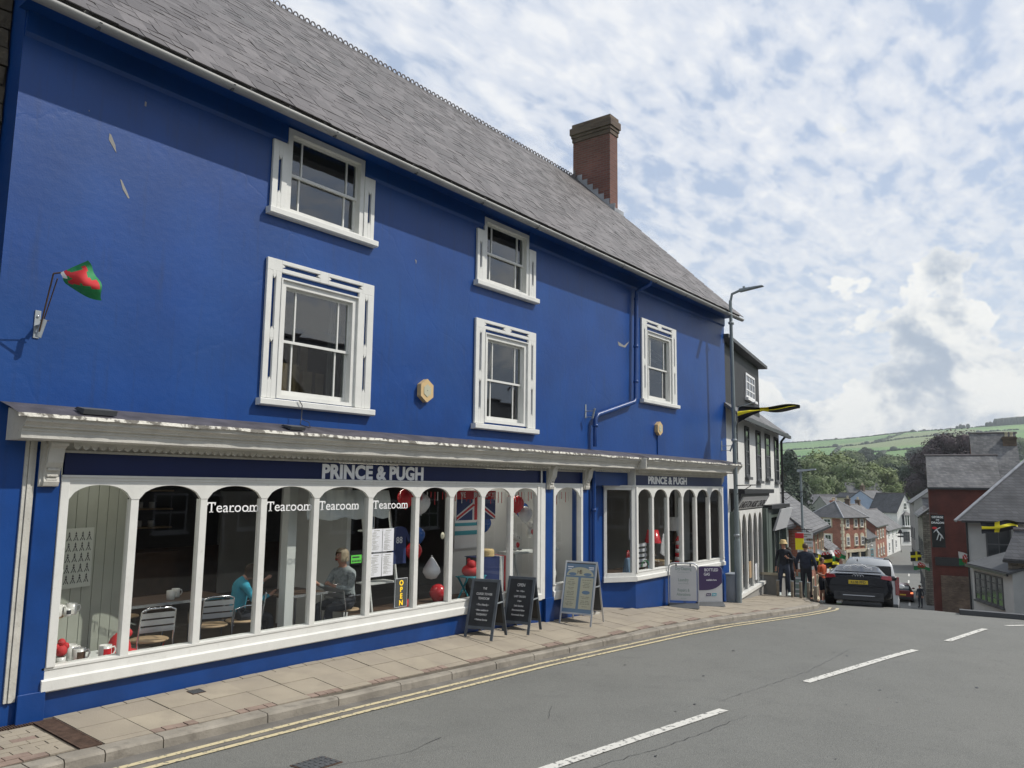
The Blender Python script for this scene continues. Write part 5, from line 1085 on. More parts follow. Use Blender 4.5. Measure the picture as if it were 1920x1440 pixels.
# poster of little figures
t = thing('poster', 'pale poster printed with five rows of small black figures', 'poster', (4.01, .815, 1.20), math.atan2(d_.y, d_.x))
m = MB(); m.box(-.02, .46, -.004, 0, 0, .66); m.build('sheet', 'poster_paper', t)
m = MB(); 
for i in range(5):
    for j in range(5):
        x = .045 + j * .088; z = .05 + i * .118
        m.py([(x - .013, z + .072), (x + .013, z + .072), (x, z + .102)], -.0055, -.0045); m.py([(x - .016, z + .056), (x, z + .044), (x + .016, z + .056), (x, z + .070)], -.0055, -.0045)
        m.py([(x - .036, z), (x - .024, z), (x - .002, z + .046), (x - .010, z + .046)], -.0055, -.0045); m.py([(x + .024, z), (x + .036, z), (x + .010, z + .046), (x + .002, z + .046)], -.0055, -.0045); m.box(x - .004, x + .004, -.0055, -.0045, z + .004, z + .022)
m.build('printed_figures', 'ink', t)
# souvenirs on the deck
def blob(name, label, cat, c, parts, group=None):
    t = thing(name, label, cat, c, 0, group)
    for pn, mat, f in parts: m = MB(); f(m); m.build(pn, mat, t)
    return t
blob('souvenir_hat', 'red felt souvenir hat with a green badge lying on the window deck', 'hat', (4.60, .48, .50), [('crown', 'red', lambda m: (m.lathe([(.13, 0), (.12, .06), (.09, .14), (.04, .19), (.001, .2)], (0, 0, .02), 14), m.ball((.09, .0, .20), .05, 10), m.lathe([(.001, 0), (.18, .0), (.19, .015), (.12, .03)], (0, 0, 0), 16))), ('badge', 'flag_green', lambda m: m.ball((-.03, -.12, .09), .03, 8, 0, (1, .4, 1.2)))])
blob('plush_toy', 'red plush toy in a mug at the left end of the deck', 'toy', (3.86, .20, .50), [('toy', 'red', lambda m: (m.ball((0, 0, .17), .06, 10), m.ball((-.05, 0, .21), .035, 8), m.ball((.045, 0, .21), .035, 8), m.ball((.0, 0, .25), .04, 8))), ('jar', 'china', lambda m: m.lathe([(.001, 0), (.05, 0), (.05, .11), (.045, .11)], (0, 0, 0), 12))])
blob('red_bow', 'red folded ribbon star on the sill beside the second light', 'ribbon', (4.93, .17, .50), [('petals', 'red', lambda m: [m.add([(0, 0, .0), (.09 * math.cos(a), .05 * math.sin(a), .07 + .04 * math.sin(a * 2)), (.05 * math.cos(a + .5), .04 * math.sin(a + .5), .02)], [(0, 1, 2), (2, 1, 0)]) for a in [k * .9 for k in range(7)]])])
m = MB(); vs = [(3.80 + 1.15 * i / 30, .12 + .16 * j / 4,   .507 + .012 * math.sin(i * 1.1 + j) ** 2) for i in range(31) for j in range(5)]; m.add(vs, [(i * 5 + j, (i + 1) * 5 + j, (i + 1) * 5 + j + 1, i * 5 + j + 1) for i in range(30) for j in range(4)], 0, True)
for k in range(len(m.f)): m.m[k] = (0, 1, 0, 2, 1)[(k // 4 + 2 * (k % 4)) % 5]
tag(m.build('flag_cloth', ['white_cloth', 'red', 'flag_green']), 'crumpled red white and green bunting laid along the deck', 'bunting')
# lettering and notices on the glass
for x in (5.29, 6.11, 6.93, 7.90):
    a = ('first', 'second', 'third', 'fourth')[(5.29, 6.11, 6.93, 7.90).index(x)]
    g = thing('window_lettering', f'white Tearoom lettering on the glass, {a} from the left', 'lettering', (x, .015, 2.04), 0, 'Tearoom lettering on the glass')
    o = text('word', 'Tearoom', .175, 'letter_white', g, FRONT, ext=.0006, bold=0)
    m = MB()
    ww = max(v.co.x for v in o.data.vertices); k = .70 / ww
    for v in o.data.vertices: v.co.x *= k
    hT = max(v.co.z for v in o.data.vertices)
    fr = lambda a, b, c, d: m.box(a * .70, b * .70, -.0006, .0006, c, d)
    fr(.0, .018, hT - .035, hT); fr(.135, .155, hT - .035, hT); fr(.045, .115, 0, .010)                 # slab serifs of T
    fr(.435, .515, 0, .009); fr(.78, .845, 0, .009); fr(.85, .91, 0, .009); fr(.925, 1.0, 0, .009); 
    m.build('serifs', 'letter_white', g, kind='stuff')
def sheet_(x, z, w, h, label, n, group='notices on the shop glass'):
    t = thing('menu_sheet', label, 'notice', (x, .016, z), 0, group); m = MB(); m.box(0, w, -.001, .001, 0, h); m.build('paper', 'paper', t); m = MB(); yy = h - .03
    m.box(w * .25, w * .75, -.0018, -.001, yy, yy + .008); yy -= .022
    while yy > .02:
        a = w * random.uniform(.08, .2); m.box(a, a + w * random.uniform(.25, .65), -.0018, -.001, yy, yy + .004); yy -= random.choice((.011, .011, .017))
    m.build('print', 'ink_soft', t)
for x, z, l in ((7.885, 1.43, 'top left'), (8.115, 1.43, 'top right'), (7.885, 1.08, 'bottom left'), (8.115, 1.08, 'bottom right')): sheet_(x, z, .22, .325, f'printed menu sheet on the glass, {l} of four', 1)
t = thing('window_sticker', 'black and bright green hygiene rating sticker on the glass', 'sticker', (7.52, .016, 1.28), 0); m = MB(); m.box(0, .21, -.001, .001, 0, .19); m.build('backing', 'black_gloss', t); m = MB(); m.box(.01, .20, -.0018, -.001, .02, .13); m.build('green_panel', 'sticker_green', t)
m = MB(); [m.box(.025 + k * .028, .045 + k * .028, -.0024, -.0018, .035, .06) for k in range(6)]; m.box(.03, .16, -.0024, -.0018, .09, .11); m.build('print', 'ink', t)
t = thing('window_sticker', 'small round cream sticker on the glass of the seventh light', 'sticker', (9.40, .016, 1.60), 0); m = MB(); m.lathe([(.001, 0), (.055, 0), (.055, .001)], (0, 0, 0), 16, axis='y', sx=.8); m.build('disc', 'cream_paper', t); m = MB(); m.box(-.02, -.008, -.0015, -.0005, -.03, .02); m.box(.005, .018, -.0015, -.0005, -.03, .02); m.box(-.02, .018, -.0015, -.0005, -.005, .005); m.build('print', 'ink_soft', t)
t = thing('open_sign', 'upright yellow lit OPEN sign in the shop window', 'sign', (8.40, .03, .60), 0)
m = MB(); m.box(0, .26, .0, .02, 0, .42); m.build('panel', 'tar_grey', t, bevel=.008); m = MB()
for a, b, c, d in ((.0, .26, .0, .008), (.0, .26, .412, .42), (.0, .008, .008, .412), (.252, .26, .008, .412)): m.box(a, b, -.004, 0, c, d)
m.build('white_tube_border', 'paper', t)
for k, ch_ in enumerate('OPEN'): text('letter', ch_, .105, 'neon_yellow', t, Matrix.Translation((.13, -.006, .315 - .095 * k)) @ FRONT, ext=.002, align='CENTER', bold=.0025)
# pleated blind behind the lettering
t = thing('window_blind', 'gathered pale fabric blind across the top of the fifth and sixth lights', 'blind', (7.2, .30, 1.9), 0); m = MB(); vs = []
for i in range(61):
    for j in range(7): vs.append((-.22 + 1.52 * i / 60, .012 * math.sin(i * .9 + j * .5) + .02 * math.sin(i * .23 + j), .40 * j / 6 + (.02 * math.sin(i * .31) if j == 0 else 0)))
m.add(vs, [(i * 7 + j, (i + 1) * 7 + j, (i + 1) * 7 + j + 1, i * 7 + j + 1) for i in range(60) for j in range(6)], 0, True); m.build('fabric', 'pale_wall', t)
# balloons
def balloon(x, y, z, r, mat, label, drop=False, s=1.18):
    t = thing('balloon', label, 'balloon', (x, y, z), 0, 'balloons in the shop window'); m = MB(); m.lathe([(.001, -r * s * 1.02), (r * .12, -r * s), (r * .5, -r * s * .8), (r * .88, -r * .42), (r, 0), (r * .93, r * .42), (r * .68, r * .8), (r * .3, r * 1.02), (.001, r * 1.06)] if not drop else [(.001, -r), (r * .6, -r * .85), (r, -r * .2), (r * .9, r * .25), (r * .5, r * .9), (r * .15, r * 1.4), (.001, r * 1.5)], (0, 0, 0), 18); m.build('skin', mat, t)
    m = MB(); m.lathe([(.001, 0), (.012, -.012), (.016, -.02)], (0, 0, -r * s), 8) if not drop else m.lathe([(.016, .02), (.012, .012), (.001, 0)], (0, 0, r * 1.5), 8); m.build('knot', mat, t)
for a in ((9.05, .5, 2.18, .14, 'balloon_red', 'red balloon high behind the seventh light'), (9.35, .45, 2.10, .15, 'balloon_white', 'white balloon high behind the seventh light'), (9.75, .9, 1.55, .13, 'balloon_navy', 'blue balloon of the cluster hanging behind the seventh light'), (9.62, .85, 1.30, .14, 'balloon_red', 'red balloon of the cluster hanging behind the seventh light'),
          (11.38, .8, 1.70, .14, 'balloon_navy', 'blue balloon beside the striped board'), (12.1, .6, 2.05, .15, 'balloon_red', 'red balloon of the bunch before the white panel'), (12.42, .7, 1.93, .14, 'balloon_navy', 'blue balloon of the bunch before the white panel'), (12.32, .55, 1.86, .14, 'balloon_white', 'white balloon of the bunch before the white panel'),
          (8.95, .32, .52, .12, 'balloon_red', 'shiny red balloon lying on the deck at the foot of the seventh light'), (10.35, .95, .54, .15, 'balloon_red', 'red balloon lying on the deck under the blue stool'), (12.0, .5, .52, .13, 'balloon_navy', 'blue balloon lying behind the right hand chalkboard')): balloon(*a)
balloon(9.90, .7, .98, .15, 'balloon_white', 'pear shaped white balloon standing behind the seventh light', True)
# union flag banner
t = thing('union_banner', 'Union flag banner lettered VE 80 DAY hanging in the window', 'banner', (10.16, .40, 1.80), 0)
W_, H_ = 1.05, .50
m = MB(); m.box(0, W_, 0, .003, 0, H_); m.build('blue_field', 'flag_navy', t)
def band(m, a, b, w, y, H0=0.0, H1=.36):
    d = (Vector(b) - Vector(a)).normalized(); n_ = Vector((-d.y, d.x)) * w / 2; P = [Vector(a) + n_, Vector(a) - n_, Vector(b) - n_, Vector(b) + n_]; m.py([(max(0, min(W_, q.x)), max(0, min(H_, q.y))) for q in P], y, y + .0006)
m = MB(); band(m, (0, .03), (W_ / 2, .30), .10, -.0008); band(m, (W_, .03), (W_ / 2, .30), .10, -.0008); m.box(W_ / 2 - .11, W_ / 2 + .11, -.0016, -.0009, 0, .36); m.build('white_cross', 'white_cloth', t)
m = MB(); band(m, (0, .03), (W_ / 2, .30), .042, -.0024); band(m, (W_, .03), (W_ / 2, .30), .042, -.0024); m.box(W_ / 2 - .065, W_ / 2 + .065, -.0034, -.0025, 0, .36); m.box(0, W_, -.0030, -.0012, .355, H_); m.build('red_cross', 'red', t)
for s, x in (('VE', .16), ('80', .52), ('DAY', .88)): text('lettering', s, .125, 'letter_white', t, Matrix.Translation((x, -.004, .385)) @ FRONT, ext=.0004, align='CENTER', bold=.001)
# red bunting streamers
t = thing('streamers', 'fringe of thin red and white streamers along the top of the window', 'bunting', (9.0, .30, 2.28), 0)
m = MB(); m2 = MB()
for i in range(46):
    x = i * .098 + random.uniform(-.03, .03); L_ = random.uniform(.08, .26); q = (m if i % 3 else m2); q.box(x, x + .018, 0, .002, -L_, 0)
m.build('red_streamer', 'red', t, kind='stuff'); m2.build('white_streamer', 'white_cloth', t, kind='stuff')
# blue folding stool, cushion
t = thing('folding_stool', 'pale blue wooden folding stool', 'stool', (10.75, .55, .40), math.radians(10), 'window display furniture')
for y in (-.16, .16):
    m = MB(); m.hexa([(-.22, y - .01, 0), (-.18, y - .01, 0), (-.18, y + .01, 0), (-.22, y + .01, 0), (.18, y - .01, .42), (.22, y - .01, .42), (.22, y + .01, .42), (.18, y + .01, .42)]); m.build('leg', 'teal', t)
    m = MB(); m.hexa([(.18, y * .9 - .01, 0), (.22, y * .9 - .01, 0), (.22, y * .9 + .01, 0), (.18, y * .9 + .01, 0), (-.22, y * .9 - .01, .42), (-.18, y * .9 - .01, .42), (-.18, y * .9 + .01, .42), (-.22, y * .9 + .01, .42)]); m.build('leg', 'teal', t)
for k in range(6): m = MB(); m.box(-.23 + k * .08, -.23 + k * .08 + .06, -.18, .18, .42, .435); m.build('slat', 'teal', t)
blob('cushion', 'red crumpled fabric bag heaped on the blue stool', 'cushion', (10.73, .55, .84), [('cloth', 'red', lambda m: (m.ball((0, 0, .08), .15, 14, 0, (1.1, 1, .75)), m.ball((-.04, -.05, .19), .08, 10), m.ball((.04, 0, .16), .10, 10), m.ball((-.05, 0, .26), .035, 8)))])
# clothes rail with flag coloured cloth, shoes, loaf
t = thing('draped_cloth', 'navy white and red cloth draped over a display table', 'cloth', (11.35, .70, .40), math.radians(-12))
for a, b, mt in ((-.35, .14, 'flag_navy'), (.14, .24, 'white_cloth'), (.24, .34, 'red')): m = MB(); vs = [(a + (b - a) * i / 4, -.20 + .015 * math.sin(i * 2 + j * .3) - .03 * (1 - j / 6), .02 + .70 * j / 6) for i in range(5) for j in range(7)]; m.add(vs, [(i * 7 + j, (i + 1) * 7 + j, (i + 1) * 7 + j + 1, i * 7 + j + 1) for i in range(4) for j in range(6)], 0, True); m.box(a, b, -.20, .2, .715, .725); m.build('cloth_band', mt, t)
m = MB(); m.box(-.33, .32, -.18, .18, 0, .71); m.build('table', 'tar_grey', t)
blob('hat_stack', 'small stack of straw hats on the draped table', 'hat', (11.30, .68, 1.125), [('brim', 'straw', lambda m: (m.lathe([(.001, 0), (.16, 0), (.165, .02), (.15, .04), (.165, .06), (.15, .08), (.16, .10), (.13, .13), (.001, .135)], (0, 0, 0), 16)))])
for i, x in enumerate((9.30, 9.55)): blob('trainer_shoe', ('left', 'right')[i] + ' of the two white and black trainers on the deck', 'shoe', (x, .28, .40), [('upper', 'paper', lambda m: m.ball((0, 0, .045), .05, 12, 0, (2.4, 1, .9))), ('sole', 'ink', lambda m: m.ball((0, 0, .012), .05, 12, 0, (2.5, 1.05, .28)))], 'trainers')
t = thing('ladder_shelf', 'white stepped shelf with a framed picture and shoes behind the menu sheets', 'shelf', (8.80, .85, .40), 0)
for x in (-.25, .33): m = MB(); m.hexa([(x, -.2, 0), (x + .03, -.2, 0), (x + .03, -.16, 0), (x, -.16, 0), (x, .1, 1.6), (x + .03, .1, 1.6), (x + .03, .14, 1.6), (x, .14, 1.6)]); m.build('side', 'pale_wall', t)
for z in (.45, .85, 1.25): m = MB(); m.box(-.24, .33, -.18 + z * .15, .2, z, z + .025); m.build('shelf_board', 'pale_wall', t)
blob('trainer_shoe', 'white trainer on the stepped shelf', 'shoe', (8.85, .80, 1.29), [('upper', 'paper', lambda m: (m.ball((0, 0, .05), .05, 12, 0, (2, 1, 1)), m.ball((-.1, .02, .04), .045, 10, 0, (1.5, 1, .9))))], 'trainers')
t = thing('framed_picture', 'small blue and white framed picture on the stepped shelf', 'picture', (8.60, .95, 1.69), 0); m = MB(); m.box(0, .22, 0, .015, 0, .30); m.build('frame', 'paper', t); m = MB(); m.box(.02, .20, -.002, 0, .02, .28); m.build('print', 'board_blue', t)
t = thing('tee_shirt', 'navy tee shirt printed 88 hanging on the stepped shelf', 'shirt', (9.05, .62, 1.45), 0); m = MB(); m.py([(-.14, -.3), (.16, -.3), (.15, .12), (.22, .02), (.26, .06), (.14, .26), (.05, .28), (-.03, .28), (-.12, .26), (-.24, .06), (-.20, .02), (-.13, .12)], 0, .02); m.build('shirt', 'flag_navy', t); text('lettering', '88', .14, 'paper', t, Matrix.Translation((0, -.002, .02)) @ FRONT, ext=.0005, align='CENTER', bold=.002)
# teddy bears
def bear(label, x, y, z, s, rz=0):
    t = thing('teddy_bear', label, 'soft toy', (x, y, z), rz, 'white teddy bears'); m = MB(); m.ball((0, 0, .12 * s), .10 * s, 12, 0, (1, .9, 1.15)); m.ball((0, -.02 * s, .28 * s), .075 * s, 12); 
    for a in (-1, 1): m.ball((a * .055 * s, -.01, .345 * s), .026 * s, 8); m.ball((a * .085 * s, -.06 * s, .05 * s), .05 * s, 8, 0, (.8, 1.3, .8)); m.ball((a * .10 * s, -.03 * s, .17 * s), .035 * s, 8, 0, (.8, 1, 1.6))
    m.ball((0, -.085 * s, .265 * s), .032 * s, 8); m.build('body', 'plush', t); m = MB(); m.ball((0, -.115 * s, .275 * s), .012 * s, 6)
    for a in (-1, 1): m.ball((a * .028 * s, -.085 * s, .30 * s), .009 * s, 6)
    m.build('eye', 'ink', t); m = MB(); m.ball((0, -.06 * s, .13 * s), .06 * s, 10, 0, (1, .8, 1)); m.build('jumper', 'red', t)
bear('white teddy bear in a red jumper on the grey ladder, left light', 12.0, .55, 1.18, .9); bear('white teddy bear sitting in the narrow window', 12.98, .45, 1.18, .95); bear('teddy bear in red behind the other bear in the narrow window', 12.75, .75, 1.38, .9); bear('small white teddy bear low in the narrow window', 12.68, .40, 1.14, .7)
t = thing('trestle', 'white trestle stand carrying teddy bears', 'stand', (12.5, .55, .38), 0); m = MB(); m.box(-.7, .75, -.17, .25, .76, .79); m.build('top', 'pale_wall', t, bevel=.004)
for x in (-.55, .55):
    for s in (-1, 1): m = MB(); m.hexa([(x + s * .16 - .02, -.12, 0), (x + s * .16 + .02, -.12, 0), (x + s * .16 + .02, -.08, 0), (x + s * .16 - .02, -.08, 0), (x - .02, -.02, .76), (x + .02, -.02, .76), (x + .02, .02, .76), (x - .02, .02, .76)]); m.build('leg', 'pale_wall', t)
blob('shell_ornament', 'round white shell ornament low in the narrow window', 'ornament', (12.85, .3, .58), [('shell', 'plush', lambda m: m.ball((0, 0, .14), .14, 14, 0, (.8, .6, 1.1)))])
t = thing('wall_board', 'white board with two teal stripes behind the draped table', 'sign', (11.55, 1.48, 1.2), 0); m = MB(); m.box(-.2, .6, 0, .01, 0, .6); m.build('panel', 'paper', t); m = MB(); m.box(-.2, .6, -.003, 0, .25, .33); m.box(-.2, .6, -.003, 0, .42, .48); m.build('stripe', 'teal', t)
# right-hand bay
def lampo(label, x, y, z, s, shade):
    t = thing('table_lamp', label, 'lamp', (x, y, z), 0, 'table lamps in the bay'); m = MB(); m.lathe([(.001, 0), (.07 * s, 0), (.07 * s, .02), (.03 * s, .05), (.055 * s, .13 * s), (.02 * s, .24 * s), (.012 * s, .3 * s)], (0, 0, 0), 14); m.build('base', 'wood_dark', t); m = MB(); m.lathe([(.17 * s, .26 * s), (.11 * s, .52 * s), (.105 * s, .52 * s), (.165 * s, .26 * s)], (0, 0, 0), 18); m.build('shade', shade, t)
lampo('table lamp with a pale shade low behind the side light', 15.25, .75, .1, 1.3, 'cream_paper'); lampo('grey shaded lamp higher behind the side light', 15.75, 1.2, .95, 1.1, 'board_grey'); lampo('burgundy shaded lamp in the third light of the bay', 17.55, .55, .75, 1.2, 'balloon_red'); lampo('grey shaded table lamp in the fifth light of the bay', 19.2, .75, .95, 1.3, 'board_grey')
t = thing('slatted_crate', 'white slatted crate standing on end in the second light of the bay', 'crate', (16.75, .62, .46), 0)
for z in (.05, .17, .29, .41, .53): m = MB(); m.box(0, .62, 0, .02, z, z + .07); m.build('slat', 'paper', t)
for x in (.01, .57): m = MB(); m.box(x, x + .04, .02, .06, 0, .62); m.build('post', 'paper', t)
t = thing('framed_print', 'upright white print with a small grey figure in the bay', 'picture', (17.02, .9, 1.14), 0); m = MB(); m.box(0, .34, 0, .02, 0, .50); m.build('frame', 'paper', t); m = MB(); m.py([(.12, .12), (.22, .12), (.20, .3), (.17, .36), (.14, .3)], -.003, 0); m.box(.06, .28, -.003, 0, .07, .09); m.build('print', 'ink_soft', t)
t = thing('handbag', 'blue and red striped holiday handbag at the left of the bay', 'bag', (16.05, .35, .46), 0); m = MB(); m.hexa([(-.28, -.06, 0), (.1, -.06, 0), (.1, .06, 0), (-.28, .06, 0), (-.2, -.03, .36), (.0, -.03, .36), (.0, .03, .36), (-.2, .03, .36)]); m.build('body', 'board_blue', t, bevel=.02); m = MB(); m.tube([(-.15, 0, .36), (-.13, 0, .52), (-.07, 0, .52), (-.05, 0, .36)], .012, 6); m.build('handle', 'balloon_red', t)
t = thing('red_lantern', 'tall red and white banded lantern in the fourth light of the bay', 'lantern', (18.75, .45, .46), 0)
for k in range(6): m = MB(); r = .11 - .008 * k; m.lathe([(.001, 0), (r, 0), (r - .006, .10), (.001, .10)], (0, 0, k * .10), 14); m.build('band', 'balloon_red' if k % 2 == 0 else 'paper', t)
m = MB(); m.lathe([(.08, 0), (.03, .10), (.001, .13)], (0, 0, .6), 12); m.build('cap', 'balloon_red', t)
t = thing('wicker_basket', 'buff woven basket in the third light of the bay', 'basket', (17.5, .30, .46), 0); m = MB(); m.lathe([(.001, 0), (.17, 0), (.22, .20), (.21, .20), (.16, .02)], (0, 0, 0), 20); m.build('bowl', 'wood_pale', t); m = MB(); m.lathe([(.225, 0), (.235, .02), (.225, .04)], (0, 0, .18), 20); m.build('rim', 'straw', t)
t = thing('serving_tray', 'white framed tray leaning in the fourth light of the bay', 'tray', (18.05, .55, .75), 0); m = MB(); m.T = Matrix.Rotation(.35, 4, 'Y'); m.box(-.12, .12, 0, .02, 0, .5); m.T = None; m.build('panel', 'paper', t); m = MB(); m.T = Matrix.Rotation(.35, 4, 'Y'); m.box(-.10, .10, -.003, 0, .02, .48); m.T = None; m.build('print', 'board_grey', t)
blob('blue_plate', 'round pale blue plate leaning in the second light of the bay', 'plate', (17.15, .42, .46), [('disc', 'board_blue', lambda m: m.lathe([(.001, 0), (.12, .0), (.13, -.012)], (0, 0, .13), 20, axis='y')), ('stand', 'wood_dark', lambda m: m.box(-.05, .05, .0, .06, 0, .04))])
blob('garden_wire', 'pale green coiled wire ornament low in the bay', 'ornament', (16.5, .22, .46), [('wire', 'flag_green', lambda m: [m.tube([(.16 * math.cos(a) + .05 * k, .02 * k, .14 + .13 * math.sin(a)) for a in [j * .45 for j in range(8)]], .006, 5) for k in range(4)])])
# boxes behind the first floor window
for x, y, z, w, h, l in ((6.62, .55, 3.62, .34, .42, 'lower cardboard box behind the big left window'), (6.95, .5, 3.62, .40, .34, 'patterned cardboard box at the front behind the big left window'), (6.88, .75, 4.0, .36, .40, 'topmost cardboard box behind the big left window')):
    t = thing('cardboard_box', l, 'box', (x, y, z), .1, 'cardboard boxes upstairs'); m = MB(); m.box(0, w, 0, .3, 0, h); m.build('carton', 'wood_pale', t); m = MB(); m.box(w * .42, w * .58, -.002, 0, 0, h); m.build('tape', 'wood_dark', t)
m = MB(); m.box(6.2, 7.4, .4, 1.1, 3.55, 3.62); tag(m.build('store_shelf', 'wood_dark'), 'dark shelf carrying boxes behind the big left window', 'shelf')
t = thing('paper_shade', 'crumpled white paper shade at the left behind the big window', 'lampshade', (6.33, .45, 3.62), 0); m = MB(); m.hexa([(-.08, 0, 0), (.06, 0, .0), (.06, .1, 0), (-.08, .1, 0), (-.05, 0, .30), (.11, 0, .22), (.11, .1, .22), (-.05, .1, .30)]); m.build('shade', 'pale_wall', t)
t = thing('striped_blind', 'vertical slatted blind at the right side of the big left window', 'blind', (7.12, .2, 3.55), 0)
for k in range(7): m = MB(); m.box(k * .032, k * .032 + .016, 0, .004, 0, 1.4); m.build('slat', 'tar_grey', t)
# ---------------------------------------------------------------- the town below
def face_T(face, w, d):
    return {'F': Matrix.Identity(4), 'L': Matrix.Translation((0, d, 0)) @ Matrix.Rotation(-PI / 2, 4, 'Z'), 'R': Matrix.Translation((w, 0, 0)) @ Matrix.Rotation(PI / 2, 4, 'Z')}[face]
def win(t, T, x0, x1, z0, z1, style='sash', frame='white_gloss', surround=None, lab=None):
    p = pivot('window', t, label=lab)
    def B(name, mat, f): m = MB(); m.T = T; f(m); m.T = None; return m.build(name, mat, p)
    if surround: 
        e = .16
        if style == 'arch':
            K = 8; P = [(x1 + e, z0 - e)] + [((x0 + x1) / 2 + ((x1 - x0) / 2 + e) * math.cos(PI * k / K), z1 + ((x1 - x0) / 2 + e) * .9 * math.sin(PI * k / K)) for k in range(K + 1)] + [(x0 - e, z0 - e)]
            B('surround', surround, lambda m: m.py(P, -.05, 0))
        else: B('surround', surround, lambda m: m.box(x0 - e, x1 + e, -.05, 0, z0 - e, z1 + e))
    y = -.06 if surround else -.012
    fw = .07
    B('pane', 'far_glass', lambda m: m.box(x0 + fw * .6, x1 - fw * .6, y - .01, y + .01, z0 + fw * .6, z1 - fw * .6))
    def fr(m):
        m.box(x0, x0 + fw, y - .03, y + .01, z0, z1); m.box(x1 - fw, x1, y - .03, y + .01, z0, z1); m.box(x0 + fw, x1 - fw, y - .03, y + .01, z0, z0 + fw); m.box(x0 + fw, x1 - fw, y - .03, y + .01, z1 - fw, z1)
        if style in ('sash', 'arch'): m.box(x0 + fw, x1 - fw, y - .025, y - .01, (z0 + z1) / 2 - .03, (z0 + z1) / 2 + .03); m.box((x0 + x1) / 2 - .02, (x0 + x1) / 2 + .02, y - .022, y - .01, z0 + fw, z1 - fw)
        if style == 'grid':
            for k in (1, 2): m.box(x0 + (x1 - x0) * k / 3 - .02, x0 + (x1 - x0) * k / 3 + .02, y - .025, y - .01, z0 + fw, z1 - fw); m.box(x0 + fw, x1 - fw, y - .022, y - .01, z0 + (z1 - z0) * k / 3 - .02, z0 + (z1 - z0) * k / 3 + .02)
        if style == 'tall':
            n = 4
            for k in range(1, n): m.box(x0 + fw, x1 - fw, y - .022, y - .01, z0 + (z1 - z0) * k / n - .02, z0 + (z1 - z0) * k / n + .02)
    B('frame', frame, fr); B('sill', surround or frame, lambda m: m.box(x0 - .06, x1 + .06, y - .10, y + .01, z0 - .09, z0 - .005)); return p
def door(t, T, x0, x1, z0, z1, mat='black_paint', frame='white_gloss'):
    m = MB(); m.T = T; m.box(x0, x1, -.03, .01, z0, z1); m.T = None; dd_ = m.build('door', mat, t)
    m = MB(); m.T = T; m.box(x0 - .08, x0, -.06, 0, z0, z1 + .08); m.box(x1, x1 + .08, -.06, 0, z0, z1 + .08); m.box(x0, x1, -.06, 0, z1, z1 + .08); m.T = None; m.build('door_frame', frame, t)
    m = MB(); m.T = T; m.ball((x1 - .1, -.06, (z0 + z1) / 2), .03, 6); m.T = None; m.build('handle', 'steel', t)
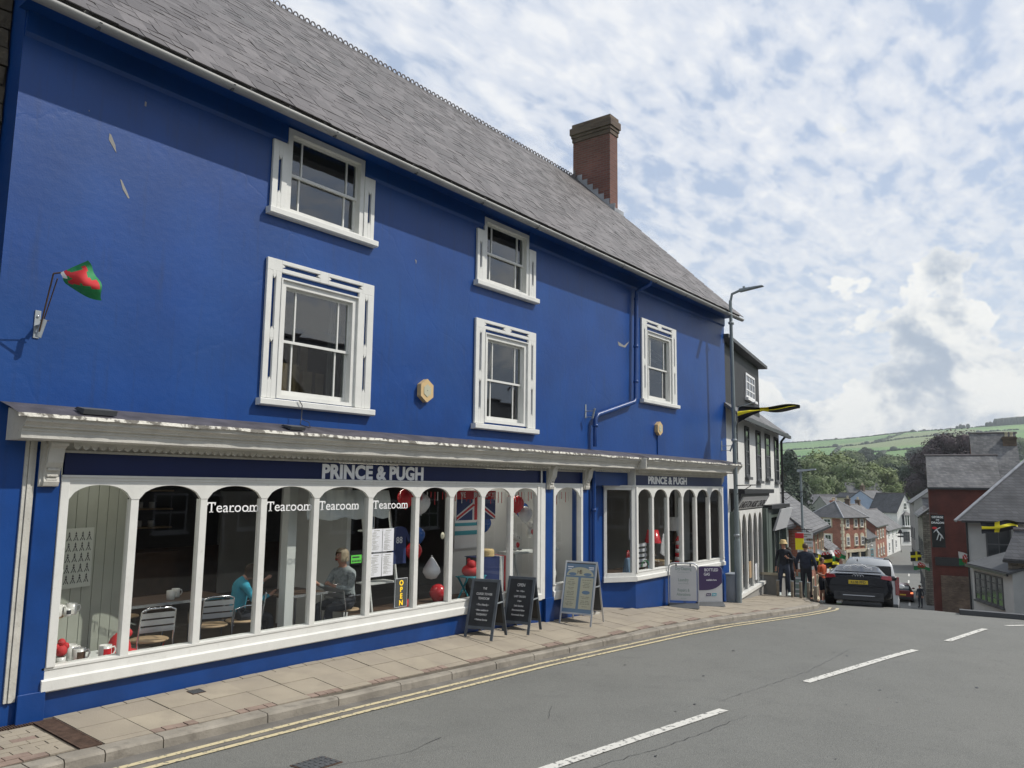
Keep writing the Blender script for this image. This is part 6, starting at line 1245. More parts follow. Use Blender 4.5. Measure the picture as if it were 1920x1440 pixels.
def house(name, label, loc, rz, w, d, h, roof='gable', pitch=40, wall='white_render', rmat='far_slate', wins=(), chims=(), group=None, base=2.0, ov=.25, cat='building', doors=(), wcol='white_gloss'):
    t = thing(name, label, cat, tuple(loc), rz, group); tp = math.tan(math.radians(pitch))
    m = MB(); m.box(0, w, 0, d, -base, h)
    rm = MB(); th = .10
    if roof == 'gable':
        rh = d / 2 * tp; m.add([(0, 0, h), (0, d, h), (0, d / 2, h + rh - .02), (w, 0, h), (w, d, h), (w, d / 2, h + rh - .02)], [(0, 1, 2)[::-1], (3, 4, 5), (0, 2, 5, 3)[::-1], (1, 4, 5, 2)[::-1]])
        rm.px([(-ov, h - ov * tp), (d / 2, h + rh), (d + ov, h - ov * tp), (d + ov, h - ov * tp + th), (d / 2, h + rh + th), (-ov, h - ov * tp + th)], -ov * .4, w + ov * .4)
        rg = ((-.15, d / 2, h + rh + th), (w + .15, d / 2, h + rh + th))
    elif roof == 'gable_front':
        rh = w / 2 * tp; m.add([(0, 0, h), (w, 0, h), (w / 2, 0, h + rh - .02), (0, d, h), (w, d, h), (w / 2, d, h + rh - .02)], [(0, 1, 2), (3, 4, 5)[::-1], (0, 2, 5, 3), (1, 4, 5, 2)])
        rm.py([(-ov, h - ov * tp), (w / 2, h + rh), (w + ov, h - ov * tp), (w + ov, h - ov * tp + th), (w / 2, h + rh + th), (-ov, h - ov * tp + th)], -ov * .6, d + ov * .4)
        rg = ((w / 2, -.15, h + rh + th), (w / 2, d + .1, h + rh + th))
    elif roof == 'hip':
        r = min(w, d) / 2; rh = r * tp; o = ov
        if w >= d: a, b = (r, d / 2), (w - r, d / 2)
        else: a, b = (w / 2, r), (w / 2, d - r)
        ez = h - o * tp; V = [(-o, -o, ez), (w + o, -o, ez), (w + o, d + o, ez), (-o, d + o, ez), (a[0], a[1], h + rh), (b[0] + (.01 if a == b else 0), b[1], h + rh)]
        F_ = [(0, 1, 5, 4), (1, 2, 5), (2, 3, 4, 5), (3, 0, 4), (0, 3, 2, 1)] if w >= d else [(0, 1, 4), (1, 2, 5, 4), (2, 3, 5), (3, 0, 4, 5), (0, 3, 2, 1)]
        rm.add(V, F_); rg = (V[4], V[5])
        hp = MB()
        for q, e in ((0, 4), (1, 5 if w >= d else 4), (3, 4 if w >= d else 5), (2, 5)): hp.tube([V[q], V[e]], .09, 5)
        hp.build('hip_tiles', 'lead', t)
    elif roof == 'flat': rm.box(-ov, w + ov, -ov, d + ov, h, h + .15); rg = None
    elif roof == 'lean':
        rm.px([(-ov, h - ov * tp), (d, h + d * tp), (d, h + d * tp + th), (-ov, h - ov * tp + th)], -ov * .4, w + ov * .4); rg = None
        m.add([(0, 0, h), (0, d, h), (0, d, h + d * tp), (w, 0, h), (w, d, h), (w, d, h + d * tp)], [(0, 1, 2)[::-1], (3, 4, 5)])
    m.build('wall', wall, t); rf = rm.build('roof', rmat, t)
    if rg: q = MB(); q.tube([rg[0], rg[1]], .10, 6); q.build('ridge', 'ridge_tile', t)
    if roof in ('gable', 'hip', 'lean', 'flat'):
        q = MB(); q.box(-ov * .4, w + ov * .4, -ov - .09, -ov, h - ov * tp * (roof != 'flat') - .07, h - ov * tp * (roof != 'flat') + .04); q.build('gutter', 'black_paint', t)
    for x in wins: win(t, face_T(x[0], w, d), *x[1:])
    for x in doors: door(t, face_T(x[0], w, d), *x[1:])
    for x in chims:
        cx_, cy_, cw, cd_, top, mt = x; q = MB(); q.box(cx_ - cw / 2, cx_ + cw / 2, cy_ - cd_ / 2, cy_ + cd_ / 2, h - .5, top); q.box(cx_ - cw / 2 - .06, cx_ + cw / 2 + .06, cy_ - cd_ / 2 - .06, cy_ + cd_ / 2 + .06, top - .22, top - .08); c_ = q.build('chimney', mt, t)
        n = 2 if max(cw, cd_) > .6 else 1
        for k in range(n): q = MB(); oo = (k - (n - 1) / 2) * .38; q.lathe([(.12, 0), (.10, .32), (.13, .34), (.13, .38), (.08, .38)], (cx_ + (oo if cw > cd_ else 0), cy_ + (oo if cd_ >= cw else 0), top), 8); o = q.build('chimney_pot', 'cream_stone', None); o.parent = c_
    return t
RA = math.radians(10.5)
def rw(t, back=0.0, z=0.0): return (20.9 + t * math.cos(RA) - back * math.sin(RA), t * math.sin(RA) + back * math.cos(RA), z)
# the white upper house with the music shop
zb = -.9
MS = house('music_shop_building', 'white rendered house with tall dark windows and a black dormer above the music shop', rw(.02, .02, zb), RA, 9.78, 8, 5.55, 'gable', 38, 'white_render', 'far_slate',
    [('F', x, x + wd_, 3.65 + zz, 5.20, 'tall', 'tar_grey') for x, wd_, zz in ((.92, .55, .4), (2.7, .65, 0), (4.65, .80, -.1), (6.45, .95, 0), (8.45, .95, -.1))], ov=.35, base=3)
m = MB(); m.box(.2, 6.3, .12, 3.5, 5.45, 7.5); d1 = m.build('dormer', 'black_clad', MS); m = MB(); m.hexa([(-.05, -.15, 7.48), (6.55, -.15, 7.48), (6.55, 3.7, 7.56), (-.05, 3.7, 7.56), (-.05, -.15, 7.58), (6.55, -.15, 7.58), (6.55, 3.7, 7.68), (-.05, 3.7, 7.68)]); m.build('dormer_roof', 'tar_grey', MS)
win(MS, Matrix.Translation((0, .12, 0)), 3.7, 5.3, 6.2, 7.0, 'grid', lab='small white paned window in the black dormer')
m = MB(); m.tube([(9.7, -.35, 5.4), (9.7, -.10, 5.1), (9.72, -.08, .5)], .05, 6); m.build('downpipe', 'black_paint', MS)
m = MB(); m.box(.3, 5.45, -.42, 0, 3.15, 3.28); m.px([(-.02, 2.62), (-.28, 3.05), (-.28, 3.15), (-.02, 3.15)], .45, 5.35); m.build('shop_cornice', 'black_paint', MS)
m = MB(); m.hexa([(.75, -.10, 2.70), (5.05, -.10, 2.70), (5.05, -.04, 2.70), (.75, -.04, 2.70), (.75, -.33, 3.06), (5.05, -.33, 3.06), (5.05, -.27, 3.06), (.75, -.27, 3.06)]); m.build('sign_board', 'white_gloss', MS)
o = text('lettering', 'KNIGHTON MUSIC CENTRE', .33, 'ink', MS, Matrix.Translation((.86, -.125, 2.735)) @ Matrix.Rotation(math.radians(32), 4, 'X') @ FRONT, bold=.008, ext=.004); fit(o, 4.1)
m = MB(); m.box(.3, .62, -.2, 0, -1.5, 2.65); m.box(5.15, 5.45, -.2, 0, -1.5, 2.65); m.build('pilaster', 'green_shop', MS)
m = MB(); m.box(.62, 5.15, -.10, 0, -1.5, .25); m.build('stallriser', 'grey_render', MS); m = MB(); m.box(.6, 5.17, -.16, 0, .25, .34); m.build('shop_sill', 'white_paint', MS)
m = MB(); m.box(.62, 5.15, -.015, .0, .34, 2.65); m.build('pane', 'far_glass', MS)
for k in range(5):
    a = .64 + k * .9; b = a + .9; K = 10; x0, x1 = a + .05, b - .05; pts = [(x0 + (x1 - x0) * i / K, 1.95 + .60 * math.sqrt(max(0, 1 - (2 * i / K - 1) ** 2))) for i in range(K + 1)]
    m = MB()
    for (xa, za), (xb, zb2) in zip(pts, pts[1:]): m.py([(xa, za), (xb, zb2), (xb, 2.66), (xa, 2.66)], -.07, -.02)
    m.box(a, x0, -.07, -.02, .34, 2.66); m.box(x1, b, -.07, -.02, .34, 2.66); m.build('arch_frame', 'white_paint', MS)
for i, (x, y, z, mt) in enumerate(((1.2, -.018, .5, 'board_grey'), (2.9, -.018, .6, 'wood_pale'), (3.9, -.018, .45, 'paper'))): m = MB(); m.box(x, x + .35, y, y + .002, z, z + .5); m.build('display_card', mt, MS)
# green fronted shop in the same house, lower half
GS = thing('green_shopfront', 'dark green shopfront with a blank pale sign under the white house', 'shopfront', rw(5.6, -.01, zb), RA)
m = MB(); m.box(-.1, 4.2, -.30, 0, 2.62, 2.75); m.build('cornice', 'black_paint', GS); m = MB(); m.box(-.1, .5, -.18, 0, -2.2, 2.62); m.box(3.9, 4.2, -.18, 0, -2.2, 2.62); m.box(.5, 3.9, -.12, 0, -2.2, .1); m.box(.5, 3.9, -.12, 0, 2.3, 2.62); m.build('frame', 'green_shop', GS)
m = MB(); m.box(.5, 3.9, -.03, 0, .1, 2.3); m.build('pane', 'far_glass', GS); m = MB(); m.box(.5, .6, -.1, -.03, .1, 2.3); m.box(1.6, 1.7, -.1, -.03, .1, 2.3); m.box(2.7, 2.8, -.1, -.03, -1, 2.3); m.build('mullion', 'green_shop', GS)
m = MB(); m.hexa([(1.2, -.18, 1.85), (4.1, -.18, 1.85), (4.1, -.1, 1.85), (1.2, -.1, 1.85), (1.2, -.42, 2.6), (4.1, -.42, 2.6), (4.1, -.36, 2.6), (1.2, -.36, 2.6)]); m.build('sign_board', 'board_grey', GS)
m = MB(); m.tube([(3.2, -.1, 3.15), (3.2, -1.0, 3.2)], .015, 5); m.tube([(3.2, -.1, 3.15), (3.2, -.3, 2.9), (3.2, -.55, 3.1), (3.2, -.8, 2.95), (3.2, -1.0, 3.2)], .012, 5); m.tube([(3.2, -1.0, 3.2), (3.2, -1.0, 2.9)], .010, 5); m.build('scroll_bracket', 'black_paint', GS)
# next houses down the left side
def zrow(t): x = rw(t)[0]; return lerp(x, FX)
house('slate_shop', 'small white shop with a dark slate lean roof beyond the green shopfront', rw(9.9, .6, zrow(13)), RA, 6, 6, 3.5, 'gable', 42, 'white_render', 'far_slate_dark', [('F', 3.2, 4.6, 1.2, 2.3)], [(.6, 3, .9, .5, 7.6, 'dark_brick')], base=3)
house('brick_terrace', 'red brick terrace stepping down the left side of the street', rw(16.1, .0, zrow(20)), RA, 9, 6.5, 4.3, 'gable', 38, 'red_brick', 'far_slate', [('F', x, x + .8, z, z + 1.2, 'sash', 'cream_stone') for x in (.8, 2.6, 4.4, 6.2, 7.6) for z in (.7, 2.8)], [(.5, 3.2, .8, .5, 7.6, 'red_brick')], base=3, ov=.3)
house('white_gabled_cottage', 'narrow white cottage at the bottom of the left hand terrace', rw(25.2, -.1, zrow(28)), RA, 4.2, 6, 4.0, 'gable', 38, 'white_render', 'far_slate', [('F', 1.0, 1.9, 2.4, 3.4), ('F', 2.6, 3.5, .8, 1.9)], base=3)
# second lamp and hanging signs
p = sp(1509, 1100, 35); zb2 = ground(p.x, p.y); t = thing('street_lamp', 'second grey lamp post, farther down the left pavement by stacked signs', 'street lamp', (p.x, p.y, zb2))
hh = 2.4 - zb2 + (918 - 884) / 1480 * 35 ; m = MB(); m.tube([(0, 0, -.2), (0, 0, 1.5), (0, 0, 1.6), (-.05, 0, hh)], [.09, .09, .06, .05], 10); m.build('pole', 'lamp_post', t); m = MB(); m.hexa([(-.1, .15, hh - .05), (-.1, -.65, hh + .05), (.1, -.65, hh + .05), (.1, .15, hh - .05), (-.08, .15, hh + .06), (-.08, -.65, hh + .10), (.08, -.65, hh + .10), (.08, .15, hh + .06)]); m.build('lamp_head', 'galv', t)
t = thing('sign_stack', 'stack of small white direction and notice boards on a post by the second lamp', 'sign', (p.x - 1.5, p.y - .55, ground(p.x - 1.5, p.y - .5)), RA)
m = MB(); m.tube([(0, 0, 0), (0, 0, 3.4)], .035, 8); m.build('post', 'galv', t)
for k, z in enumerate((1.75, 2.05, 2.35, 2.7, 3.05)):
    T_ = Matrix.Translation((0, 0, z)) @ Matrix.Rotation(-PI / 2 + .2 * (k % 2), 4, 'Z'); m = MB(); m.T = T_; m.box(-.32, .32, -.06, -.04, 0, .25); m.T = None; m.build('board', 'board_grey', t); m = MB(); m.T = T_; m.box(-.25, .25, -.065, -.06, .14, .18); m.box(-.25, .1, -.065, -.06, .06, .10); m.T = None; m.build('print', 'ink_soft', t)
def ph(px, py, D): return tuple(sp(px, py, D))
for i, (px_, py_, D, k, L_, l) in enumerate(((1532, 1044, 31, 'david', .8, 'black and yellow cross flag hanging over the left pavement, nearest of the cluster'), (1545, 1038, 34, 'welsh', .7, 'red white and green flag behind the nearest cross flag'), (1556, 1052, 36, 'david', .7, 'second yellow cross flag in the left cluster'), (1566, 1036, 39, 'welsh', .8, 'rightmost red white and green flag of the left cluster'))):
    flag('street_flag', l, ph(px_ - 14, py_ - 8, D), math.radians(-62), L_, .55, -.10, k, 'flags hung over the left pavement', fold=.15, amp=.05, seed=i)
t = thing('hanging_sign', 'small red and yellow shop sign projecting over the left pavement', 'sign', ph(1487, 1035, 31.5), RA); m = MB(); m.box(-.03, .03, -.42, -.1, .1, .55); m.build('panel', 'flag_yellow', t); m = MB(); m.box(-.035, .035, -.42, -.1, .55, .75); m.build('top_panel', 'red', t); m = MB(); m.tube([(0, -.75, .9), (0, .4, .9)], .02, 6); m.build('bracket', 'black_paint', t)
t = thing('pavement_sign', 'pale teal A-board standing behind the walkers', 'sign', feet(*sp(1497, 1115, 27.5).xy), math.radians(-70)); m = MB(); m.box(-.28, .28, -.02, .02, .05, 1.0); m.build('panel', 'board_green', t); m = MB(); [m.box(-.2, .2, -.025, -.02, z, z + .05) for z in (.25, .4, .6, .78)]; m.build('print', 'paper', t); m = MB(); m.box(-.3, -.28, -.03, .03, 0, 1.03); m.box(.28, .3, -.03, .03, 0, 1.03); m.build('leg', 'tar_grey', t)
for i, (px_, py_, D) in enumerate(((1459, 1117, 24.6), (1502, 1121, 24), (1517, 1122, 23.6), (1529, 1123, 23.4), (1486, 1119, 24.3))):
    q = sp(px_, py_, D); t = thing('timber_post', 'short weathered timber post at the pavement edge, ' + ('leftmost of the row', 'between the two nearest walkers', 'middle of the row', 'rightmost, by the black car', 'behind the bucket hat walker')[i], 'post', feet(q.x, q.y), 0, 'timber posts on the corner'); m = MB(); m.box(-.035, .035, -.035, .035, -.1, .48); m.build('shaft', 'post_wood', t); m = MB(); m.box(-.04, .04, -.04, .04, .48, .50); m.build('cap', 'galv', t)
t = thing('stone_trough', 'low grey planter wall against the green shopfront', 'planter', rw(5.1, -.55, -1.0), RA); m = MB(); m.hexa([(0, 0, -1), (1.7, 0, -1), (1.7, .5, -1), (0, .5, -1), (0, 0, .62), (1.7, 0, .42), (1.7, .5, .42), (0, .5, .62)]); m.build('body', 'grey_render', t); m = MB(); m.hexa([(-.05, -.05, .62), (1.75, -.05, .42), (1.75, .55, .42), (-.05, .55, .62), (-.05, -.05, .70), (1.75, -.05, .50), (1.75, .55, .50), (-.05, .55, .70)]); m.build('coping', 'cream_stone', t)
# the brick corner house facing up the street
GB = -7.28
def gp(px, D): q = sp(px, 1000, D); return (q.x, q.y, GB)
cw = [('F', .7, 1.35, 2.6, 3.7, 'arch', 'white_gloss', 'cream_stone'), ('F', 2.7, 3.35, 2.6, 3.7, 'arch', 'white_gloss', 'cream_stone'), ('F', 4.2, 4.85, 2.6, 3.7, 'arch', 'white_gloss', 'cream_stone'), ('F', .7, 1.35, 4.9, 5.9, 'sash', 'white_gloss', 'cream_stone'), ('F', 2.7, 3.35, 4.9, 5.9, 'sash', 'white_gloss', 'cream_stone'), ('F', 4.2, 4.85, 4.9, 5.9, 'sash', 'white_gloss', 'cream_stone'),
      ('L', .5, 1.25, 2.7, 3.9, 'sash', 'white_gloss', 'cream_stone'), ('L', 2.1, 3.0, 2.7, 3.9, 'sash', 'white_gloss', 'cream_stone'), ('L', .4, 1.2, 5.0, 5.9, 'sash', 'white_gloss', 'cream_stone'), ('L', 2.0, 3.0, 5.0, 5.9, 'sash', 'white_gloss', 'cream_stone'), ('L', .5, 1.25, .3, 1.6, 'sash', 'white_gloss', 'cream_stone'), ('L', 2.1, 3.0, .3, 1.6, 'sash', 'white_gloss', 'cream_stone')]
CB = house('brick_corner_building', 'three storey red brick corner building with pale quoins and a hipped slate roof', gp(1581, 100), math.radians(-15), 5.6, 4.6, 6.35, 'hip', 38, 'red_brick', 'far_slate_dark', cw, [(5.2, 4.2, .9, .5, 8.2, 'red_brick')], ov=.35)
m = MB()
for k in range(16): e = .34 if k % 2 else .22; m.box(-.03, e, -.03, e, -.5 + k * .42, -.5 + k * .42 + .38)
for k in range(16): e = .34 if k % 2 else .22; m.box(5.6 - e, 5.63, -.03, .2, -.5 + k * .42, -.5 + k * .42 + .38)
m.build('quoins', 'cream_stone', CB); m = MB(); m.box(-.12, 5.72, -.12, 4.6, 6.0, 6.2); m.build('eaves_course', 'cream_stone', CB)
m = MB(); m.box(.2, 5.4, -.25, 0, 1.75, 2.1); m.box(.2, .5, -.2, 0, -1, 1.75); m.box(1.1, 1.4, -.2, 0, -1, 1.75); m.box(3.4, 3.7, -.2, 0, -1, 1.75); m.box(5.1, 5.4, -.2, 0, -1, 1.75); m.build('shopfront', 'cream_stone', CB); m = MB(); m.box(1.4, 3.4, -.05, 0, 0, 1.7); m.box(3.7, 5.1, -.05, 0, 0, 1.7); m.build('pane', 'far_glass', CB)
def chain(name, label, pa, Da, pb, Db, d, h, roof, pitch, wall, rmat, wins=(), chims=(), **k):
    a = Vector(gp(pa, Da)); b = Vector(gp(pb, Db)); v = b - a; return house(name, label, a, math.atan2(v.y, v.x), v.length, d, h, roof, pitch, wall, rmat, wins, chims, **k), v.length
chain('grey_cottage', 'small grey rendered cottage with a teal shop window beside the brick corner building', 1622, 103, 1641, 109, 6, 3.4, 'gable', 42, 'grey_render', 'far_slate_dark', [('F', 3.4, 5.2, .3, 1.8, 'sash', 'teal'), ('F', 3.6, 4.6, 2.3, 3.1), ('F', 1.0, 1.9, 2.0, 3.0)], [(.6, 3, .9, .6, 7.6, 'dark_brick')])
chain('brick_cottage', 'small red brick house with a grey slate roof in the lower street', 1641, 109, 1662, 118, 7, 4.7, 'gable', 38, 'red_brick', 'far_slate', [('F', x, x + .9, z, z + 1.1, 'arch' if z < 1 else 'sash', 'white_gloss', 'cream_stone') for x in (1.6, 4.2, 6.6) for z in (.5, 2.9)], [(.6, 3.5, .9, .6, 8.4, 'dark_brick'), (9, 3.5, 1, .6, 8.2, 'dark_brick')])
chain('white_cottage', 'low white cottage with a black door in the lower street', 1662, 118, 1689, 131, 7, 3.7, 'gable', 38, 'white_render', 'far_slate', [('F', 1.8, 2.9, .6, 1.8), ('F', 9, 10.2, .6, 1.8), ('F', 1.8, 2.9, 2.6, 3.4), ('F', 6, 7, 2.6, 3.4), ('F', 10, 11, 2.6, 3.4)], [(.6, 3.5, .9, .6, 7, 'dark_brick')], doors=[('F', 5.2, 6.2, 0, 2.1)])
WG = house('white_gabled_house', 'tall white gabled house with an oriel window closing the lower street', gp(1684, 141), math.radians(-28), 4.2, 6, 6.0, 'gable_front', 55, 'white_render', 'far_slate_dark', [('F', 1.7, 2.5, 6.2, 7.4, 'sash'), ('F', 1.3, 2.9, .6, 2.3, 'grid', 'tar_grey')], ov=.3)
m = MB(); m.box(1.2, 3.0, -.5, 0, 3.4, 5.2); m.build('oriel', 'far_glass', WG); m = MB(); m.hexa([(1.0, -.65, 5.2), (3.2, -.65, 5.2), (3.2, 0, 5.2), (1.0, 0, 5.2), (2.0, -.1, 5.9), (2.2, -.1, 5.9), (2.2, 0, 5.9), (2.0, 0, 5.9)]); m.build('oriel_roof', 'far_slate_dark', WG); m = MB(); [m.box(x, x + .12, -.55, -.5, 3.4, 5.2) for x in (1.2, 1.75, 2.35, 2.88)]; m.box(1.15, 3.05, -.58, 0, 3.2, 3.4); m.build('oriel_frame', 'white_gloss', WG); m = MB(); m.box(-.05, 4.25, -.08, 0, 2.8, 3.0); m.build('band', 'black_paint', WG)
house('bluegrey_hall', 'long blue grey rendered building behind the cottages', gp(1652, 146), math.radians(-10), 7.5, 7, 7.0, 'gable', 35, 'bluegrey_render', 'far_slate_dark', [], [(1, 3.5, .8, .6, 10.5, 'dark_brick')])
chain('stone_house', 'pale gabled house end behind the brick corner building', 1604, 150, 1616, 150, 8, 8.3, 'gable_front', 45, 'cream_stone', 'far_slate_dark')
# long dark warehouse roofs beyond
for i, (pa, pb, D, ze, zr, mt, l) in enumerate(((1500, 1600, 190, -1.2, 1.0, 'far_slate_dark', 'long low grey warehouse roof at the left behind the brick corner building'), (1560, 1640, 170, -2.0, .8, 'far_slate', 'grey slate roof just behind the brick corner building'), (1605, 1668, 215, -1.5, 4.2, 'tar_grey', 'large dark warehouse roof in the middle below the trees'), (1655, 1752, 240, -1.0, 6.0, 'tar_grey', 'largest dark warehouse roof below the copper beech'), (1625, 1700, 165, -2.5, .9, 'far_slate_dark', 'dark slate roof behind the blue grey building'))):
    a = sp(pa, 1000, D); b = sp(pb, 1000, D); v = b - a; L_ = Vector((v.x, v.y)).length; dz_ = 12
    house('warehouse', l, (a.x, a.y, -7.6), math.atan2(v.y, v.x), L_, dz_, ze + 7.6, 'gable', math.degrees(math.atan((zr - ze) / (dz_ / 2))), 'grey_render', mt, [], [], group='warehouses beyond the town')
# right hand side of the lower street
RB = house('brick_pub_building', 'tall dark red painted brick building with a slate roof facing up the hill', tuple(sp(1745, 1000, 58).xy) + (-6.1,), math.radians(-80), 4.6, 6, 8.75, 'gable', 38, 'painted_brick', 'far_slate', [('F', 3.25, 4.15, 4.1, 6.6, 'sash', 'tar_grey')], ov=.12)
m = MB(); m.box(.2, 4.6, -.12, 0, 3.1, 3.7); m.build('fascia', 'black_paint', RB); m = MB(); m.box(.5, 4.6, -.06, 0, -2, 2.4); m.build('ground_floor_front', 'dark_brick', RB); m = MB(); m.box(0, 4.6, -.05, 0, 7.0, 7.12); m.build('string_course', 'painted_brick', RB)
house('brick_rear_wing', 'higher slate roofed brick wing behind the white pub', tuple(sp(1834, 1000, 66).xy) + (-6.1,), math.radians(-80), 3.4, 7, 9.0, 'gable', 52, 'painted_brick', 'far_slate', [], [(2.9, 3.0, 1.0, .9, 13.2, 'dark_brick')], ov=.12)
t = thing('pub_sign', 'black hanging pub sign lettered GEORGE AND DRAGON on the red brick corner', 'sign', ph(1748, 1026, 54), math.radians(-72)); m = MB(); m.box(0, .82, -.03, .03, 0, 2.2); m.build('board', 'black_gloss', t); m = MB(); m.tube([(-.1, 0, 2.25), (-.1, .8, 2.25)], .03, 6); m.tube([(.4, 0, 2.2), (.4, .0, 2.3), (-.1, .5, 2.3)], .02, 6); m.build('bracket', 'black_paint', t)
for s, z in (('GEORGE', 1.98), ('AND', 1.82), ('DRAGON', 1.6)): text('lettering', s, .19 if len(s) > 3 else .1, 'letter_white', t, Matrix.Translation((.41, -.034, z)) @ FRONT, ext=.002, align='CENTER', bold=.003, sx=.95)
m = MB(); m.tube([(.12, -.04, 1.0), (.3, -.04, 1.2), (.45, -.04, .95), (.6, -.04, .8), (.7, -.04, .6)], [.02, .07, .06, .05, .02], 6); m.tube([(.3, -.04, 1.2), (.55, -.04, 1.35)], .03, 5); m.tube([(.45, -.04, .95), (.3, -.04, .5)], .035, 5); m.tube([(.6, -.04, .8), (.5, -.04, .45)], .03, 5); m.build('painted_beast', 'board_grey', t); m = MB(); m.ball((.2, -.04, 1.3), .12, 8, 0, (1.3, .3, .7)); m.build('red_patch', 'red', t)
house('stone_terrace', 'dark stone terrace on the shaded right side of the lower street', tuple(sp(1722, 1000, 76).xy) + (-7.0,), math.radians(-168), 12, 7, 7.4, 'gable', 38, 'rubble_stone', 'far_slate', [('F', x, x + .9, z, z + 1.3, 'sash', 'tar_grey') for x in (1, 4, 7, 10) for z in (.9, 3.9)], [(11, 3.5, .9, .6, 10, 'dark_brick')])
house('stone_terrace', 'tall dark stone house end farthest down the right side of the street', tuple(sp(1708, 1000, 104).xy) + (-7.2,), math.radians(-166), 9, 8, 8.2, 'gable', 36, 'grey_render', 'far_slate', [('F', x, x + .9, z, z + 1.3, 'sash', 'tar_grey') for x in (1, 4, 7) for z in (.9, 3.7)], [])
house('stone_terrace', 'dark stone house end nearest the shaded pavement, beside the pub sign', tuple(sp(1735, 1000, 66).xy) + (-6.7,), math.radians(-80), 3.2, 6, 6.0, 'gable', 38, 'rubble_stone', 'far_slate', [('F', .8, 1.6, 3.6, 4.9, 'sash', 'tar_grey')])
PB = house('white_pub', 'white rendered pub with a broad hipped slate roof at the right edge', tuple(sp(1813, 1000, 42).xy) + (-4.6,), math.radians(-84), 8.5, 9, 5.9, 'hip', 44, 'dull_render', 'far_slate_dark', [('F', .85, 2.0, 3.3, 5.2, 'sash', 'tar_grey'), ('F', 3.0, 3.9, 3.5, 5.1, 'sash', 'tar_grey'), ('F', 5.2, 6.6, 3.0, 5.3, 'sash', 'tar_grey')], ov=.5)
m = MB(); m.hexa([(2.1, -.9, 2.5), (4.4, -.9, 2.5), (4.4, 0, 2.5), (2.1, 0, 2.5), (2.2, -.6, 2.95), (4.3, -.6, 2.95), (4.3, 0, 3.05), (2.2, 0, 3.05)]); m.build('porch_roof', 'tar_grey', PB); m = MB(); m.tube([(0, -.08, 0), (0, -.08, 5.5)], .05, 6); m.build('downpipe', 'black_paint', PB)
m = MB(); m.tube([(.5, -.05, 3.2), (.5, -.35, 3.4), (.5, -.5, 3.2), (.5, -.45, 2.95)], .025, 6); m.build('lamp_bracket', 'black_paint', PB); m = MB(); m.ball((.5, -.45, 2.85), .10, 8); m.ball((2.1, -.6, 2.75), .10, 8); m.build('lamp_globe', 'lamp_lit', PB)
a = sp(1818, 1000, 39.5); b = sp(1893, 1000, 35.2); v = b - a
LT = house('pub_lean_to', 'white flat fronted lean-to with a strip of small panes below the pub', (a.x, a.y, -4.2), math.atan2(v.y, v.x), Vector((v.x, v.y)).length, 2.5, 3.0, 'lean', 18, 'dull_render', 'tar_grey', [('F', .35 + .62 * k, .35 + .62 * k + .6, 1.35, 2.7, 'tall', 'tar_grey') for k in range(5)], ov=.2)
a = sp(1886, 1000, 35.6); b = sp(1990, 1000, 34); v = b - a
house('stone_outhouse', 'rubble stone outhouse with a grey roof at the right edge of the view', (a.x, a.y, -4.1), math.atan2(v.y, v.x), 4.5, 3, 3.6, 'gable', 35, 'rubble_stone', 'far_slate_dark', [('F', 1.0, 1.6, .6, 1.4, 'sash', 'white_gloss')], base=2)
flag('street_flag', 'yellow and black cross flag flying before the white pub', ph(1838, 978, 38), math.radians(-64), 1.62, .62, .02, 'david', 'cross flags hung along the street', fold=.28, amp=.05, seed=2.0, pole=False)
flag('street_flag', 'small cross flag hanging on the shaded right side near the bottom', ph(1706, 1034, 72), math.radians(-70), 1.15, .9, 0, 'david', 'cross flags hung along the street', fold=.1, amp=.03, seed=3.0, pole=False)
flag('street_flag', 'red white and green flag hanging on the shaded right side near the bottom', ph(1712, 1052, 62), math.radians(-70), 1.1, .7, -.1, 'welsh', 'flags hung over the right pavement', fold=.2, amp=.05, seed=4.0, pole=False)
flag('street_flag', 'orange and green flag at the corner of the pub lean-to', ph(1796, 1034, 44), math.radians(-60), .75, .75, -.25, 'welsh', 'flags hung over the right pavement', fold=.1, amp=.03, seed=5.0, pole=False)
p = gp(1688, 124); t = thing('signal_post', 'thin black signpost with a triangular sign at the bottom of the hill', 'sign', p); m = MB(); m.tube([(0, 0, 0), (0, 0, 3.6)], .05, 6); m.build('post', 'black_paint', t); m = MB(); m.T = Matrix.Rotation(-1.3, 4, 'Z'); m.py([(-.45, 2.9), (.45, 2.9), (0, 3.7)], -.09, -.07); m.box(-.42, .42, -.09, -.07, 2.35, 2.6); m.T = None; m.build('sign_plate', 'black_paint', t)
# footway in front of the pub, beyond the crest
fpx = [(24.6, -4.9, .0), (25.2, -6.2, .0), (25.2, -7.8, .0), (24.8, -10.0, 0), (24.0, -14.0, 0)]
m = MB(); vs = []
for (x, y, _) in fpx:
    for e, dz_ in ((0, 0), (0, .13), (.14, .135), (3.2, -.25), (9.0, -1.6)): vs.append((x + e, y + e * .15, road_z(x, y) + (dz_ if dz_ >= 0 else dz_)))
m.add(vs, [(i * 5 + k, (i + 1) * 5 + k, (i + 1) * 5 + k + 1, i * 5 + k + 1) for i in range(4) for k in range(4)][::1]); fw = m.build('far_footway', 'tar_grey', None, kind='structure')
# right pavement of the lower street
sheet('lower_pavement', frange(30, 110, 4), lambda x: [yk(x) - 7.8, yk(x) - 7.79, yk(x) - 12], lambda x, y: lerp(x, FX) - .1 + (0 if y > yk(x) - 7.795 else .12), 'tar_grey')
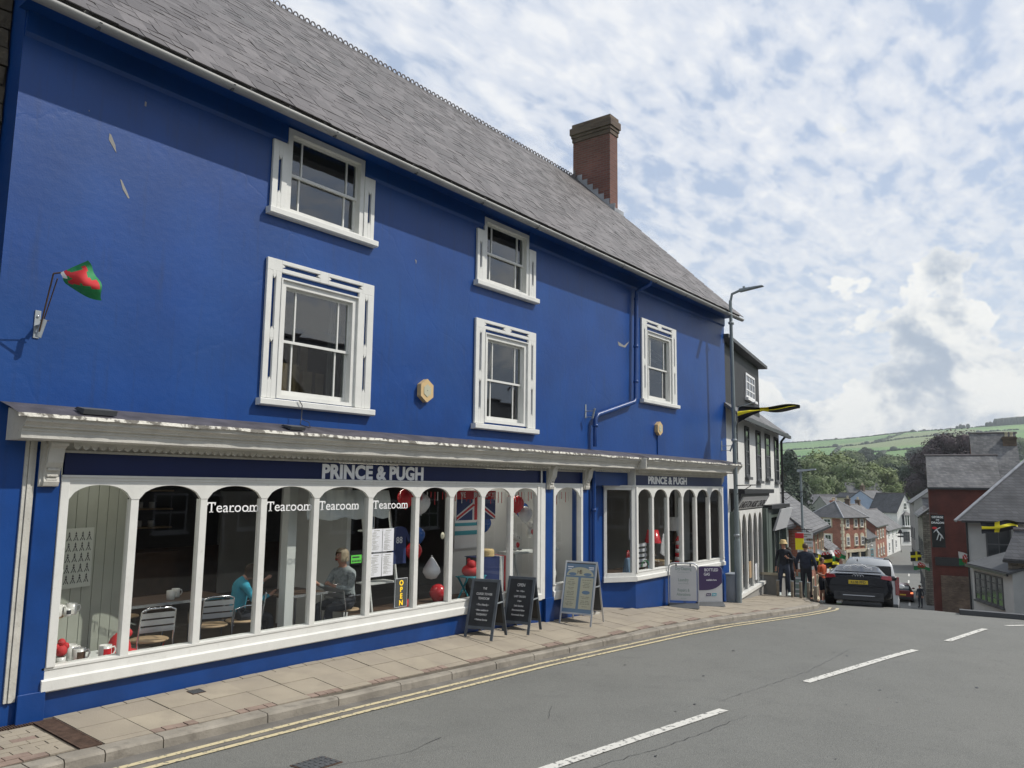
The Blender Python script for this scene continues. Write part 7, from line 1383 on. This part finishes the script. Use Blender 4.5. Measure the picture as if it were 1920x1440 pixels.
# houses on the near side of the road, behind the photographer
for i, (x, w, h, wl_, l) in enumerate(((-16, 9, 5.6, 'white_render', 'white house across the road to the left'), (-6.5, 8.5, 6.2, 'dark_brick', 'brown brick house directly across the road'), (2.5, 9.5, 5.2, 'grey_render', 'grey house across the road from the drainpipe'), (12.5, 7, 5.8, 'rubble_stone', 'stone house across the road from the right hand bay'), (20, 9, 6.4, 'dark_brick', 'tall brown brick house across the road beyond the bay'), (29.5, 10, 6.0, 'grey_render', 'grey house across the road below the crest'), (40, 12, 6.5, 'rubble_stone', 'long stone house across the road at the far end'), (53, 14, 7, 'dark_brick', 'farthest brown brick house across the road'))):
    house('opposite_house', l, (x + w, -17.0, lerp(x, ZK)), PI, w, 7, h, 'gable', 40, wl_, 'far_slate_dark', [('F', 1.2, 2.2, 3.3, 4.6), ('F', w - 2.4, w - 1.4, 3.3, 4.6), ('F', 1.2, 2.4, .9, 2.2), ('F', w - 2.6, w - 1.4, .9, 2.2)], [(.6, 3.5, .9, .6, h + 4, 'dark_brick')], doors=[('F', w / 2 - .5, w / 2 + .5, 0, 2.1)], group='houses across the road')
# ---------------------------------------------------------------- land, hill, trees
SKYL = [(-180, .030), (-60, .035), (-30, .05), (-8, .066), (0, .0735), (4.4, .0720), (7, .0690), (10.8, .0650), (14, .0590), (18.6, .0535), (24, .046), (35, .04), (90, .03), (180, .03)]
def hillz(x, y):
    r = math.hypot(x, y + 8.5); a = math.degrees(math.atan2(y + 8.5, x)); top = 2.4 + lerp(a, SKYL) * 1750
    base_ = lerp(max(x, 0), FX) if 0 < x and abs(a) < 70 else (lerp(x, ZK) if r < 60 else -8)
    base_ -= .45
    if r < 420: return base_ if r < 130 else min(base_, -8)
    u = min(1, (r - 420) / 1330); z = -8 + (top + 8) * (u ** 1.05)
    z += 5 * math.sin(r / 190 + a * .12) * u * (1 - u) * 2.5 + 2.5 * noise.noise(Vector((x / 160, y / 160, 0))) * min(1, u * 4) * (1 - u)
    if r > 1750: z = top - (r - 1750) * .04
    return z
m = MB(); rr = [3, 8, 15] + [20 + 3 * k for k in range(38)] + [136, 150, 170, 220, 300, 420] + [420 + 60 * k for k in range(1, 24)] + [1900, 2200, 3000, 5000]; aa = [-180 + 10 * k for k in range(14)] + [-40 + 1.5 * k for k in range(60)] + [50 + 10 * k for k in range(14)]
n = len(aa); m.add([(r * math.cos(math.radians(a)), -8.5 + r * math.sin(math.radians(a)), hillz(r * math.cos(math.radians(a)), -8.5 + r * math.sin(math.radians(a)))) for r in rr for a in aa], [(i * n + j, i * n + (j + 1) % n, (i + 1) * n + (j + 1) % n, (i + 1) * n + j)[::-1] for i in range(len(rr) - 1) for j in range(n)], 0, True)
def field_lay(n, l, src, cur, mix, ramp, nf):
    mp_ = n.new('ShaderNodeMapping'); l.new(src, mp_.inputs[0]); mp_.inputs['Scale'].default_value = (.0042, .0062, 0); mp_.inputs['Rotation'].default_value = (0, 0, .4)
    v = n.new('ShaderNodeTexVoronoi'); v.inputs['Scale'].default_value = 1.0; l.new(mp_.outputs[0], v.inputs[0]); sp_ = n.new('ShaderNodeSeparateColor'); l.new(v.outputs['Color'], sp_.inputs[0])
    cur = mix(ramp(sp_.outputs[0], 0, 1), (0.080, 0.19, 0.045), (0.145, 0.26, 0.070)); cur = mix(ramp(sp_.outputs[1], .975, .98), cur, (0.17, 0.21, 0.09)); cur = mix(ramp(nf(.02, 6), .35, .7, 0, .35), cur, (0.16, 0.20, 0.09))
    return cur
pmat('fields', (.1, .18, .05), .95, var=0, lay=field_lay)
ld_ = m.build('ground', 'fields', kind='structure'); tag(ld_, 'green valley floor and farmland hill', 'ground', kind='structure')
def hill_pt(px, r): 
    d = sp(px, 900, 1) - CAM; a = math.atan2(d.y, d.x); x = r * math.cos(a); y = -8.5 + r * math.sin(a); return x, y
# hedges on the hill: small bushy mounds along the field edges
hm = MB()
def hedge(pts, s=3.2):
    for (x0, y0), (x1, y1) in zip(pts, pts[1:]):
        L_ = math.hypot(x1 - x0, y1 - y0); n_ = max(1, int(L_ / (s * 1.1)))
        for k in range(n_):
            u = k / n_; x = x0 + (x1 - x0) * u + random.uniform(-1, 1); y = y0 + (y1 - y0) * u + random.uniform(-1, 1); q = s * random.uniform(.5, 1.1) * (1.9 if random.random() < .06 else 1); hm.ball((x, y, hillz(x, y) + q * .25), q, 6, 0, (1, 1, .8), 4)
for P in (((1465, 1330), (1560, 1290), (1640, 1310), (1700, 1400)), ((1470, 1020), (1560, 1000), (1640, 1040), (1760, 1060), (1920, 1150)), ((1480, 800), (1570, 830), (1660, 860), (1740, 850)), ((1640, 1310), (1680, 1600), (1700, 1740)), ((1700, 1400), (1800, 1440), (1920, 1430)), ((1560, 1000), (1580, 1290)), ((1650, 860), (1660, 1040)), ((1760, 1060), (1770, 1420)), ((1600, 640), (1700, 690), (1800, 640)), ((1465, 1745), (1600, 1745), (1760, 1745), (1925, 1748))): hedge([hill_pt(*q) for q in P], 2.6)
hm.build('hedgerows', 'leaf_dark', kind='stuff')
# trees
LEAVES = {}
def crown_mesh(name, mat, R_, H_, nblob, nleaf, leaf, seed, flat=1.0, cone=False):
    random.seed(seed); m = MB(); bl = []
    for i in range(nblob):
        u = random.random(); a = random.uniform(0, 2 * PI)
        if cone: zc = H_ * (.15 + .8 * u); rr_ = R_ * (1.02 - u) * random.uniform(.3, .8); br = R_ * (.20 + .35 * (1 - u))
        else: th_ = math.acos(random.uniform(-.55, 1)); rr_ = R_ * math.sin(th_) * random.uniform(.55, .82); zc = H_ * .5 + H_ * .36 * math.cos(th_); br = R_ * random.uniform(.16, .36)
        bl.append((rr_ * math.cos(a), rr_ * math.sin(a), zc, br))
    for i in range(nleaf):
        bx, by, bz, br = bl[random.randrange(nblob)]; d = Vector((random.gauss(0, 1), random.gauss(0, 1), random.gauss(0, .8) + .25)).normalized(); q = Vector((bx, by, bz)) + d * br * random.uniform(.72, 1.08) * Vector((1, 1, flat)).length / 1.73
        nn_ = (d + Vector((random.uniform(-.7, .7), random.uniform(-.7, .7), random.uniform(-.4, .9)))).normalized(); a = nn_.orthogonal().normalized(); b = nn_.cross(a); s = leaf * random.uniform(.6, 1.3); c_ = random.uniform(0, 6.28); a, b = a * math.cos(c_) + b * math.sin(c_), b * math.cos(c_) - a * math.sin(c_)
        m.add([q - a * s - b * s * .5, q + a * s - b * s * .6, q + a * s * .7 + b * s * .8, q - a * s * .6 + b * s * .7], [(0, 1, 2, 3)], 0, False)
    for bx, by, bz, br in bl: m.ball((bx, by, bz), br * .74, 7, 0, (1, 1, .95), 5)
    return m.mesh('crown', mat)
def tree(label, x, y, z, cm, R_, H_, sc, rz, bark='bark', group='trees beyond the town', name='tree'):
    t = thing(name, label, 'tree', (x, y, z), rz, group); t.scale = (sc, sc, sc); o = bpy.data.objects.new('crown', cm); col.objects.link(o); o.parent = t
    m = MB(); m.tube([(0, 0, -1.5), (0, 0, H_ * .25), (.2, .1, H_ * .6)], [R_ * .09, R_ * .065, R_ * .02], 7)
    for k in range(5): a = k * 1.3; m.tube([(0, 0, H_ * (.2 + .05 * k)), (R_ * .3 * math.cos(a), R_ * .3 * math.sin(a), H_ * (.38 + .06 * k)), (R_ * .5 * math.cos(a), R_ * .5 * math.sin(a), H_ * (.46 + .07 * k))], [R_ * .035, R_ * .025, R_ * .01], 5)
    m.build('trunk', bark, t); return t
cA = crown_mesh('a', 'leaf_mid', 7, 13, 60, 15000, .21, 11); cB = crown_mesh('b', 'leaf_light', 7, 12, 60, 15000, .21, 12); cC = crown_mesh('c', 'leaf_dark', 6, 13, 50, 12000, .20, 13); cD = crown_mesh('d', 'copper_leaf', 9, 19, 90, 24000, .20, 14); cE = crown_mesh('e', 'leaf_dark', 5, 15, 40, 9000, .22, 15, cone=True)
random.seed(21)
def putree(label, px, pytop, D, cm, R_, H_, wpx=None, **k):
    q = sp(px, pytop, D); z0 = hillz(q.x, q.y) if D > 430 else -8.0; sc = (q.z - z0) / (H_ * .97); tree(label, q.x, q.y, z0, cm, R_, H_, sc, random.uniform(0, 6), **k)
putree('large dark copper beech rising above the slate roofs on the right', 1786, 811, 205, cD, 9, 19, name='copper_beech')
T_ = [('dark conifer standing behind the white house at the left of the valley', 1481, 852, 170, cE, 5, 15), ('tall pale green tree left of centre of the wood', 1552, 849, 265, cB, 7, 12), ('mid green tree at the left edge of the wood', 1517, 862, 250, cA, 7, 13), ('rounded green tree right of the tall pale one', 1592, 868, 240, cA, 7, 13), ('broad green tree in the middle of the wood', 1640, 872, 250, cB, 7, 12), ('dark green tree behind the middle of the wood', 1668, 868, 285, cC, 6, 13), ('dark tree just left of the copper beech', 1705, 872, 260, cC, 6, 13), ('very dark tree under the left side of the copper beech', 1738, 860, 230, cC, 6, 13), ('small bright shrubby tree before the warehouse roofs', 1690, 906, 225, cB, 7, 12), ('dark tree at the right of the copper beech', 1832, 850, 230, cC, 6, 13), ('lower green tree at the foot of the wood, left', 1535, 892, 215, cA, 7, 13), ('lower green tree at the foot of the wood, centre', 1610, 898, 225, cA, 7, 13),
      ('pair member of the small round hill trees behind the copper beech, left', 1886, 822, 620, cC, 6, 13), ('small round hill tree at the right edge', 1908, 822, 640, cA, 7, 13), ('tree in a field hedge left of centre', 1622, 838, 700, cC, 6, 13), ('second tree in the field hedge, near the middle', 1650, 848, 560, cC, 6, 13), ('bushy tree on the lower field edge', 1590, 846, 540, cA, 7, 13), ('tree on the lower field edge towards the beech', 1720, 838, 600, cC, 6, 13), ('tall tree behind the wood at centre right', 1672, 856, 430, cA, 7, 13), ('tree behind the wood at centre left', 1570, 858, 420, cA, 7, 13)]
for a in T_: putree(*a)
wm = MB(); random.seed(5)
for i in range(240):
    px_ = random.uniform(1440, 1760); D = random.uniform(300, 520); q = sp(px_, 900, D); s = random.uniform(4, 8.5); z0 = max(hillz(q.x, q.y), -8)
    for k in range(420):
        d = Vector((random.gauss(0, 1), random.gauss(0, 1), abs(random.gauss(0, .9)))).normalized(); c_ = Vector((q.x, q.y, z0 + s * .7)) + d * s * random.uniform(.75, 1.05); a = Vector((random.uniform(-1, 1), random.uniform(-1, 1), random.uniform(-1, 1))).normalized(); b = a.orthogonal().normalized(); e = .36
        wm.add([c_ - a * e, c_ + b * e, c_ + a * e, c_ - b * e], [(0, 1, 2, 3)], i % 3)
    wm.ball((q.x, q.y, z0 + s * .6), s * .85, 7, i % 3, (1, 1, 1.05), 5)
wm.build('woodland', ['leaf_mid', 'leaf_dark', 'leaf_light'], kind='stuff')
pm = MB()
for i in range(90):
    px_ = 1872 + i * .9; x, y = hill_pt(px_, 1730 + random.uniform(-8, 8)); z = hillz(x, y); h_ = random.uniform(13, 15); pm.lathe([(4.5, 0), (3.5, h_ * .5), (.1, h_)], (x, y, z), 6)
for i in range(12): x, y = hill_pt(random.uniform(1800, 1868), 1735); h_ = random.uniform(4, 9); pm.ball((x, y, hillz(x, y) + h_ * .5), h_ * .5, 6, 0, (1, 1, 1.2), 5)
pm.build('conifer_plantation', 'leaf_dark', kind='stuff')

# thin valley haze
hm_ = bpy.data.materials.new('haze'); hm_.use_nodes = True; hn = hm_.node_tree.nodes; hn.clear(); ho = hn.new('ShaderNodeOutputMaterial'); hv = hn.new('ShaderNodeVolumePrincipled'); hv.inputs['Density'].default_value = 0.00019; hv.inputs['Color'].default_value = (0.86, 0.92, 1.0, 1); hv.inputs['Anisotropy'].default_value = 0.2; hm_.node_tree.links.new(hv.outputs[0], ho.inputs[1]); MATS['haze'] = hm_
m = MB(); m.box(-6000, 6000, -6000, 6000, -260, 190); m.build('haze', 'haze', kind='stuff')
# ---------------------------------------------------------------- vehicles (local: x across, y forward, z up)
def car(name, label, cat, loc, heading, st, paint, W, wheels, extras, wr=.32, glass=('car_glass'), pitch=0.0):
    """st: stations (y, w_low, w_mid, w_belt, z_low, z_belt, w_top, z_top, glassflag); heading: world angle the car faces"""
    t = thing(name, label, cat, loc, 0); t.rotation_euler = Euler((pitch, 0, heading - PI / 2), 'XYZ')
    m = MB(); n = 14; vs = []; fl = []
    for (y, wl, wm_, wb, zl, zb_, wt, zt, g) in st:
        zm = zl + (zb_ - zl) * .5
        half = [(0, zl), (wl * .92, zl), (wl, zl + .06), (wm_, zm), (wb, zb_ - .03), (wb - .03, zb_), (wt + (wb - wt) * .08 if zt - zb_ > .15 else (wt + wb) / 2, zb_ + (zt - zb_) * (.82 if zt - zb_ > .15 else .6)), (wt * .88, zt - .02 * (zt > zb_ + .15)), (0, zt + (.02 if zt > zb_ + .15 else .012))]
        ring = half + [(-a, b) for a, b in half[-2:0:-1]]; vs += [(a, y, b) for a, b in ring]
    R_ = 16
    for i in range(len(st) - 1):
        for k in range(R_):
            m_ = 0
            kk = k if k < 8 else 15 - k
            if kk == 5 and st[i][8] in (1, 2) and st[i + 1][8] in (1, 3): m_ = 1                       # side glass
            if kk in (6, 7) and ((st[i][8] == 2) or (st[i + 1][8] == 3)) and not (st[i][8] == 1 and st[i + 1][8] == 1): m_ = 1
            fl.append(((i * R_ + k, i * R_ + (k + 1) % R_, (i + 1) * R_ + (k + 1) % R_, (i + 1) * R_ + k), m_))
    for mi, nm, mt in ((0, 'body', paint), (1, 'windows', 'car_glass')):
        q = MB(); q.add(vs, [f[::-1] for f, c_ in fl if c_ == mi], 0, True)
        if mi == 0: q.add([vs[k] for k in range(R_)], [tuple(range(R_))], 0); q.add([vs[(len(st) - 1) * R_ + k] for k in range(R_)], [tuple(range(R_))[::-1]], 0)
        o = q.build(nm, mt, t)
        if mi == 0: b = bmesh.new(); b.from_mesh(o.data); bmesh.ops.remove_doubles(b, verts=b.verts, dist=.0005); b.to_mesh(o.data); b.free()
    q = MB(); q.box(-W / 2 + .2, W / 2 - .2, st[0][0] + .3, st[-1][0] - .3, .22, .7); q.build('interior', 'black_paint', t)
    for y in wheels:
        for s in (-1, 1):
            w_ = pivot('wheel', t); q = MB(); q.lathe([(.001, -.1), (wr - .05, -.11), (wr, -.08), (wr, .08), (wr - .05, .11), (.001, .1)], (s * (W / 2 - .11), y, wr), 20, axis='x'); q.build('tyre', 'rubber', w_)
            q = MB(); q.lathe([(.001, .115 * s), (wr * .62, .118 * s)], (s * (W / 2 - .11), y, wr), 14, axis='x'); q.build('rim', 'alu', w_)
            q = MB(); q.lathe([(wr + .05, -.13), (wr + .055, .115)], (s * (W / 2 - .115), y, wr + .01), 18, axis='x'); q.build('arch', 'black_paint', w_)
    extras(t); return t
def Bx(t, name, mat, *boxes, bevel=0):
    m = MB(); [m.box(*b) for b in boxes]; return m.build(name, mat, t, bevel=bevel)
def mirror(t, mat, W, y, z):
    for s in (-1, 1): m = MB(); m.ball((s * (W / 2 + .10), y, z), .10, 10, 0, (1.15, .55, .75)); m.tube([(s * (W / 2 - .05), y, z - .04), (s * (W / 2 + .05), y, z - .02)], .025, 6); m.build('door_mirror', mat, t)
def coupe(t):
    for s in (-1, 1):
        m = MB(); m.hexa([(s * .60, -2.112, .735), (s * .875, -2.05, .70), (s * .925, -1.74, .76), (s * .60, -1.98, .735), (s * .64, -2.085, .825), (s * .86, -2.02, .835), (s * .895, -1.80, .85), (s * .64, -1.95, .84)] if s > 0 else [(s * .875, -2.05, .70), (s * .60, -2.112, .735), (s * .60, -1.98, .735), (s * .925, -1.74, .76), (s * .86, -2.02, .835), (s * .64, -2.085, .825), (s * .64, -1.95, .84), (s * .895, -1.80, .85)]); m.build('tail_light', 'tail_red', t, bevel=.01)
    m = MB(); m.box(-.26, .26, -2.125, -2.10, .56, .67); pl = m.build('number_plate', 'plate_yellow', t, bevel=.004); o = text('lettering', 'KL08 PFD', .105, 'ink', t, Matrix.Translation((0, -2.127, .578)) @ FRONT, align='CENTER', bold=.0015, ext=.0008, sx=.92)
    m = MB()
    for k in range(4):
        P = [(-.105 + .07 * k + .042 * math.cos(a), -2.075, .79 + .042 * math.sin(a)) for a in [2 * PI * j / 12 for j in range(13)]]; m.tube(P, .006, 5, caps=False)
    m.build('ring_badge', 'steel', t)
    Bx(t, 'bumper_crease', 'car_navy', (-.78, .78, -2.115, -2.06, .50, .53), bevel=.01); Bx(t, 'diffuser', 'black_paint', (-.66, .66, -2.10, -1.7, .11, .34)); Bx(t, 'lower_trim', 'alu', (-.42, .42, -2.125, -2.10, .235, .25)); Bx(t, 'boot_lip', 'car_navy', (-.62, .62, -2.05, -1.95, .905, .93), bevel=.01)
    for s in (-1, 1): m = MB(); m.lathe([(.045, 0), (.045, .12), (.035, .12), (.035, 0)], (s * .52, -2.14, .26), 12, axis='y'); m.build('exhaust', 'steel', t)
    m = MB(); m.tube([(0, -.55, 1.36), (0, -.75, 1.41)], [.02, .006], 6); m.build('aerial', 'black_paint', t); mirror(t, 'black_gloss', 1.84, .55, .95)
    m = MB(); [m.tube([(-.40 + .8 * j / 12, -1.28 - .0 + .0 * j, 1.20 + .02 * math.sin(j * 1.7 + i) - .045 * i - .10 * ((j - 6) / 6) ** 2) for j in range(13)], .010, 5) for i in range(2)]; o = m.build('rear_window_reflection', 'letter_white', t); o.location = (0, -.17, -.035)  # white sky reflections on the rear glass, modelled as thin pale strips
ST = [(-2.09, .72, .80, .74, .24, .70, .52, .80, 0), (-2.02, .84, .88, .84, .20, .80, .66, .90, 0), (-1.85, .88, .92, .87, .18, .86, .66, .93, 0), (-1.62, .88, .93, .87, .18, .89, .62, .98, 2), (-1.05, .88, .92, .85, .18, .91, .58, 1.24, 1), (-.65, .86, .91, .84, .18, .92, .57, 1.33, 1), (-.1, .86, .90, .84, .18, .92, .57, 1.355, 1), (.35, .86, .90, .84, .18, .91, .56, 1.32, 1), (1.05, .88, .92, .84, .18, .90, .66, .97, 3), (1.6, .86, .90, .80, .2, .82, .62, .86, 0), (2.0, .72, .80, .70, .24, .66, .5, .70, 0)]
q = sp(1611, 1139, 23.0)
def seat(x, y, hd):
    c, s = math.cos(hd), math.sin(hd); f = road_z(x + c * 1.3, y + s * 1.3); b = road_z(x - c * 1.3, y - s * 1.3); return (x, y, (f + b) / 2 + .0), math.atan2(f - b, 2.6)
hd = math.radians(14)
cx_, cy_ = q.x + 1.9 * math.cos(hd), q.y + 1.9 * math.sin(hd); ST = [(a, b, c, d, e, f * .97, g, h * .94, i) for a, b, c, d, e, f, g, h, i in ST]; loc, pt = seat(cx_, cy_, hd)
car('black_coupe', 'low dark navy coupe with a yellow rear plate stopped at the brow of the hill', 'car', loc, hd, ST, 'car_navy', 1.84, (-1.22, 1.22), coupe, .33, pitch=pt)
def van(t):
    for s in (-1, 1): Bx(t, 'tail_light', 'tail_red', (s * .80, s * .93, -2.18, -2.02, .85, 1.45), bevel=.01)
    Bx(t, 'rear_window', 'black_gloss', (-.70, .70, -2.20, -2.12, 1.20, 1.80), bevel=.03); Bx(t, 'bumper', 'tar_grey', (-.88, .88, -2.22, -2.1, .30, .55), bevel=.03); Bx(t, 'number_plate', 'plate_yellow', (-.26, .26, -2.16, -2.14, .66, .77)); mirror(t, 'van_white', 1.84, .9, 1.15)
SV = [(-2.14, .80, .88, .86, .26, 1.00, .78, 1.06, 0), (-2.10, .86, .90, .88, .24, 1.05, .76, 1.60, 0), (-1.95, .88, .91, .88, .22, 1.06, .72, 1.78, 2), (-1.5, .88, .91, .88, .22, 1.06, .72, 1.84, 1), (0, .88, .91, .88, .22, 1.05, .72, 1.84, 1), (.7, .88, .91, .87, .22, 1.03, .68, 1.72, 1), (1.35, .88, .91, .86, .22, 1.0, .66, 1.12, 3), (2.0, .84, .88, .80, .24, .84, .6, .92, 0), (2.15, .74, .8, .7, .3, .7, .5, .75, 0)]
SV = [(a, b, c, d, e, f * 1.12, g, h * 1.14, i) for a, b, c, d, e, f, g, h, i in SV]
q = sp(1628, 1050, 27.3); hd2 = math.radians(12); x_, y_ = q.x + 2.1 * math.cos(hd2), q.y + 2.1 * math.sin(hd2); loc, pt = seat(x_, y_, hd2); pt *= .6; loc = (loc[0], loc[1], loc[2] + .02)
car('silver_van', 'pale silver people carrier just over the brow behind the dark coupe', 'van', loc, hd2, SV, 'van_white', 1.84, (-1.35, 1.4), van, .33, pitch=pt)
def hatch(t):
    for s in (-1, 1): Bx(t, 'tail_light', 'tail_lit', (s * .60, s * .80, -1.92, -1.86, .72, .86), bevel=.01)
    Bx(t, 'rear_window', 'board_grey', (-.50, .50, -1.74, -1.70, .98, 1.30), bevel=.02); Bx(t, 'bumper', 'black_paint', (-.80, .80, -1.97, -1.88, .25, .48), bevel=.02); Bx(t, 'number_plate', 'plate_yellow', (-.26, .26, -1.95, -1.93, .58, .68)); mirror(t, 'car_red', 1.7, .6, .98)
SH = [(-1.92, .72, .80, .76, .26, .88, .62, .93, 0), (-1.85, .80, .84, .80, .22, .92, .62, .98, 2), (-1.55, .82, .85, .81, .2, .94, .56, 1.42, 1), (-1.0, .82, .85, .81, .2, .94, .56, 1.48, 1), (0, .82, .85, .81, .2, .93, .56, 1.47, 1), (.4, .82, .85, .80, .2, .92, .55, 1.40, 1), (1.0, .82, .85, .8, .2, .90, .6, 1.0, 3), (1.7, .78, .8, .72, .22, .78, .5, .82, 0), (1.9, .68, .72, .6, .28, .6, .4, .62, 0)]
q = sp(1691, 1117, 67); hd3 = math.radians(13); loc, pt = seat(q.x + 1.5, q.y + .3, hd3)
car('red_hatchback', 'small dark red hatchback with lit tail lights going down the shaded street', 'car', loc, hd3, SH, 'car_red', 1.7, (-1.15, 1.2), hatch, .3, pitch=pt)
